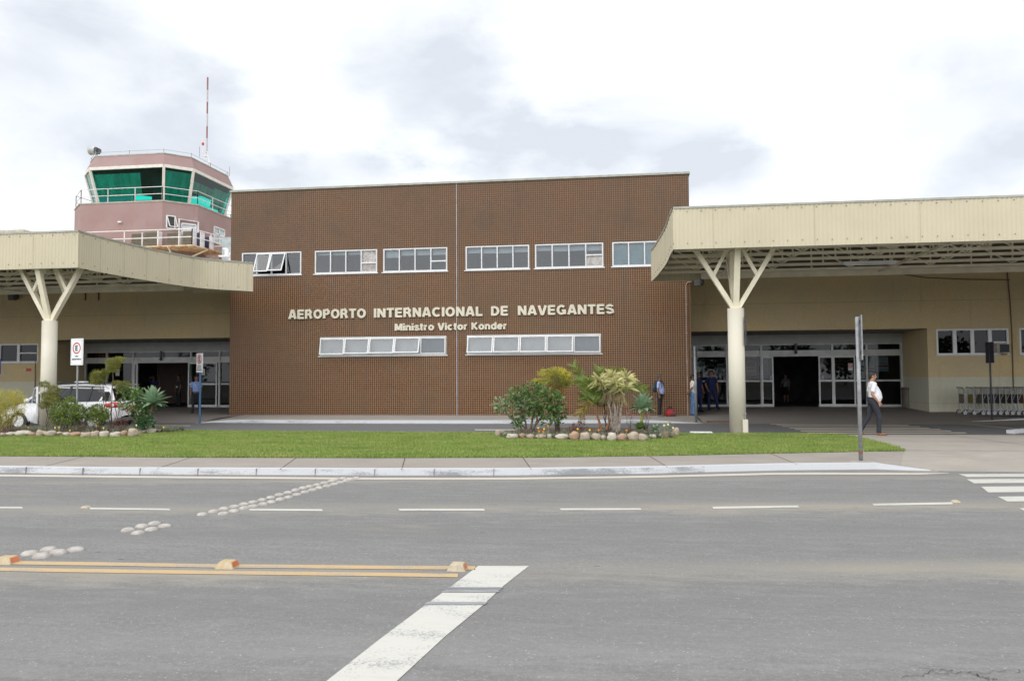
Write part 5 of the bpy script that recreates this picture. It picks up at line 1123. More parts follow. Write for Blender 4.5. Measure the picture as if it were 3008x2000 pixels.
acu(xR-.55, xR-.02, yb0+1.0, .95, nv, 'navy condenser unit on the right side of the balcony'); acu(xR-.4, xR+.1, yb0+1.9, .85, nv, 'slate blue condenser unit behind the navy one on the balcony')
# satellite dish
q = Vector((xR+.55, yb0+3.9, 9.6)); t = thing('satellite_dish', 'beige satellite dish beside the balcony of the control tower', 'satellite dish', tuple(q))
Md = Matrix.Rotation(R(68), 3, 'X') @ Matrix.Rotation(R(20), 3, 'Y'); b = MB(); b.ell(q, (.8, .8, .12), 24, 8, Matrix.Rotation(R(25), 3, 'Z') @ Matrix.Rotation(R(75), 3, 'X')); part('reflector', b, mat('dish_beige', (.50, .45, .36), .5), t, smooth=True)
b = MB(); b.tube([q, q+Vector((0, .5, -.6)), (q.x, q.y+.6, 7.2)], .05, 8); part('mount', b, M['galv'], t)
# white sheet roof and small equipment between tower and tiled block
b = MB(); a0 = PY(590, 765, 40); a1 = PY(690, 752, 44); b.box((a0.x-4, 39.5, 6.9), (xb0+.2, 45.5, 7.0)); b.hslab([[(a0.x-4, 39.6, 7.62), (xb0+.1, 39.6, 7.62)], [(a0.x-4, 45.4, 8.15), (xb0+.1, 45.4, 8.15)]]); b.box((a0.x-4, 39.6, 7.0), (xb0+.1, 39.7, 7.62))
single('sheet_roof', b, M['whitepaint'], 'bright white sheet metal roof between the control tower and the tiled block', 'roof')
q = PY(666, 752, 44); t = thing('roof_equipment', 'small white camera housing on a tripod shelf beside the tiled block', 'equipment', tuple(q)); b = MB()
b.box((q.x-.42, q.y-.2, q.z-.05), (q.x+.25, q.y+.2, q.z+.02)); b.bar((q.x+.2, q.y, q.z-.9), (q.x+.2, q.y, q.z+.2), .06); part('shelf', b, M['rail'], t)
b = MB(); b.tube([(q.x, q.y, q.z+.02), (q.x, q.y, q.z+.42)], .12, 12, ref=(1,0,0)); b.box((q.x-.22, q.y-.1, q.z+.42), (q.x+.05, q.y+.1, q.z+.47)); part('housing', b, M['whitepaint'], t)
b = MB(); q = PY(669, 720, 46); b.box((q.x-.38, 46, 7.5), (q.x+.5, 48, PY(669, 697, 46).z)); single('plant_room', b, mat('blue_grey_box', (.34, .38, .39), .6), 'narrow blue grey service box between the tower and the tiled block', 'service box')
# roof things on the tower
zr = 16.57
q = PY(607, 474, CYT+.2); bx_, by_ = q.x, q.y
t = thing('antenna_mast', 'tall thin red and white banded antenna mast on the control tower roof', 'antenna', (bx_, by_, zr)); lat = MB(); zt_ = PY(607.5, 448, by_).z
for sx, sy in ((-.35,-.3),(.4,-.3),(0,.4)): lat.bar((bx_+sx, by_+sy, zr), (bx_+sx*.25, by_+sy*.25, zt_+.05), .05)
for z in (zr+.25, zr+.8, zt_-.02): k = 1-(z-zr)/(zt_-zr)*.75; P_ = [(bx_+sx*k, by_+sy*k, z) for sx, sy in ((-.35,-.3),(.4,-.3),(0,.4))]; [lat.bar(P_[i], P_[(i+1)%3], .04) for i in range(3)]
lat.tube([(bx_-.3, by_, zt_-.1), (bx_-.33, by_, zt_+1.0)], .03, 6); part('base_frame', lat, M['rail'], t)
beac = MB(); beac.ell((bx_-.3, by_, zt_+.62), (.09, .09, .12)); part('beacon', beac, mat('red_beacon', (.6, .04, .03), .3), t)
ys_ = [228, 265, 300, 335, 372, 407, 448]; mr = mat('mast_red', (.28, .11, .11), .5); 
rods = {0: MB(), 1: MB()}
for i in range(6):
    za, zb2 = PY(612, ys_[i], by_).z, PY(612, ys_[i+1], by_).z; rods[i % 2].tube([(bx_, by_, zb2), (bx_, by_, za)], [.055, .055], 10, ref=(1,0,0))
part('red_bands', rods[0], mr, t); part('white_bands', rods[1], mat('mast_white', (.50, .48, .50), .6), t)
q = PY(281, 443, CYT-2.6); t = thing('horn_siren', 'grey hooded floodlight drum on the left corner of the tower roof', 'floodlight', (q.x, q.y, zr)); b = MB()
b.tube([(q.x-.42, q.y, q.z+.02), (q.x-.40, q.y, q.z+.03), (q.x+.02, q.y, q.z)], [.30, .31, .26], 24, ref=(0,0,1)); part('drum', b, mat('siren_grey', (.45, .47, .46), .5), t)
b = MB(); b.box((q.x+.03, q.y-.2, q.z-.2), (q.x+.2, q.y+.2, q.z+.17)); b.box((q.x+.2, q.y-.12, q.z-.15), (q.x+.34, q.y+.12, q.z+.08)); part('motor', b, M['darkmetal'], t)
b = MB(); b.bar((q.x+.1, q.y, zr), (q.x+.1, q.y, q.z-.1), .07); part('stand', b, M['galv'], t)
b = MB()                                # lightning conductor tape on stand-offs round the roof edge
Rr = octo(3.66, 1.22, zr+.22)
for i in range(8):
    P0, P1 = Rr[i], Rr[(i+1)%8]; n = 2 if (P1-P0).length > 3 else 1; b.bar(P0, P1, .018)
    for k in range(n): q2 = P0.lerp(P1, k/n); b.bar(q2-Vector((0,0,.22)), q2+Vector((0,0,.06)), .03)
part('lightning_tape', b, M['galv'], tw)
for px, py in ((586, 455), (674, 520)):
    q = PX_(px, py, CXT+3.7) if px > 600 else PY(px, py, CYT-2.4); b = MB(); b.bar((q.x, q.y, zr), (q.x, q.y, zr+.7), .03); part('air_terminal', b, M['galv'], tw)
# low roof far left
b = MB(); q0 = PY(-60, 690, 60); q1 = PY(70, 690, 60); q2 = PY(103, 690, 60); zt_ = PY(60, 674.5, 60).z; zz2 = PY(100, 680, 60).z
b.prism([(q0.x-6, 60), (q1.x, 60), (q1.x, 72), (q0.x-6, 72)], 0, zt_); b.prism([(q1.x, 60.05), (q2.x, 60.05), (q2.x, 72), (q1.x, 72)], 0, zz2)
ob = single('distant_building', b, mat('pale_render', (.50, .46, .38), .8), 'flat roofed tan building just visible above the left canopy at the picture edge', 'building')

# ------------------------------------------------------------------ signs on poles
def disc_ring(mb, c, xd, r0, r1, sx=1.0, y=0, n=28):
    xd = Vector(xd); out = Vector((xd.y, -xd.x, 0))
    for i in range(n):
        a0, a1 = 2*math.pi*i/n, 2*math.pi*(i+1)/n; mb.quad(*[Vector(c)+xd*(r_*math.cos(a))+Vector((0,0,r_*math.sin(a)))+out*y for r_, a in ((r0,a0),(r1,a0),(r1,a1),(r0,a1))])
def board(name, t, c, xd, w, h, th, m_, off=0):
    xd = Vector(xd); out = Vector((xd.y, -xd.x, 0)); b = MB(); c = Vector(c); Mx = Matrix((xd, -out, Vector((0,0,1)))).transposed(); b.cbox(c+out*off, (w, th, h), Mx); return part(name, b, m_, t, bevel=.004)
def sign_text(s, c, xd, w, h, off, t, m_, name='lettering'):
    xd = Vector(xd); out = Vector((xd.y, -xd.x, 0)); p = Vector(c)-xd*(w/2)-Vector((0,0,h/2))+out*off; return part(name, text_mb(s, p, xd, w, h, .004, .02), m_, t)
# taxi rank sign
yT = 22.1; q = PY(229, 1033, yT); zb_t, zt_t = PY(229, 1072.5, yT).z, PY(229, 994.5, yT).z; phi = R(-15); xd = Vector((math.cos(phi), math.sin(phi), 0)); out = Vector((xd.y, -xd.x, 0))
t = thing('taxi_rank_sign', 'white sign with red ringed E reading TÁXI AEROPORTO on a grey pole', 'sign', (q.x, q.y, .14)); wS = .53; hS = zt_t-zb_t; cz = (zt_t+zb_t)/2; cc = Vector((q.x, q.y, cz))
board('board', t, cc, xd, wS, hS, .03, M['whitepaint'], .03); board('rear_board', t, cc-xd*.07, xd, wS, hS, .03, M['signblack'], -.03)
b = MB(); fx, fz = wS/2-.035, hS/2-.035
for p_, q_ in (((-fx,-fz),(fx,-fz)),((fx,-fz),(fx,fz)),((fx,fz),(-fx,fz)),((-fx,fz),(-fx,-fz))): b.bar(cc+xd*p_[0]+Vector((0,0,p_[1]))+out*.046, cc+xd*q_[0]+Vector((0,0,q_[1]))+out*.046, .006, .003)
part('border_line', b, mat('grey_line', (.35,.3,.3), .6), t)
b = MB(); disc_ring(b, cc+Vector((0,0,.115)), xd, .138, .178, y=.048); part('ring', b, M['red'], t)
sign_text('E', cc+Vector((0,0,.115)), xd, .105, .165, .048, t, M['signblack']); sign_text('TÁXI', cc+Vector((0,0,-.14)), xd, .15, .034, .047, t, M['signblack']); sign_text('-', cc+Vector((0,0,-.175)), xd, .02, .02, .047, t, M['signblack'])
sign_text('AEROPORTO', cc+Vector((0,0,-.23)), xd, .40, .042, .047, t, M['signblack'])
b = MB(); b.tube([(q.x, q.y, .12), (q.x, q.y, zt_t-.05)], .028, 10, ref=(1,0,0)); part('pole', b, M['galv'], t)
# no parking sign on the blue pole
yN = 29.3; q = PY(588.5, 1100, yN); zb_t, zt_t = PY(589.5, 1094, yN).z, PY(589.5, 1037.5, yN).z; phi = R(-34); xd = Vector((math.cos(phi), math.sin(phi), 0)); out = Vector((xd.y, -xd.x, 0)); hS = zt_t-zb_t; wS = .52
t = thing('no_parking_sign', 'narrow white no parking sign with crossed E on a blue pole', 'sign', (q.x, q.y, .03)); cc = Vector((q.x, q.y, (zt_t+zb_t)/2))
board('board', t, cc, xd, wS, hS, .02, mat('sign_white_dull', (.66, .66, .66), .5, .04), .035)
b = MB(); disc_ring(b, cc+Vector((0,0,.14)), xd, .14, .185, y=.047); b.bar(cc+Vector((0,0,.14))-xd*.11+Vector((0,0,.11))+out*.053, cc+Vector((0,0,.14))+xd*.11-Vector((0,0,.11))+out*.053, .035, .003, upv=tuple(out)); part('ring', b, M['red'], t)
sign_text('E', cc+Vector((0,0,.14)), xd, .13, .2, .047, t, M['signblack']); sign_text('EXCETO', cc+Vector((0,0,-.13)), xd, .26, .036, .047, t, M['signblack']); sign_text('VEÍCULOS', cc+Vector((0,0,-.20)), xd, .34, .036, .047, t, M['signblack']); sign_text('CREDENCIADOS', cc+Vector((0,0,-.28)), xd, .42, .036, .047, t, M['signblack'])
b = MB(); b.tube([(q.x, q.y, .0), (q.x, q.y, zt_t-.05)], .038, 10, ref=(1,0,0)); part('pole', b, M['bluepole'], t)
def edge_sign(name, px, yt, yb, base_z, base_py, lab, r, cat='sign post', ph=None, board_rng=None, bw=.5, bm='signblack', boff=0, pole='galv', **k):
    p = G(px, base_py, base_z); zt = PY(px, yt, p.y).z; t = thing(name, lab, cat, (p.x, p.y, base_z)); b = MB(); b.tube([(p.x, p.y, base_z-.02), (p.x, p.y, zt)], r, 14, ref=(1,0,0)); o = part('pole', b, M[pole], t)
    for pl in o.data.polygons: pl.use_smooth = len(pl.vertices) == 4
    z1, z0 = PY(px, board_rng[0], p.y).z, PY(px, board_rng[1], p.y).z; rd = Vector((p.x, p.y, 0)).normalized(); xd = Matrix.Rotation(ph, 3, 'Z') @ rd
    board('board', t, (p.x+boff, p.y, (z0+z1)/2), xd, bw, z1-z0, .02, M[bm], 0); return p, t, zt
p, t, zt = edge_sign('sign_post', 2529, 931, 0, .13, 1355.5, 'tall galvanised pole on the sidewalk with a sign plate seen edge on', .038, ph=R(4), board_rng=(927, 1058), bw=.5, boff=.062, bm='galv')
b = MB(); b.cyl((p.x, p.y), .0395, .28, .34, 16); part('rust_band', b, mat('rust_band', (.20, .09, .05), .8), t); b = MB(); b.tube([(p.x, p.y, .125), (p.x, p.y, .142), (p.x, p.y, .15)], [.21, .19, .05], 22, ref=(1,0,0)); part('concrete_footing', b, M['concrete2'], t)
b = MB(); b.box((p.x+.03, p.y-.03, zt-.12), (p.x+.06, p.y+.03, zt-.06)); b.box((p.x+.03, p.y-.03, zt-.72), (p.x+.06, p.y+.03, zt-.66)); part('clamp', b, M['darkmetal'], t)
edge_sign('sign_post', 2045, 1018, 0, .10, 1238.5, 'grey pole with an edge on plate in front of the man in blue jeans', .048, ph=R(3), board_rng=(1019, 1075), bw=.4, boff=.055, bm='signblack')
edge_sign('sign_post', 2914, 1006, 0, .06, 1233.5, 'dark pole with a black backed sign board in front of the luggage trolleys', .034, ph=R(31), board_rng=(1004.5, 1066), bw=.52, boff=.0, bm='signblack', pole='darkmetal')
q = PY(-4, 1076, 25); t = thing('parking_sign', 'blue sign board cut by the left picture edge', 'sign', (q.x-.05, 25, .13)); board('board', t, (q.x-.17, 25, q.z), (1,0,0), .5, .56, .03, M['signblue']); b = MB(); b.tube([(q.x-.17, 25.05, .1), (q.x-.17, 25.05, q.z+.25)], .03, 8, ref=(1,0,0)); part('pole', b, M['galv'], t)

# ------------------------------------------------------------------ luggage trolleys
def make_trolley():
    t = thing('luggage_trolley', 'x', 'luggage trolley', (0,0,0)); st = M['steel']; Wd = .28
    b = MB()
    for s in (-1, 1):
        b.tube([(0, s*Wd, .13), (0, s*Wd, .92), (-.04, s*Wd, .99)], .013, 8); b.tube([(.02, s*Wd*.9, .52), (.16, s*Wd*.9, .80), (.17, s*Wd*.9, .93), (.10, s*Wd*.9, .97), (0, s*Wd*.9, .95)], .010, 6); b.tube([(.02, s*Wd*.9, .52), (.15, s*Wd*.9, .16)], .010, 6)
    b.tube([(0, -Wd, .93), (0, Wd, .93)], .010, 6); part('upright_frame', b, st, t)
    b = MB(); b.tube([(-.05, -Wd-.04, 1.0), (-.05, Wd+.04, 1.0)], .019, 10); part('handle', b, mat('handle_green', (.14, .14, .11), .5), t)
    b = MB(); b.box((-.006, -Wd+.02, .42), (.006, Wd-.02, .76)); part('advert_panel', b, M['panel0'], t)
    b = MB()
    for k in range(6): y = -Wd+.03+k*(2*Wd-.06)/5; b.tube([(.01, y, .93), (.01, y, .80), (.15, y, .80), (.17, y, .93)], .004, 5)
    for z in (.80, .845, .89, .93): b.tube([(.01, -Wd+.03, z), (.165, -Wd+.03, z), (.165, Wd-.03, z), (.01, Wd-.03, z)], .004, 5)
    part('basket', b, st, t)
    b = MB()
    for s in (-1, 1): b.tube([(-.02, s*(Wd-.03), .10), (.35, s*(Wd-.06), .17), (.78, s*.10, .20)], .018, 8); b.tube([(.0, s*(Wd-.06), .07), (.5, s*.17, .12)], .014, 8)
    b.tube([(.78, -.10, .20), (.80, 0, .20), (.78, .10, .20)], .018, 8); b.box((.25, -.2, .16), (.7, .2, .175)); part('platform', b, M['alug'], t)
    for s in (-1, 1):
        b = MB(); y = s*(Wd+.03); b.tube([(0, y-.02, .085), (0, y+.02, .085)], .095, 20); w = part('wheel', b, M['black'], t)
        sp = MB(); sp.tube([(0, y-.026, .085), (0, y+.026, .085)], .018, 8)
        for k in range(5):
            a = 2*math.pi*k/5+.3; sp.add([(math.cos(a+q_)*r_, y-.0255, .085+math.sin(a+q_)*r_) for q_, r_ in ((-.25,.02),(-.42,.078),(.42,.078),(.25,.02))]+[(math.cos(a+q_)*r_, y+.0255, .085+math.sin(a+q_)*r_) for q_, r_ in ((-.25,.02),(-.42,.078),(.42,.078),(.25,.02))], [(0,1,2,3),(7,6,5,4)])
        part('rim', sp, mat('rim_grey', (.62, .63, .65), .4), w)
    b = MB(); b.tube([(.78, -.02, .07), (.78, .02, .07)], .065, 16); b.bar((.78, 0, .07), (.78, 0, .2), .03); part('wheel', b, M['black'], t)
    return t
cols = [(.13,.115,.08),(.30,.22,.04),(.14,.12,.115),(.06,.075,.07),(.055,.05,.055),(.07,.06,.08),(.10,.085,.03),(.055,.03,.035),(.07,.08,.085),(.20,.09,.03),(.05,.06,.06),(.06,.05,.05)]
for i, c in enumerate(cols): M['panel%d' % i] = mat('panel_%d' % i, c, .45, .15, 8)
names = ['brown','mustard yellow','grey brown','dark grey','near black','dark violet','olive','dark maroon','slate grey','rust orange','dark green']
xpx = [2824, 2852, 2876, 2893, 2910, 2927, 2944.5, 2962, 2979, 2998, 3016]
tr0 = make_trolley(); ytr = None
for i, px in enumerate(xpx):
    p = G(2838, 1218, .13); yt_ = p.y+.15 if i else p.y+.35
    x_ = PY(px, 1180, yt_).x; o = tr0 if i == 0 else copy_tree(tr0); o.location = (x_, yt_ if i else yt_-.03, .125); o['group'] = 'luggage trolleys nested along the right wall'; o.scale = (1.08, 1.08, 1.12)
    o['label'] = f'steel luggage trolley with {names[i]} panel, '+(['leftmost of the row','second from the left','third from the left','fourth from the left','fifth from the left behind the dark pole','sixth from the left','seventh from the left','eighth from the left','ninth from the left','tenth from the left','last one cut by the picture edge'][i])
    if i:
        for ch in o.children:
            if ch.name.startswith('advert_panel'): ch.data = ch.data.copy(); ch.data.materials[0] = M['panel%d' % i]
    o.rotation_euler.z = R(random.uniform(-2, 2)) if i > 1 else R(-3)
# ------------------------------------------------------------------ people
M['skin'] = mat('skin_tan', (.40, .21, .13), .55, .1, 12); M['skin_d'] = mat('skin_brown', (.22, .11, .065), .55, .1, 12); M['eye'] = mat('eye_dark', (.03, .02, .02), .3)
def cloth(name, c, v=.18): return mat(name, c, .85, v, 9, .5, 22)
def person(label, loc, rz, skin, hair, shirt, pants, shoe, h=1.74, legs=((0,0,0),(0,0,0)), arms=((5,8,12,4),(5,8,12,4)), belly=0., belt=None, skirt=False, girth=1.0, lean=0., head_yaw=0., group=None, collar=True, head_tilt=0.):
    """faces -Y; legs: (thigh pitch, shin pitch, side); arms: (upper pitch, upper side, fore pitch, fore side), degrees, forward = -Y positive"""
    t = thing('person', label, 'person', loc, 0); ORG[t.name] = Vector(); t.rotation_euler.z = rz; S = h/1.75
    V = lambda x, y, z: Vector((x, y, z))*S
    def dr(p, s, sg): p, s = R(p), R(s); return Vector((sg*math.sin(s)*math.cos(p), -math.sin(p), -math.cos(p)*math.cos(s)))
    hipz = .93; feet = []
    J = {}
    for i, sg in enumerate((-1, 1)):
        hp = V(sg*.088, 0, hipz); kn = hp+dr(legs[i][0], legs[i][2], sg)*.43*S; an = kn+dr(legs[i][1], legs[i][2]*.6, sg)*.42*S; J[i] = (hp, kn, an)
    drop = min(J[i][2].z for i in (0, 1))-.085*S
    up_ = Vector((0, 0, -drop)); 
    for i in (0, 1): J[i] = tuple(q+up_ for q in J[i])
    O = up_; L_ = Vector((0, math.tan(R(lean)), 0))
    def TT(x, y, z): return V(x, y, z)+O+Vector((0, -(z-.95)*math.sin(R(lean)), 0))*S
    # skin
    b = MB(); e = MB(); hc = TT(0, -.012, 1.64); Rh = Matrix.Rotation(R(head_yaw), 3, 'Z') @ Matrix.Rotation(R(head_tilt), 3, 'X')
    def H(x, y, z): return hc + Rh @ (Vector((x, y, z))*S)
    b.ell(hc+Rh@Vector((0,.008,.02))*S, (.074*S, .094*S, .098*S), 18, 12, Rh); b.ell(H(0,-.022,-.045), (.056*S, .066*S, .062*S), 14, 9, Rh); b.ell(H(0,-.045,-.085), (.034*S, .034*S, .025*S), 10, 7, Rh)
    b.tube([H(0,-.085,.018), H(0,-.103,-.022), H(0,-.09,-.034)], [.009*S,.017*S,.013*S], 8); b.ell(H(0,-.083,.036), (.05*S,.012*S,.01*S), 8, 5, Rh)
    b.ell(H(0,-.083,-.06), (.026*S,.012*S,.008*S), 8, 5, Rh)
    for s in (-1, 1): b.ell(H(s*.077,.008,-.005), (.011*S,.022*S,.032*S), 8, 6, Rh)
    b.tube([TT(0,.005,1.44), TT(0,.0,1.50), hc+Rh@Vector((0,.01,-.05))*S], [.066*S,.056*S,.054*S], 14)
    b.tube([TT(0,0,1.0), TT(0,0,1.25), TT(0,0,1.44)], [(.09*S,.12*S)]*3, 12, ref=(0,1,0))
    hands = []
    for i, sg in enumerate((-1, 1)):
        sh = TT(sg*.185, .0, 1.425); a = arms[i]; el_ = sh+dr(a[0], a[1], sg)*.29*S; wr_ = el_+dr(a[2], a[3], sg)*.25*S
        if len(a) > 4: wr_ = TT(*a[4])            # explicit wrist target
        d = (wr_-el_).normalized(); hd = d if len(a) < 6 else Vector(a[5]).normalized()
        b.tube([sh, sh.lerp(el_, .5), el_, el_.lerp(wr_, .35), wr_, wr_+hd*.02*S], [.046*S,.044*S,.038*S,.040*S,.026*S,.026*S], 12)
        side = Vector((sg, 0, 0)); side = (side-hd*side.dot(hd)).normalized(); fw = hd.cross(side)*(1 if sg > 0 else -1)
        if fw.y > 0: fw = -fw
        pc = wr_+hd*.055*S; b.tube([wr_, wr_+hd*.045*S, wr_+hd*.088*S], [(.016*S,.026*S),(.016*S,.038*S),(.012*S,.036*S)], 10, ref=tuple(side))
        cur = -side
        for k, (off, ln) in enumerate(((-.030,.062),(-.010,.074),(.010,.070),(.029,.055))):
            p0 = wr_+hd*.078*S-fw*off*S*-1; p1 = p0+(hd*.9+cur*.25).normalized()*ln*.45*S; p2 = p1+(hd*.75+cur*.6).normalized()*ln*.33*S; p3 = p2+(hd*.5+cur*.8).normalized()*ln*.25*S
            e.tube([p0-hd*.012*S, p0, p1, p2, p3], [.0085*S,.0088*S,.0082*S,.0075*S,.0055*S], 7)
        q0 = wr_+hd*.02*S+fw*.026*S; e.tube([q0, q0+(hd*.7+fw*.7).normalized()*.035*S, q0+(hd*.9+fw*.35+cur*.2).normalized()*.066*S], [.011*S,.0105*S,.007*S], 7)
        hands.append((sh, el_, wr_))
    if skirt:
        for i in (0, 1): hp, kn, an = J[i]; b.tube([hp, kn, kn.lerp(an, .35), an], [.075*S,.052*S,.054*S,.034*S], 12)
    e.mi = 1
    for s in (-1, 1): e.ell(H(s*.031,-.083,.017), (.011*S,.007*S,.006*S), 8, 5, Rh)
    fuse('body', b, [skin, M['eye']], t, .0095*S, e, 4)
    # hair
    b = MB(); b.ell(hc+Rh@Vector((0,.020,.040))*S, (.083*S,.096*S,.092*S), 16, 10, Rh); b.ell(hc+Rh@Vector((0,.055,-.01))*S, (.071*S,.055*S,.07*S), 12, 8, Rh); b.ell(H(0,-.055,.095), (.05*S,.035*S,.022*S), 10, 6, Rh)
    if hair[1] == 'long': b.tube([H(0,.05,.03), H(0,.08,-.08), H(0,.08,-.2)], [.08*S,.08*S,.05*S], 12)
    for s in (-1, 1): b.ell(H(s*.073,-.012,.02), (.012*S,.022*S,.032*S), 8, 6, Rh)
    cutm = fuse('hair', b, hair[0], t, .010*S, None, 2)
    # trousers / skirt
    g = girth
    b = MB(); bz = -belly*.35
    b.tube([TT(0,.0,.86), TT(0,0,.95), TT(0,bz*.5,1.05)], [(.105*S*g,.155*S*g),(.118*S*g+belly*.2,.165*S*g),(.108*S*g+belly*.5,.155*S*g)], 18, ref=(0,1,0))
    if skirt: b.tube([TT(0,0,1.0), TT(0,0,.80), TT(0,0,.52)], [(.10*S,.15*S),(.125*S,.18*S),(.11*S,.16*S)], 18, ref=(0,1,0))
    else:
        for i in (0, 1):
            hp, kn, an = J[i]; b.tube([hp+Vector((0,0,.03)), hp.lerp(kn, .35), kn, kn.lerp(an, .4), an+Vector((0,0,-.02))], [.092*S*g,.088*S*g,.068*S*g,.066*S,.062*S], 14)
    fuse('skirt' if skirt else 'trousers', b, pants, t, .013*S, None, 3)
    # shirt
    b = MB(); by = -belly
    b.tube([TT(0,by*.55,.96), TT(0,by*.9,1.06), TT(0,by*.75,1.17), TT(0,by*.3-.008,1.28), TT(0,0,1.37), TT(0,.004,1.43), TT(0,.004,1.465)],
           [(.118*S*g+belly*.45,.165*S*g),(.124*S*g+belly*.62,.172*S*g),(.120*S*g+belly*.5,.170*S*g),(.120*S*g+belly*.15,.180*S),(.108*S*g,.182*S),(.085*S,.150*S),(.065*S,.080*S)], 20, ref=(0,1,0))
    for i, sg in enumerate((-1, 1)):
        sh, el_, wr_ = hands[i]; d = (el_-sh); b.ell(sh+Vector((-sg*.012*S,0,-.005)), (.066*S,.070*S,.064*S), 12, 8); b.tube([sh+Vector((-sg*.02*S,0,0)), sh+d*.35, sh+d*.78], [.064*S,.064*S,.062*S], 12)
    if collar: b.tube([TT(0,.004,1.455), TT(0,-.004,1.492)], [(.068*S,.070*S),(.062*S,.064*S)], 14, ref=(0,1,0))
    fuse('shirt', b, shirt, t, .012*S, None, 3)
    if belt: b = MB(); b.tube([TT(0,by*.5,.975), TT(0,by*.5,1.005)], [(.124*S*g+belly*.45,.172*S*g)]*2, 20, ref=(0,1,0)); part('belt', b, belt, t)
    for i, sg in enumerate((-1, 1)):
        an = J[i][2]; sp_ = R(legs[i][1]); toe = max(0, -sp_)*.8 if legs[i][1] < 0 else 0
        b = MB(); hl = an+Vector((0,.035*S,-.055*S)); f_ = Vector((sg*.12, -math.cos(toe*1.2), -math.sin(toe*1.1))).normalized()
        if an.z > .12*S: pass
        b.tube([hl, hl+f_*.09*S, hl+f_*.18*S, hl+f_*.245*S], [(.036*S,.036*S),(.036*S,.044*S),(.030*S,.047*S),(.018*S,.032*S)], 12, ref=(0,0,1)); b.tube([an+Vector((0,.0,.01)), hl+f_*.03*S], [.042*S,.042*S], 10)
        fuse('shoe', b, shoe, t, .011*S, None, 2)
    return t
hb = mat('hair_black', (.018, .015, .013), .6); hg = mat('hair_greying', (.07, .065, .06), .7)
white_shirt = cloth('white_shirt', (.74, .74, .78), .06); blue_shirt = cloth('light_blue_shirt', (.36, .46, .74), .1); guard_shirt = cloth('guard_blue_shirt', (.23, .33, .62), .1)
navy = cloth('navy_uniform', (.012, .022, .10)); blackp = cloth('black_trousers', (.016, .016, .02)); jeans = cloth('blue_jeans', (.10, .20, .36)); djeans = cloth('dark_grey_jeans', (.028, .031, .042)); cream_shirt = cloth('cream_shirt', (.66, .64, .58), .08)
brown_shoe = mat('brown_leather', (.22, .09, .035), .4); black_shoe = mat('black_leather', (.02, .02, .02), .4); beltm = mat('belt_leather', (.03, .02, .015), .4)
def at(px, base_y, z): p = G(px, base_y, z); return (p.x, p.y, z)
toR = R(90)                    # facing -Y turned by +90 degrees about z looks along +X
# man walking to the right in the white shirt
loc = at(2566, 1277.5, .125)
person('man in white short sleeved shirt and dark jeans walking past the tall pole', loc, R(90), M['skin'], (hb, 's'), white_shirt, djeans, brown_shoe, 1.76,
       legs=((17, -3, 3), (-11, -32, 3)), arms=((-14, 4, 12, -4, (-.19, -.10, .92), (.0, -.5, -.9)), (-8, 4, 12, -2, (.2, -.11, .93), (.0, -.5, -.9))), belly=.085, girth=1.02, belt=None)
loc = at(1939, 1223, .135)
pm = person('man in light blue shirt and black trousers with a backpack, waiting before the tiled wall', loc, R(72), M['skin_d'], (hg, 's'), blue_shirt, blackp, mat('grey_shoe', (.14,.13,.12), .6), 1.70,
       legs=((2, -3, 2), (-2, -4, 2)), arms=((-2, 6, 10, 2), (4, 8, 14, 2)), belly=.05, girth=1.05, belt=beltm)
loc = at(575, 1213, .16)
person('guard in blue short sleeved shirt and black trousers walking beside the blue signpost', loc, R(22), M['skin_d'], (hb, 's'), guard_shirt, blackp, black_shoe, 1.77,
       legs=((10, 4, 3), (-12, -22, 5)), arms=((-6, 8, 12, 0), (8, 9, 22, 0)), belly=.01, girth=.9, belt=beltm, head_yaw=35)
loc = at(2036, 1220.5, .135)
person('man in cream shirt and blue jeans with hands behind his back, behind the grey pole', loc, R(104), M['skin_d'], (hb, 's'), cream_shirt, jeans, mat('blue_shoe', (.05,.10,.2), .6), 1.70,
       legs=((1, -2, 2), (-1, -3, 2)), arms=((-24, 4, 0, 0, (-.05, .19, 1.0), (.3, .2, -.8)), (-24, 4, 0, 0, (.06, .19, 1.0), (-.3, .2, -.8))), belly=.03, girth=.95)
loc = at(2052, 1209, .2)
person('man in navy uniform half hidden behind the man in cream shirt', loc, R(40), M['skin_d'], (hb, 's'), navy, navy, black_shoe, 1.75, legs=((2, -2, 2), (3, -6, 4)), arms=((5, 8, 15, 0), (5, 6, 20, 0)), girth=1.0)
loc = at(2090, 1204, .21)
person('stout man in navy uniform leaning on one leg beside the entrance glass', loc, R(14), M['skin'], (hb, 's'), navy, navy, black_shoe, 1.80, legs=((3, -2, 4), (8, 0, 15)), arms=((2, 16, 30, -14), (4, 18, 8, 4)), belly=.03, girth=1.08, head_tilt=6)
for (px, by, z, rz, lab, h, sh) in ((451, 1190, .25, 20, 'dark clothed man raising a hand to his head inside the left doorway', 1.72, navy), (525, 1193, .25, -25, 'man with a hanging badge standing in the dark of the left doorway', 1.76, cloth('charcoal_shirt', (.03, .03, .04)))):
    q = PY(px, 1120, YD+1.6)
    person(lab, (q.x, YD+1.6, .24), R(rz), M['skin_d'], (hb, 's'), sh, blackp, black_shoe, h, arms=(((150, 12, 160, -30, (-.10, -.12, 1.62), (.3, -.2, .8)) if px == 451 else (4, 8, 10, 2)), (4, 8, 14, 2)))
    bd_ = thing('name_badge', f'white name badge on the chest of the {"man raising his hand" if px == 451 else "man standing"} in the left doorway', 'badge', (q.x, YD+1.42, 1.32)); b = MB(); b.box((q.x-.03, YD+1.425, 1.29), (q.x+.03, YD+1.43, 1.38)); part('card', b, M['whitepaint'], bd_)
q = PY(2308, 1120, YD+6.0)
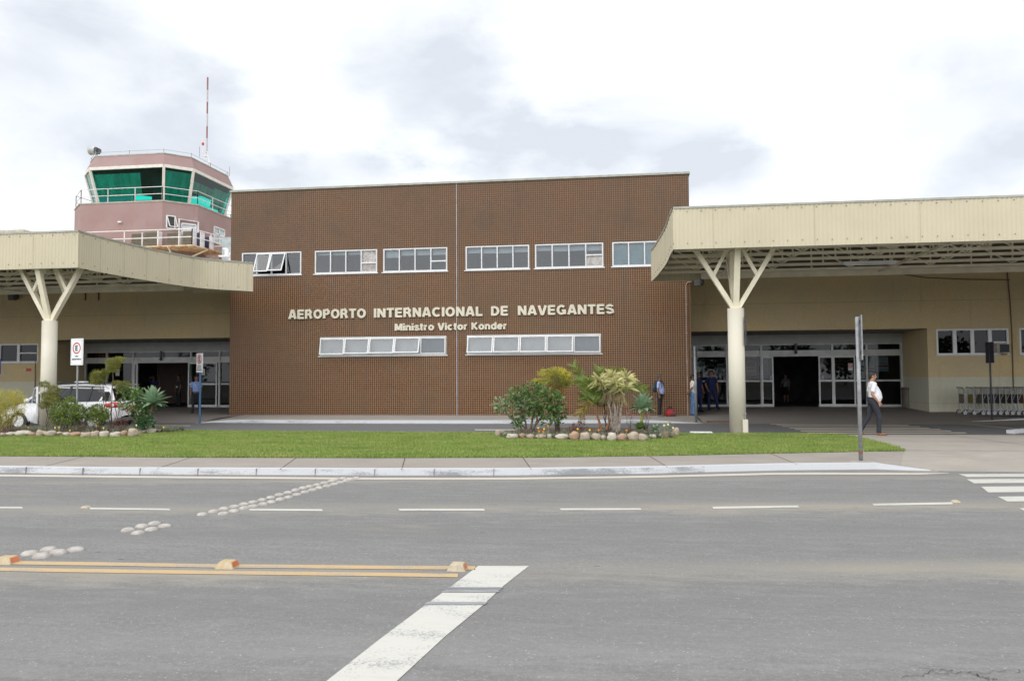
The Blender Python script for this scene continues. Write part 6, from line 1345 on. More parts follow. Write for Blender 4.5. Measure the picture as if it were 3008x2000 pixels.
person('woman in pale blouse and dark skirt inside the right doorway', (q.x, YD+6.0, .22), R(-30), M['skin'], (hb, 'long'), cloth('pale_blouse', (.30, .30, .30)), blackp, black_shoe, 1.64, skirt=True, girth=.85, arms=((10, 10, 60, -10), (5, 8, 15, 0)))
# backpack and red bag
bp = thing('backpack', 'black and blue backpack on the back of the man in light blue shirt', 'backpack', pm.location[:], 0); ORG[bp.name] = Vector(); bp.rotation_euler.z = R(72)
b = MB(); b.ell((.0, .165, 1.22), (.14, .085, .24), 16, 12); b.ell((0, .235, 1.12), (.11, .05, .13), 12, 8); fuse('bag_body', b, mat('backpack_black', (.02, .03, .04), .7), bp, .014, None, 3)
b = MB(); b.ell((0, .26, 1.18), (.08, .035, .10), 12, 8); part('front_pocket', b, mat('backpack_blue', (.03, .20, .32), .7), bp, smooth=True)
b = MB()
for s in (-1, 1): b.tube([(s*.10, .12, 1.42), (s*.115, .03, 1.475), (s*.12, -.09, 1.42), (s*.125, -.135, 1.28), (s*.15, -.08, 1.12), (s*.15, .08, 1.05)], [(.012,.024)]*6, 8)
part('shoulder_strap', b, mat('strap_black', (.02, .02, .022), .7), bp)
p = at(1969, 1222, .135); t = thing('travel_bag', 'red and black travel bag standing on the pavement beside the waiting man', 'bag', p)
P0 = Vector(p); b = MB(); 
b.add([P0+Vector(v) for v in [(-.2,-.11,0),(.22,-.11,0),(.22,.11,0),(-.2,.11,0),(-.19,-.12,.13),(.21,-.12,.13),(.21,.12,.13),(-.19,.12,.13),(-.10,-.05,.30),(.10,-.05,.29),(.10,.05,.29),(-.10,.05,.30)]], [(0,3,2,1),(0,1,5,4),(1,2,6,5),(2,3,7,6),(3,0,4,7),(4,5,9,8),(5,6,10,9),(6,7,11,10),(7,4,8,11),(8,9,10,11)])
part('bag_body', b, mat('bag_red', (.36, .012, .015), .6, .1, 10), t, bevel=.03)
b = MB(); b.add([P0+Vector(v) for v in [(.0,-.135,.02),(.2,-.135,.02),(.15,-.10,.2),(.06,-.075,.24)]], [(0,1,2,3)]); b.add([P0+Vector(v) for v in [(-.02,-.128,.0),(.21,-.128,.0),(.215,-.13,.05),(-.02,-.13,.05)]], [(0,1,2,3)])
b.tube([P0+Vector((-.1,0,.28)), P0+Vector((-.06,0,.37)), P0+Vector((.06,0,.37)), P0+Vector((.1,0,.28))], .014, 8); b.box(P0+Vector((-.05,-.04,.28)), P0+Vector((.08,.04,.33))); part('black_trim', b, mat('bag_black', (.025, .022, .022), .6), t)

# ------------------------------------------------------------------ white estate car with its front door open
def make_car():
    t = thing('parked_car', 'white estate taxi parked behind the left flower bed with its front door open', 'car', (-19.75, 25.7, 0)); X0, Y0 = -17.42, 25.7
    # s = distance forward from the tail; profile stations: s, zlow, zbelt, halfwidth low, halfwidth belt
    st = [(.0,.50,.86,.66,.62),(.04,.34,.95,.76,.72),(.16,.26,.985,.82,.79),(.6,.24,.98,.845,.815),(1.2,.22,.965,.85,.82),(2.2,.22,.94,.85,.82),(3.0,.22,.93,.85,.81),(3.35,.22,.92,.845,.79),(3.8,.24,.85,.83,.74),(4.15,.28,.76,.79,.66),(4.32,.36,.66,.68,.55),(4.37,.46,.58,.55,.46)]
    def sect(s, zl, zb, wl, wb, side):
        return [(wl*.80, zl), (wl*.95, zl+.04), (wl+.0, zl+(zb-zl)*.35), (wl+.008, zl+(zb-zl)*.6), (wb+.01, zb-.07), (wb-.02, zb)]
    b = MB(); rows = []
    for q in st:
        sc_ = sect(*q, 1); row = [(X0-q[0], Y0-w, z) for w, z in sc_]+[(X0-q[0], Y0-q[4]*.5, q[2]+.012), (X0-q[0], Y0, q[2]+.02), (X0-q[0], Y0+q[4]*.5, q[2]+.012)]+[(X0-q[0], Y0+w, z) for w, z in sc_[::-1]]
        rows.append(row)
    b.hslab(rows); n = len(rows[0]); b.f.append(tuple(range(n))[::-1]); b.m.append(0); b.f.append(tuple(len(b.v)-n+i for i in range(n))); b.m.append(0)
    body = part('body', b, mat('white_car_paint', (.80, .80, .81), .22, .01, coat=.6), t, smooth=False)
    for pl in body.data.polygons: pl.use_smooth = len(pl.vertices) == 4
    mod = body.modifiers.new('sub', 'SUBSURF'); mod.levels = mod.render_levels = 2
    white = body.data.materials[0]
    # greenhouse: glass shell and white roof with pillars
    gh = [(.10,.97,.73,.97,.73),(.30,1.40,.62,.98,.79),(.5,1.47,.60,.98,.80),(1.3,1.515,.60,.965,.80),(2.1,1.505,.60,.945,.80),(2.6,1.47,.58,.935,.80),(3.35,.955,.70,.925,.76)]
    b = MB(); rows = [[(X0-s, Y0-wl, zl), (X0-s, Y0-(wl+wt)/2-.01, (zl+zt)/2), (X0-s, Y0-wt, zt-.03)] for s, zt, wt, zl, wl in gh]; rows2 = [[(x, 2*Y0-y, z) for x, y, z in r] for r in rows]
    b.hslab(rows); b.hslab([r[::-1] for r in rows2])
    b.hslab([[rows[0][2], rows2[0][2]], [rows[1][2], rows2[1][2]]]); b.hslab([[rows[-1][2], rows2[-1][2]], [rows[-2][2], rows2[-2][2]]])
    b.hslab([[rows[0][0], rows2[0][0]], [rows[0][2], rows2[0][2]]]); part('window_glass', b, glassmat('car_glass', (.16, .19, .19), .0), t)
    b = MB(); rr = []
    for s, zt, wt, zl, wl in gh[1:6]: rr.append([(X0-s, Y0-wt-.012, zt-.05), (X0-s, Y0-wt+.05, zt), (X0-s, Y0-wt*.4, zt+.022), (X0-s, Y0+wt*.4, zt+.022), (X0-s, Y0+wt-.05, zt), (X0-s, Y0+wt+.012, zt-.05)])
    b.hslab(rr); r_ = part('roof', b, white, t, smooth=True); mod = r_.modifiers.new('s', 'SOLIDIFY'); mod.thickness = .03
    for sy in (-1, 1):
        b = MB()
        P = lambda s, f: Vector((X0-s, Y0+sy*(np.interp(s, [g[0] for g in gh], [g[4] for g in gh])*(1-f)+np.interp(s, [g[0] for g in gh], [g[2] for g in gh])*f+.012), np.interp(s, [g[0] for g in gh], [g[3] for g in gh])*(1-f)+(np.interp(s, [g[0] for g in gh], [g[1] for g in gh])-.03)*f))
        b.bar(P(.16,.0), P(.36,.97), .16, .03, upv=(0,1,0)); b.bar(P(.42,.0), P(.50,.0), .02); b.bar(P(2.66,.97), P(3.35,.05), .05, .04, upv=(0,1,0)); b.bar(P(2.6,.98), P(.34,.98), .03, .06, upv=(0,1,0))
        b.add([P(.12,0), P(.62,0), P(.50,.55), P(.55,.97), P(.30,.97)], [(0,1,2,3,4)])
        part('pillar', b, white, t)
    b = MB()
    for sy in (-1, 1):
        b.bar(P_(1.78, sy, gh, X0, Y0, 0), P_(1.72, sy, gh, X0, Y0, .97), .08, .02, upv=(0,1,0)); b.bar(P_(1.02, sy, gh, X0, Y0, 0), P_(.96, sy, gh, X0, Y0, .97), .07, .02, upv=(0,1,0))
        b.tube([(X0-.55, Y0+sy*.56, 1.50), (X0-.7, Y0+sy*.56, 1.555), (X0-2.1, Y0+sy*.56, 1.575), (X0-2.3, Y0+sy*.56, 1.53)], .018, 8)
    part('black_trim', b, M['black'], t)
    b = MB(); b.box((X0-1.9, Y0-.25, 1.545), (X0-1.55, Y0-.02, 1.62)); part('roof_sign_base', b, M['whitepaint'], t, bevel=.01)
    # wheels
    for s in (.78, 3.48):
        for sy in (-1, 1):
            cx, cy = X0-s, Y0+sy*.78; b = MB(); b.tube([(cx, cy-sy*.10, .31), (cx, cy+sy*.075, .31)], .31, 28); w = part('wheel', b, M['black'], t)
            b = MB(); b.tube([(cx, cy+sy*.07, .31), (cx, cy+sy*.085, .31)], [.20, .19], 24); b.tube([(cx, cy+sy*.08, .31), (cx, cy+sy*.10, .31)], .05, 12)
            for k in range(7): a = 2*math.pi*k/7; b.bar((cx+.04*math.cos(a), cy+sy*.092, .31+.04*math.sin(a)), (cx+.19*math.cos(a), cy+sy*.092, .31+.19*math.sin(a)), .035, .02, upv=(0,1,0))
            part('rim', b, M['alu'], w)
            b = MB(); b.tube([(cx+.36*math.cos(a), cy-sy*.0, .31+.36*math.sin(a)) for a in np.linspace(-.25, math.pi+.25, 16)], .03, 8); part('wheel_arch', b, M['black'], t)
    # tail lamp, tail window wiper line, handle, plate, bumper
    for sy in (-1, 1):
        b = MB(); b.tube([(X0-.42, Y0+sy*.826, .83), (X0-.22, Y0+sy*.825, .84), (X0-.06, Y0+sy*.76, .84), (X0+.005, Y0+sy*.56, .84), (X0+.0, Y0+sy*.42, .84)], [(.04,.008),(.085,.02),(.09,.03),(.075,.02),(.03,.01)], 12, ref=(0,0,1)); part('tail_light', b, mat('tail_red', (.50, .02, .02), .15, .02, coat=.6), t, smooth=True)
        b = MB(); b.tube([(X0-.0, Y0+sy*.64, .845), (X0+.022, Y0+sy*.625, .845)], [.06, .055], 16); b.tube([(X0-.14, Y0+sy*.815, .84), (X0-.13, Y0+sy*.835, .84)], [.055,.05], 16); part('tail_light_lens', b, M['whitepaint'], t)
    b = MB(); b.box((X0-.02, Y0-.26, .66), (X0+.025, Y0+.26, .80)); part('number_plate', b, mat('plate_red_car', (.5, .12, .1), .5), t); b = MB(); b.box((X0-.06, Y0-.66, .30), (X0+.04, Y0+.66, .42)); part('bumper_trim', b, mat('bumper_grey', (.12, .12, .12), .6), t, bevel=.02)
    b = MB(); b.box((X0-1.32, Y0-.86, .80), (X0-1.15, Y0-.845, .825)); b.bar((X0-1.08, Y0-.842, .40), (X0-1.05, Y0-.828, .93), .008); b.box((X0-2.2, Y0-.865, .42), (X0-1.1, Y0-.85, .47)); part('door_handle', b, mat('dark_trim', (.05, .05, .05), .5), t)
    # open front door, hinge at s = 2.98
    hx, hy = X0-2.98, Y0-.83; a = R(44); dd = Vector((math.cos(a), -math.sin(a), 0)); L_ = 1.05
    D = lambda u, z: Vector((hx, hy, z))+dd*u
    b = MB(); nn = Vector((dd.y, -dd.x, 0))*.05
    poly = [D(0,.30), D(L_*.93,.27), D(L_,.5), D(L_,.93), D(0,.90)]; k = len(poly); b.add([q for q in poly]+[q+nn for q in poly], [tuple(range(k)), tuple(range(2*k-1, k-1, -1))]+[(i,(i+1)%k,k+(i+1)%k,k+i) for i in range(k)])
    for p_, q_ in ((D(.02,.92), D(.52,1.38)), (D(.52,1.38), D(L_-.03,1.44)), (D(L_-.03,1.44), D(L_-.02,.93))): b.bar(p_+nn*.5, q_+nn*.5, .05, .04)
    dr_ = part('front_door', b, white, t, label='opened front door'); b = MB(); b.quad(D(.06,.93)+nn*.5, D(L_-.05,.95)+nn*.5, D(L_-.05,1.42)+nn*.5, D(.52,1.36)+nn*.5); part('door_window', b, glassmat('door_window_glass', (.45,.5,.5), .08), dr_)
    b = MB(); b.bar(D(.1,.5)-nn*.1, D(L_-.05,.5)-nn*.1, .02, .05); part('door_trim', b, M['black'], dr_)
    b = MB(); b.ell(D(.0,1.0)+Vector((-.1,-.16,0)), (.11,.07,.075), 12, 8); part('mirror', b, white, dr_, smooth=True)
    b = MB(); b.box((X0-2.95, Y0-.80, .28), (X0-1.85, Y0-.70, .93)); b.box((X0-2.4, Y0-.7, .35), (X0-2.2, Y0+.6, 1.15)); part('cabin', b, M['black'], t)
def P_(s, sy, gh, X0, Y0, f):
    it = lambda k: np.interp(s, [g[0] for g in gh], [g[k] for g in gh])
    return Vector((X0-s, Y0+sy*(it(4)*(1-f)+it(2)*f+.016), it(3)*(1-f)+(it(1)-.03)*f))
make_car()
for o_ in COL.objects:
    if o_.name == 'parked_car': o_.scale = (1.07, 1.0, 1.06); o_.location.x -= .12

# ------------------------------------------------------------------ plants
def leaf_cloud(mb, c, r, n, size, asp=.45, shell=.55, droop=0., upb=.3, seed=0, bend=.25, ragged=.18):
    g = np.random.default_rng(seed+int(abs(c[0])*97+abs(c[2])*31)); c = np.array(c, float); r = np.array(r, float)
    for _ in range(n):
        d = g.normal(size=3); d /= np.linalg.norm(d); rad = (shell+(1-shell)*g.random()**.6)*(1+g.normal()*ragged); p = c+d*r*rad
        f = d*.7+g.normal(size=3)*.7; f[2] += upb-droop; f /= np.linalg.norm(f); s_ = np.cross(f, g.normal(size=3)); s_ /= np.linalg.norm(s_)+1e-9; nn = np.cross(s_, f); L_ = size*g.uniform(.6, 1.25); w = L_*asp
        a = p; b_ = p+f*L_*.5+s_*w*.5+nn*L_*bend*.3; e = p+f*L_-nn*L_*bend*.2; d2 = p+f*L_*.5-s_*w*.5+nn*L_*bend*.3
        mb.add([a, b_, e, d2], [(0,1,2),(0,2,3)])
def stems(mb, base, tips, r0=.022, r1=.008, wob=.06, n=5):
    for tp in tips:
        P = [Vector(base).lerp(Vector(tp), i/n)+Vector((random.uniform(-wob,wob), random.uniform(-wob,wob), 0))*math.sin(math.pi*i/n) for i in range(n+1)]; mb.tube(P, [r0+(r1-r0)*i/n for i in range(n+1)], 6)
L_ = {}
L_['broad'] = leafmat('broad_leaf', (.17, .26, .08), (.07, .14, .04), .4); L_['broad_pale'] = leafmat('pale_broad_leaf', (.30, .38, .22), (.13, .22, .09), .4)
L_['yellow'] = leafmat('yellow_green_foliage', (.62, .56, .08), (.34, .36, .06), .6); L_['topiary'] = leafmat('olive_topiary_foliage', (.31, .31, .07), (.14, .16, .035), .6)
L_['bush'] = leafmat('bush_green', (.22, .29, .06), (.09, .14, .03), .5); L_['bright'] = leafmat('bright_yellow_shrub', (.62, .55, .11), (.38, .37, .08), .6)
L_['orange'] = leafmat('orange_tinged_foliage', (.46, .26, .06), (.22, .18, .05), .6)
L_['agave'] = leafmat('agave_leaf', (.27, .38, .24), (.17, .27, .16), .45, .15, 2, .1); L_['palm'] = leafmat('palm_frond', (.22, .29, .055), (.10, .16, .03), .5); L_['palm_y'] = leafmat('yellowing_frond', (.34, .26, .07), (.22, .18, .05), .5)
L_['dracaena'] = leafmat('variegated_leaf', (.80, .74, .42), (.48, .48, .20), .5, .25); L_['dry'] = leafmat('dry_leaf', (.50, .42, .25), (.33, .26, .14), .7)
L_['cover'] = leafmat('silvery_cover', (.34, .36, .26), (.18, .20, .13), .6); L_['redleaf'] = leafmat('red_leaf', (.22, .05, .05), (.11, .05, .03), .6)
L_['low'] = leafmat('low_dark_leaf', (.05, .13, .05), (.03, .08, .03), .4)
M['bark'] = mat('bark', (.16, .12, .09), .9, .3, 12); M['stem_grey'] = mat('pale_stem', (.34, .29, .24), .85, .25, 14); M['stem_green'] = mat('yellow_green_stem', (.30, .30, .07), .6, .15, 8); M['stem_orange'] = mat('orange_brown_stem', (.24, .12, .05), .7, .2, 8)
cA = crop(0, 960, 4.356); cB = crop(1400, 1020, 3.37)
def bed_pt(cr, p, y): q = cr(p); return PY(q[0], q[1], y)
def plant(name, lab, cat, cr, base, y, blobs, stemtips=(), leaf='bush', size=.07, dens=1.0, stem='bark', r0=.02, group=None, asp=.45, extra=None, stem_at=None, **kw):
    bp_ = bed_pt(cr, base, y); t = thing(name, lab, cat, (bp_.x, y, .14), 0, group); g = MB(); s = cr is cA and 4.356 or 3.37
    dpx = (Vector((bp_.x, y, 0))).dot(Vector((fwd.x, fwd.y, 0)).normalized())/F_PX
    k = dpx/s; mats = [L_[leaf]]
    for i, (bx, by, rx, rz, *rest) in enumerate(blobs):
        yy = y+(rest[0] if rest else random.uniform(-.12, .12)); c = bed_pt(cr, (bx, by), yy); R_ = (rx*k, min(rx, rz)*k*1.0, rz*k)
        if len(rest) > 1:
            if L_[rest[1]] not in mats: mats.append(L_[rest[1]])
            g.mi = mats.index(L_[rest[1]])
        else: g.mi = 0
        n = int(dens*420*(R_[0]*R_[2])/(size*size)*.10)+20; leaf_cloud(g, c, R_, n, size, asp=asp, seed=i, **kw)
    part('foliage', g, mats, t)
    st = MB(); tips = stemtips or [(b_[0], b_[1]+b_[3]*.3) for b_ in blobs]
    stems(st, (bp_.x, y, .12), [tuple(bed_pt(cr, q, y)) for q in tips], r0, r0*.4); part('stems', st, M[stem], t)
    return t
yA = 22.0
plant('golden_shrub', 'bright yellow green fine leaved shrub at the left picture edge', 'shrub', cA, (110,1330), yA-.3, [(60,960,160,150),(210,900,110,90),(120,1090,150,120),(250,1020,80,110),(-40,1020,120,160),(60,1200,130,90)], leaf='bright', size=.055, dens=1.0, asp=.22, upb=.7)
plant('topiary_shrub', 'small pompom topiary with olive tufts in front of the left column', 'topiary', cA, (600,1300), yA+.3, [(570,735,72,38),(690,810,85,60),(600,880,80,50),(640,940,105,60),(570,1000,85,45),(700,900,60,50)], stemtips=[(570,750),(690,830),(600,900),(640,960)], leaf='topiary', size=.045, dens=1.8, asp=.3, stem='bark', r0=.012)
plant('green_bush', 'wide rounded green bush at the foot of the taxi sign', 'shrub', cA, (840,1320), yA, [(760,1060,110,95),(900,980,95,75),(870,1110,160,130),(1000,1080,90,90),(740,1160,90,90),(960,1190,90,70)], leaf='bush', size=.06, dens=1.3)
plant('green_bush', 'smaller rounded green bush right of the taxi sign', 'shrub', cA, (1240,1310), yA+.1, [(1240,1060,95,70),(1160,1110,90,80),(1330,1110,80,75),(1240,1160,130,80)], leaf='bush', size=.06, dens=1.15)
plant('topiary_shrub', 'tall pompom topiary with three olive green heads before the car tail', 'topiary', cA, (1430,1330), yA+.25, [(1450,465,95,60),(1530,420,70,35),(1440,540,75,40),(1260,640,110,75),(1240,700,85,40),(1340,590,60,45),(1490,730,60,38),(1600,740,80,42),(1550,790,70,32)], stemtips=[(1440,500),(1260,690),(1300,640),(1520,760),(1600,760),(1440,560)], leaf='topiary', size=.042, dens=2.2, asp=.3, r0=.016)
plant('broad_leaved_bush', 'glossy broad leaved bush beside the agave at the right end of the left bed', 'shrub', cA, (1820,1300), yA+.1, [(1650,850,95,80),(1760,880,90,90),(1850,960,100,90),(1720,1000,110,100),(1900,1060,80,90),(1780,1100,110,90),(1560,990,50,60,0,'broad_pale'),(1840,1180,80,80)], leaf='broad', size=.10, dens=.85, asp=.55)
plant('low_leafy_plant', 'low dark leaved plant under the agave in the left bed', 'plant', cA, (1880,1320), yA-.25, [(1880,1220,90,75),(1800,1250,60,50)], leaf='low', size=.13, dens=.8, asp=.6)
plant('bare_shrub', 'thin reddish brown twiggy shrub in the middle of the left bed', 'shrub', cA, (1560,1330), yA-.1, [(1540,1240,110,60),(1050,1250,70,45)], stemtips=[(1450,1090),(1530,1060),(1600,1110),(1560,1040),(1660,1090),(1480,1180),(1620,1180)], leaf='redleaf', size=.04, dens=.35, asp=.3, r0=.01)
yB = 21.3
plant('broad_leaved_bush', 'large broad leaved bush with open branches at the left of the island bed', 'shrub', cB, (530,865), yB, [(250,580,85,60,0,'broad_pale'),(400,470,100,80),(370,560,100,70,0,'broad_pale'),(560,430,110,80),(620,520,120,90),(500,560,120,90,0,'broad_pale'),(720,480,100,80),(790,550,80,90),(700,630,110,80),(560,650,100,60),(400,700,80,45),(820,640,70,70),(700,730,60,40),(390,760,45,40),(800,720,40,50)],
      stemtips=[(260,610),(400,520),(560,480),(700,560),(430,740),(620,600),(640,700)], leaf='broad', size=.115, dens=.62, asp=.6, r0=.035, shell=.4)
plant('topiary_shrub', 'yellow and orange tufted topiary rising behind the large broad leaved bush', 'topiary', cB, (805,840), yB+.5, [(690,255,80,38,0,'yellow'),(800,240,90,42,0,'yellow'),(880,290,70,50,0,'yellow'),(800,290,80,40,0,'topiary'),(840,360,85,45,0,'topiary'),(620,345,75,32,0,'yellow'),(700,330,60,30,0,'yellow'),(770,390,75,40,0,'orange'),(800,440,80,35,0,'orange'),(900,350,50,40,0,'yellow')],
      stemtips=[(800,300),(840,420),(760,440)], leaf='yellow', size=.05, dens=1.5, asp=.3, r0=.03)
plant('topiary_shrub', 'olive pompom topiary showing behind the variegated dracaena', 'topiary', cB, (1300,830), yB+.6, [(1360,235,100,35),(1320,262,80,25),(1430,240,50,30),(1240,550,70,42),(1250,470,60,50),(1450,520,35,30)], stemtips=[(1370,250),(1250,560),(1250,500),(1450,530)], leaf='topiary', size=.042, dens=1.7, asp=.3, r0=.02)
# palm
def frond(mb, base, tip, sag, n=16, ll=.34, spread=1.0, mi=0):
    base = Vector(base); tip = Vector(tip); d = tip-base; L0 = d.length; side0 = Vector((0,-1,0)); mb.mi = mi; prev = None
    pts = [base.lerp(tip, i/n)+Vector((0,0,sag*L0*math.sin(math.pi*i/n)))+Vector((0,-.05*math.sin(i),0)) for i in range(n+1)]
    mb.tube(pts, [.012-.010*i/n for i in range(n+1)], 5)
    for i in range(2, n+1):
        for rep in (0, .5):
            p = pts[i-1].lerp(pts[i], rep); t_ = (pts[i]-pts[i-1]).normalized(); s_ = t_.cross(Vector((0,1,0))).normalized()
            for sg in (-1, 1):
                dv = (t_*.75+s_*sg*.55*spread+Vector((0, random.uniform(-.45,.45), -.12))).normalized(); l = ll*(1-.55*abs(i/n-.45)**1.2)*random.uniform(.8,1.1); w = .016; q = t_*w
                mb.add([p-q, p+q, p+dv*l*.6+q*.7, p+dv*l+Vector((0,0,-.05*l)), p+dv*l*.6-q*.7], [(0,1,2,3,4)])
pb = bed_pt(cB, (1230,820), yB+.1); t = thing('areca_palm', 'slender palm with arching feathery fronds in the middle of the island bed', 'palm', (pb.x, yB+.1, .14))
BP = lambda x, y, dy=0.: bed_pt(cB, (x, y), yB+dy)
f = MB(); hub = BP(1165,560,.1)
for tx, ty, dy, sg, mi in ((955,160,-.1,.05,0),(1010,670,-.2,.18,1),(985,300,.3,.12,0),(1210,190,.2,.03,0),(1700,430,.1,.22,0),(1690,400,.5,.12,0),(1020,480,.4,.15,0),(1110,300,-.3,.08,0),(1300,330,.3,.1,0)): frond(f, hub, BP(tx, ty, dy), sg, mi=mi)
part('fronds', f, [L_['palm'], L_['palm_y']], t)
s = MB(); s.tube([BP(1235,815,.1), BP(1215,740,.1), BP(1190,660,.1), hub], [.045,.032,.026,.02], 8); s.tube([BP(1285,815,.2), BP(1325,710,.2), BP(1360,600,.2)], [.045,.03,.02], 8); part('trunk', s, M['stem_orange'], t)
# dracaena
def rosette(mb, c, n, ln, w, upb, mi=0, down=0.):
    c = Vector(c); mb.mi = mi
    for i in range(n):
        a = random.uniform(0, 2*math.pi); e_ = random.uniform(-.35, 1.2)*upb-down; d = Vector((math.cos(a)*math.cos(e_), math.sin(a)*math.cos(e_), math.sin(e_))); l = ln*random.uniform(.7, 1.1); s_ = d.cross(Vector((0,0,1))).normalized()*w
        mb.add([c-s_*.5, c+s_*.5, c+d*l*.5+s_+Vector((0,0,.02)), c+d*l+Vector((0,0,-.22*l)), c+d*l*.5-s_+Vector((0,0,.02))], [(0,1,2,3,4)])
db = BP(1385,840); t = thing('variegated_dracaena', 'cream striped dracaena with several bare pale stems in the island bed', 'plant', (db.x, yB, .14)); f = MB()
for x, y, n, ln in ((1210,330,46,.36),(1240,360,24,.34),(1340,300,46,.37),(1380,350,30,.33),(1480,310,46,.36),(1480,400,24,.36),(1290,400,24,.34),(1400,420,28,.32)): rosette(f, BP(x, y, random.uniform(-.2,.2)), int(n*1.3), ln*1.08, .0115, 1.0)
for x, y in ((1380,460),(1340,430),(1440,470),(1290,440),(1400,400)): rosette(f, BP(x, y, .0), 24, .34, .010, .3, 1, 1.1)
part('leaves', f, [L_['dracaena'], L_['dry']], t); s = MB()
for xb_, yb_, xm, ym, xt, yt in ((1360,820,1340,640,1240,400),(1385,840,1380,650,1340,380),(1395,840,1395,650,1400,430),(1410,830,1430,600,1480,380),(1345,800,1325,640,1300,430),(1400,790,1420,620,1440,440),(1375,800,1360,560,1330,420)): s.tube([BP(xb_,yb_), BP(xm,ym,random.uniform(-.1,.1)), BP((xm+xt)/2,(ym+yt)/2+20), BP(xt,yt)], [.026,.022,.02,.014], 7)
part('stems', s, M['stem_grey'], t)
def agave(name, lab, c, n, ln, w, group=None, base=None, tilt=0., flat=1.0, stemm='bark', stem_r=.04, mats='agave', sd=3):
    rnd = random.Random(sd); c = Vector(c); t = thing(name, lab, 'agave' if name == 'agave' else 'plant', (c.x, c.y, .14), 0, group); mb = MB()
    for i in range(n):
        a = i*2.399963; fr_ = i/n; e_ = (R(82)*(1-fr_)+R(-18)*fr_)*flat+rnd.uniform(-.08,.08); l = ln*(.62+.38*math.sin(math.pi*min(1, .25+fr_*.75)))*rnd.uniform(.9,1.08)
        d = Vector((math.cos(a)*math.cos(e_), math.sin(a)*math.cos(e_), math.sin(e_))); s_ = d.cross(Vector((0,0,1)));  s_ = s_.normalized() if s_.length > .05 else Vector((math.sin(a), -math.cos(a), 0)); nn = s_.cross(d).normalized(); rows = []
        for k, (u, ww) in enumerate(((0,.55),(.18,.72),(.42,1.0),(.65,.86),(.85,.45),(1.0,.03))):
            sagv = Vector((0,0,-.20*l*u*u*(1-math.sin(max(0,e_))*.8))); p = c+d*l*u+sagv; rows.append([p-s_*w*ww+nn*w*.35*ww, p-nn*w*.18*ww, p+s_*w*ww+nn*w*.35*ww])
        mb.hslab(rows)
    part('leaves', mb, L_[mats], t)
    if base is not None: s = MB(); s.tube([base, Vector(base).lerp(c, .6)+Vector((.02,0,0)), c+Vector((0,0,.05))], [stem_r, stem_r*1.0, stem_r*1.3], 8); part('stem', s, M[stemm], t)
    return t
c = bed_pt(cA, (1960,975), yA-.1); agave('agave', 'large pale green agave rosette at the right end of the left bed', c, 30, .60, .095, base=bed_pt(cA, (1880,1270), yA), stemm='bark', sd=5)
c = BP(1650,600); agave('agave', 'pale green agave rosette on a stem at the right of the island bed', c, 30, .50, .082, base=BP(1618,790), stemm='stem_green', stem_r=.04, sd=8)
c = BP(1625,800,-.1); agave('succulent', 'low green rosette clump at the foot of the stemmed agave', c, 30, .24, .05, mats='broad', sd=2, flat=.8); c = BP(1770,815,-.1); agave('succulent', 'small pale green rosette right of the stemmed agave', c, 16, .23, .035, sd=4, flat=.8)
# flowering weeds and tall pink flower
for (x, y, dx, lab, colr) in ((1690,650,60,'tall pink flowering stalk behind the stemmed agave',(.50,.25,.35)), (1520,650,50,'thin pink flowering stalk left of the stemmed agave',(.45,.25,.32))):
    b0 = BP(x, 830); t = thing('flower_stalk', lab, 'flower', (b0.x, b0.y, .14)); s = MB(); stems(s, b0, [BP(x+random.uniform(-dx,dx), y+random.uniform(-15,60)) for _ in range(6)], .006, .003, .03); part('stems', s, M['bark'], t)
    f = MB(); [leaf_cloud(f, BP(x+random.uniform(-dx*.5,dx*.5), y+random.uniform(-20,50)), (.05,.05,.05), 10, .03, .8) for _ in range(5)]; part('petals', f, leafmat('petal_'+lab[:9].replace(' ','_'), colr, tuple(q*.7 for q in colr)), t)
plant('yellow_flower_weed', 'weed with small pale yellow flowers at the right end of the island bed', 'plant', cB, (1870,850), yB-.2, [(1870,815,70,45),(1900,780,40,30)], leaf='cover', size=.07, dens=.8, asp=.2, r0=.006)
plant('red_leaf_shrub', 'sparse dark red leaved shrub in front of the pavement kerb', 'shrub', cB, (1020,850), yB+.3, [(1020,780,70,50),(960,800,40,30),(1040,720,30,30)], stemtips=[(1010,700),(1040,700),(960,760),(1060,770)], leaf='redleaf', size=.06, dens=.35, asp=.4, r0=.007)
# ground cover (uncountable) and single flowers
def cover(name, lab, cr, pts, y0, y1, n, size):
    mb = MB(); ps = [bed_pt(cr, q, yA if cr is cA else yB) for q in pts]; x0, x1 = ps[0].x, ps[-1].x
    for i in range(n):
        u = random.random(); x = x0+(x1-x0)*u; w = math.sin(math.pi*(.06+.88*u))**.5; ym = (y0+y1)/2; y = ym+(random.random()-.5)*(y1-y0)*w; c = Vector((x, y, .15))
        mb.mi = 0 if random.random() > .06 else 1
        for k in range(15):
            a = random.uniform(0, 6.283); e_ = random.uniform(.15, 1.35); d = Vector((math.cos(a)*math.cos(e_), math.sin(a)*math.cos(e_), math.sin(e_))); l = size*random.uniform(.6,1.3); s_ = Vector((-math.sin(a), math.cos(a), 0))*.011; mb.add([c-s_, c+s_, c+d*l], [(0,1,2)])
    o = single(name, mb, [L_['cover'], L_['redleaf']], lab, 'ground cover', kind='stuff'); 
cover('ground_cover', 'silvery grey green ground cover filling the left flower bed', cA, [(-40,1300),(2130,1300)], 21.75, 23.6, 1000, .17)
cover('ground_cover', 'silvery grey green ground cover filling the island flower bed', cB, [(260,860),(1930,860)], 20.55, 22.6, 950, .16)
yf = mat('flower_yellow', (.85, .55, .03), .6); of = mat('flower_orange', (.75, .20, .02), .6); pf = mat('flower_pale', (.75, .75, .35), .6)
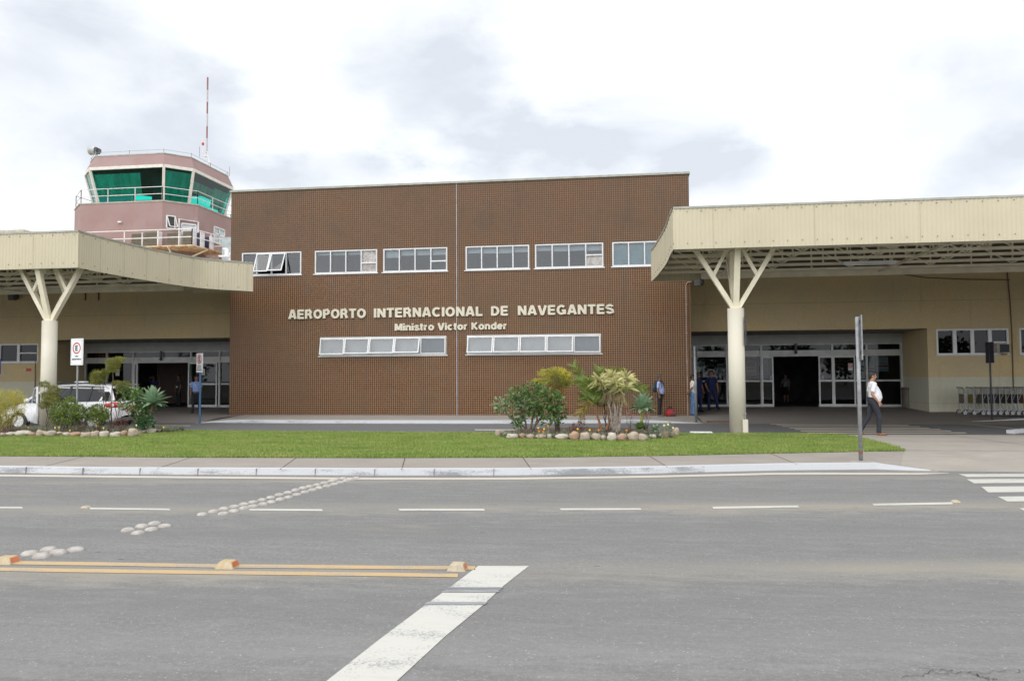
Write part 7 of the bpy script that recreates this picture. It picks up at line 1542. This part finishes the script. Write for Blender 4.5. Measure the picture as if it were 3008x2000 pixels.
def flower(cr, p, y, m_, lab):
    c = bed_pt(cr, p, y); mb = MB()
    for k in range(7): a = 2*math.pi*k/7; d = Vector((math.cos(a), -.3, math.sin(a))); s_ = Vector((-math.sin(a), 0, math.cos(a)))*.013; mb.add([c, c+d*.018-s_*.8, c+d*.030, c+d*.018+s_*.8], [(0,1,2,3)])
    mb.mi = 1; mb.tube([(c.x, c.y+.005, .14), (c.x, c.y+.005, c.z)], .004, 5); single('flower', mb, [m_, M['stem_green']], lab, 'flower', 'small flowers in the two beds', origin=(c.x, c.y, .14))
for p, m_, lab in (((610,795),yf,'yellow flower at the left of the island bed'),((668,806),yf,'yellow flower beside the orange one left of centre in the island bed'),((708,775),of,'orange flower highest in the island bed'),((618,830),of,'orange flower low at the left of the island bed'),((660,832),of,'deep orange flower low in the island bed left of centre'),((1000,806),yf,'yellow flower below the red leaved shrub'),((1120,815),yf,'yellow flower left of the palm trunk'),((1208,816),of,'orange flower at the palm foot'),((1485,818),of,'orange flower right of the dracaena stems'),((1857,770),pf,'pale yellow flower near the right end stones'),((1895,762),pf,'pale yellow flower above the right end stones'),((1945,795),pf,'pale yellow flower closest to the end boulder')): flower(cB, p, yB-.75, m_, lab)
for p, m_, lab in (((270,1205),yf,'yellow flower beside the golden shrub'),((360,1283),of,'orange flower left of the small topiary'),((757,1283),yf,'yellow flower under the wide green bush'),((705,1287),pf,'pale flower left of the wide green bush foot'),((897,1322),yf,'yellow flower low below the wide green bush'),((1237,1260),of,'orange flower below the smaller green bush'),((1325,1292),yf,'yellow flower left of the tall topiary foot'),((1747,1255),pf,'pale yellow flower left of the low dark plant'),((2095,1280),yf,'yellow flower at the right end of the left bed'),((120,1352),of,'orange flower by the first stones on the left')): flower(cA, p, yA-.75, m_, lab)
# bed soil mounds and border stones
for cr, pts, nm in ((cA, [(-200,1385),(100,1388),(600,1398),(1000,1402),(1400,1402),(1750,1385),(2000,1350),(2170,1312),(2000,1290),(1500,1280),(800,1285),(100,1290),(-200,1290)], 'left'), (cB, [(190,880),(280,905),(600,915),(1100,925),(1600,925),(1860,900),(2000,868),(1900,825),(1500,800),(900,795),(400,810),(210,845)], 'island')):
    P = [G(*cr(q), .14) for q in pts]; mb = MB(); cx = sum(p.x for p in P)/len(P); cy = sum(p.y for p in P)/len(P); k = len(P)
    mb.add([(p.x, p.y, .13) for p in P]+[(cx+(p.x-cx)*.85, cy+(p.y-cy)*.75, .20) for p in P]+[(cx, cy, .22)], [(i,(i+1)%k,k+(i+1)%k,k+i) for i in range(k)]+[(k+i,k+(i+1)%k,2*k) for i in range(k)]); structure('bed_soil', mb, M['soil'])
def stone(cr, s, px, py, w, h, i, lab, group, m_):
    q = cr((px, py)); p = G(q[0], q[1]+h/s*.45, .14); d = Vector((p.x, p.y, 0)).dot(Vector((fwd.x, fwd.y, 0)).normalized()); W = 1.08*w/s*d/F_PX; Hh = 1.12*h/s*d/F_PX; g = np.random.default_rng(i*7+int(s*10)); mb = MB(); mb.ell((0,0,0), (1,1,1), 12, 9)
    vs = []; ph = g.uniform(0, 6, 6)
    for v in mb.v:
        v = Vector(v); r_ = 1+.14*math.sin(v.x*3+ph[0])*math.sin(v.y*3+ph[1])+.10*math.sin(v.z*5+ph[2]+v.x*4)+.06*math.sin(v.x*9+ph[3])*math.cos(v.y*8+ph[4]); e_ = 3.2
        n_ = (abs(v.x)**e_+abs(v.y)**e_+abs(v.z)**e_)**(1/e_); v = v/n_*r_; vs.append((p.x+v.x*W*.50, p.y+W*.25+v.y*W*.40, .165+Hh*.42+v.z*Hh*.58))
    mb.v = vs; o = single('border_stone', mb, m_, lab, 'stone', group, smooth=True, origin=(p.x, p.y, .13)); return o
SB = [(212,862,55,48),(262,850,62,20),(285,875,50,28),(350,890,105,36),(450,885,60,36),(530,893,70,36),(635,895,95,34),(720,892,45,36),(840,898,120,44),(965,895,90,68),(1072,898,95,64),(1180,900,85,54),(1248,905,50,36),(1342,900,95,64),(1440,905,85,54),(1548,898,105,70),(1650,905,85,56),(1742,893,75,32),(1830,885,50,38),(1880,878,50,54),(1925,870,40,30),(1975,852,60,64)]
SA = [(20,1385,60,28),(120,1380,115,32),(268,1375,160,52),(395,1383,85,34),(500,1375,110,62),(615,1380,140,58),(740,1372,80,26),(832,1384,95,34),(940,1390,110,44),(1080,1395,115,52),(1198,1388,90,62),(1310,1388,100,60),(1455,1392,110,52),(1570,1378,90,56),(1680,1370,115,86),(1795,1352,95,46),(1905,1345,125,50),(2000,1340,70,34),(2080,1325,80,32),(2142,1305,40,40)]
mm = [M['rock'], M['rock3'], M['rock2'], M['rock'], M['rock3']]
sz = lambda w, lst: 'large' if w >= 100 else 'small' if w < 65 else 'medium'
for cr, s, lst, nm in ((cB, 3.37, SB, 'island bed'), (cA, 4.356, SA, 'left bed')):
    for i, (px, py, w, h) in enumerate(lst):
        mi = (i*3+len(nm)) % 5; k = len(lst); od = ordn+['twenty-first','twenty-second']
        side = f'{od[i]} from the left end' if i < k/2 else ('at the very right end' if i == k-1 else f'{od[k-1-i]} from the right end')
        if nm == 'left bed' and i == 14: mi = 0
        cn_ = {0:'tan',1:'pale',2:'reddish',3:'tan',4:'pale'}[mi]
        stone(cr, s, px, py, w, h, i, f'{sz(w, lst)} {cn_} stone in the border of the {nm}, {side}', f'stones edging the {nm}', mm[mi])

# ------------------------------------------------------------------ trees across the road behind the viewer (seen in the glass)
mb = MB(); tr = random.Random(3)
for i in range(15):
    x = -80+i*11+tr.uniform(-3,3); y = -62+tr.uniform(-6,6); h = tr.uniform(4.5,8.5); mb.mi = 0
    for k in range(5): leaf_cloud(mb, (x+tr.uniform(-1.8,1.8), y+tr.uniform(-1,1), h*.62+tr.uniform(-1.2,1.5)), (2.3,2.0,1.7), 150, .8, .6, .5, seed=i*9+k)
    mb.mi = 1; mb.tube([(x,y,-.05),(x+.1,y,h*.6)], [.22,.12], 7)
single('roadside_trees', mb, [leafmat('far_tree_leaf', (.08,.13,.04), (.03,.06,.02), .6), M['bark']], 'row of trees across the road reflected in the entrance glass', 'trees', kind='stuff')
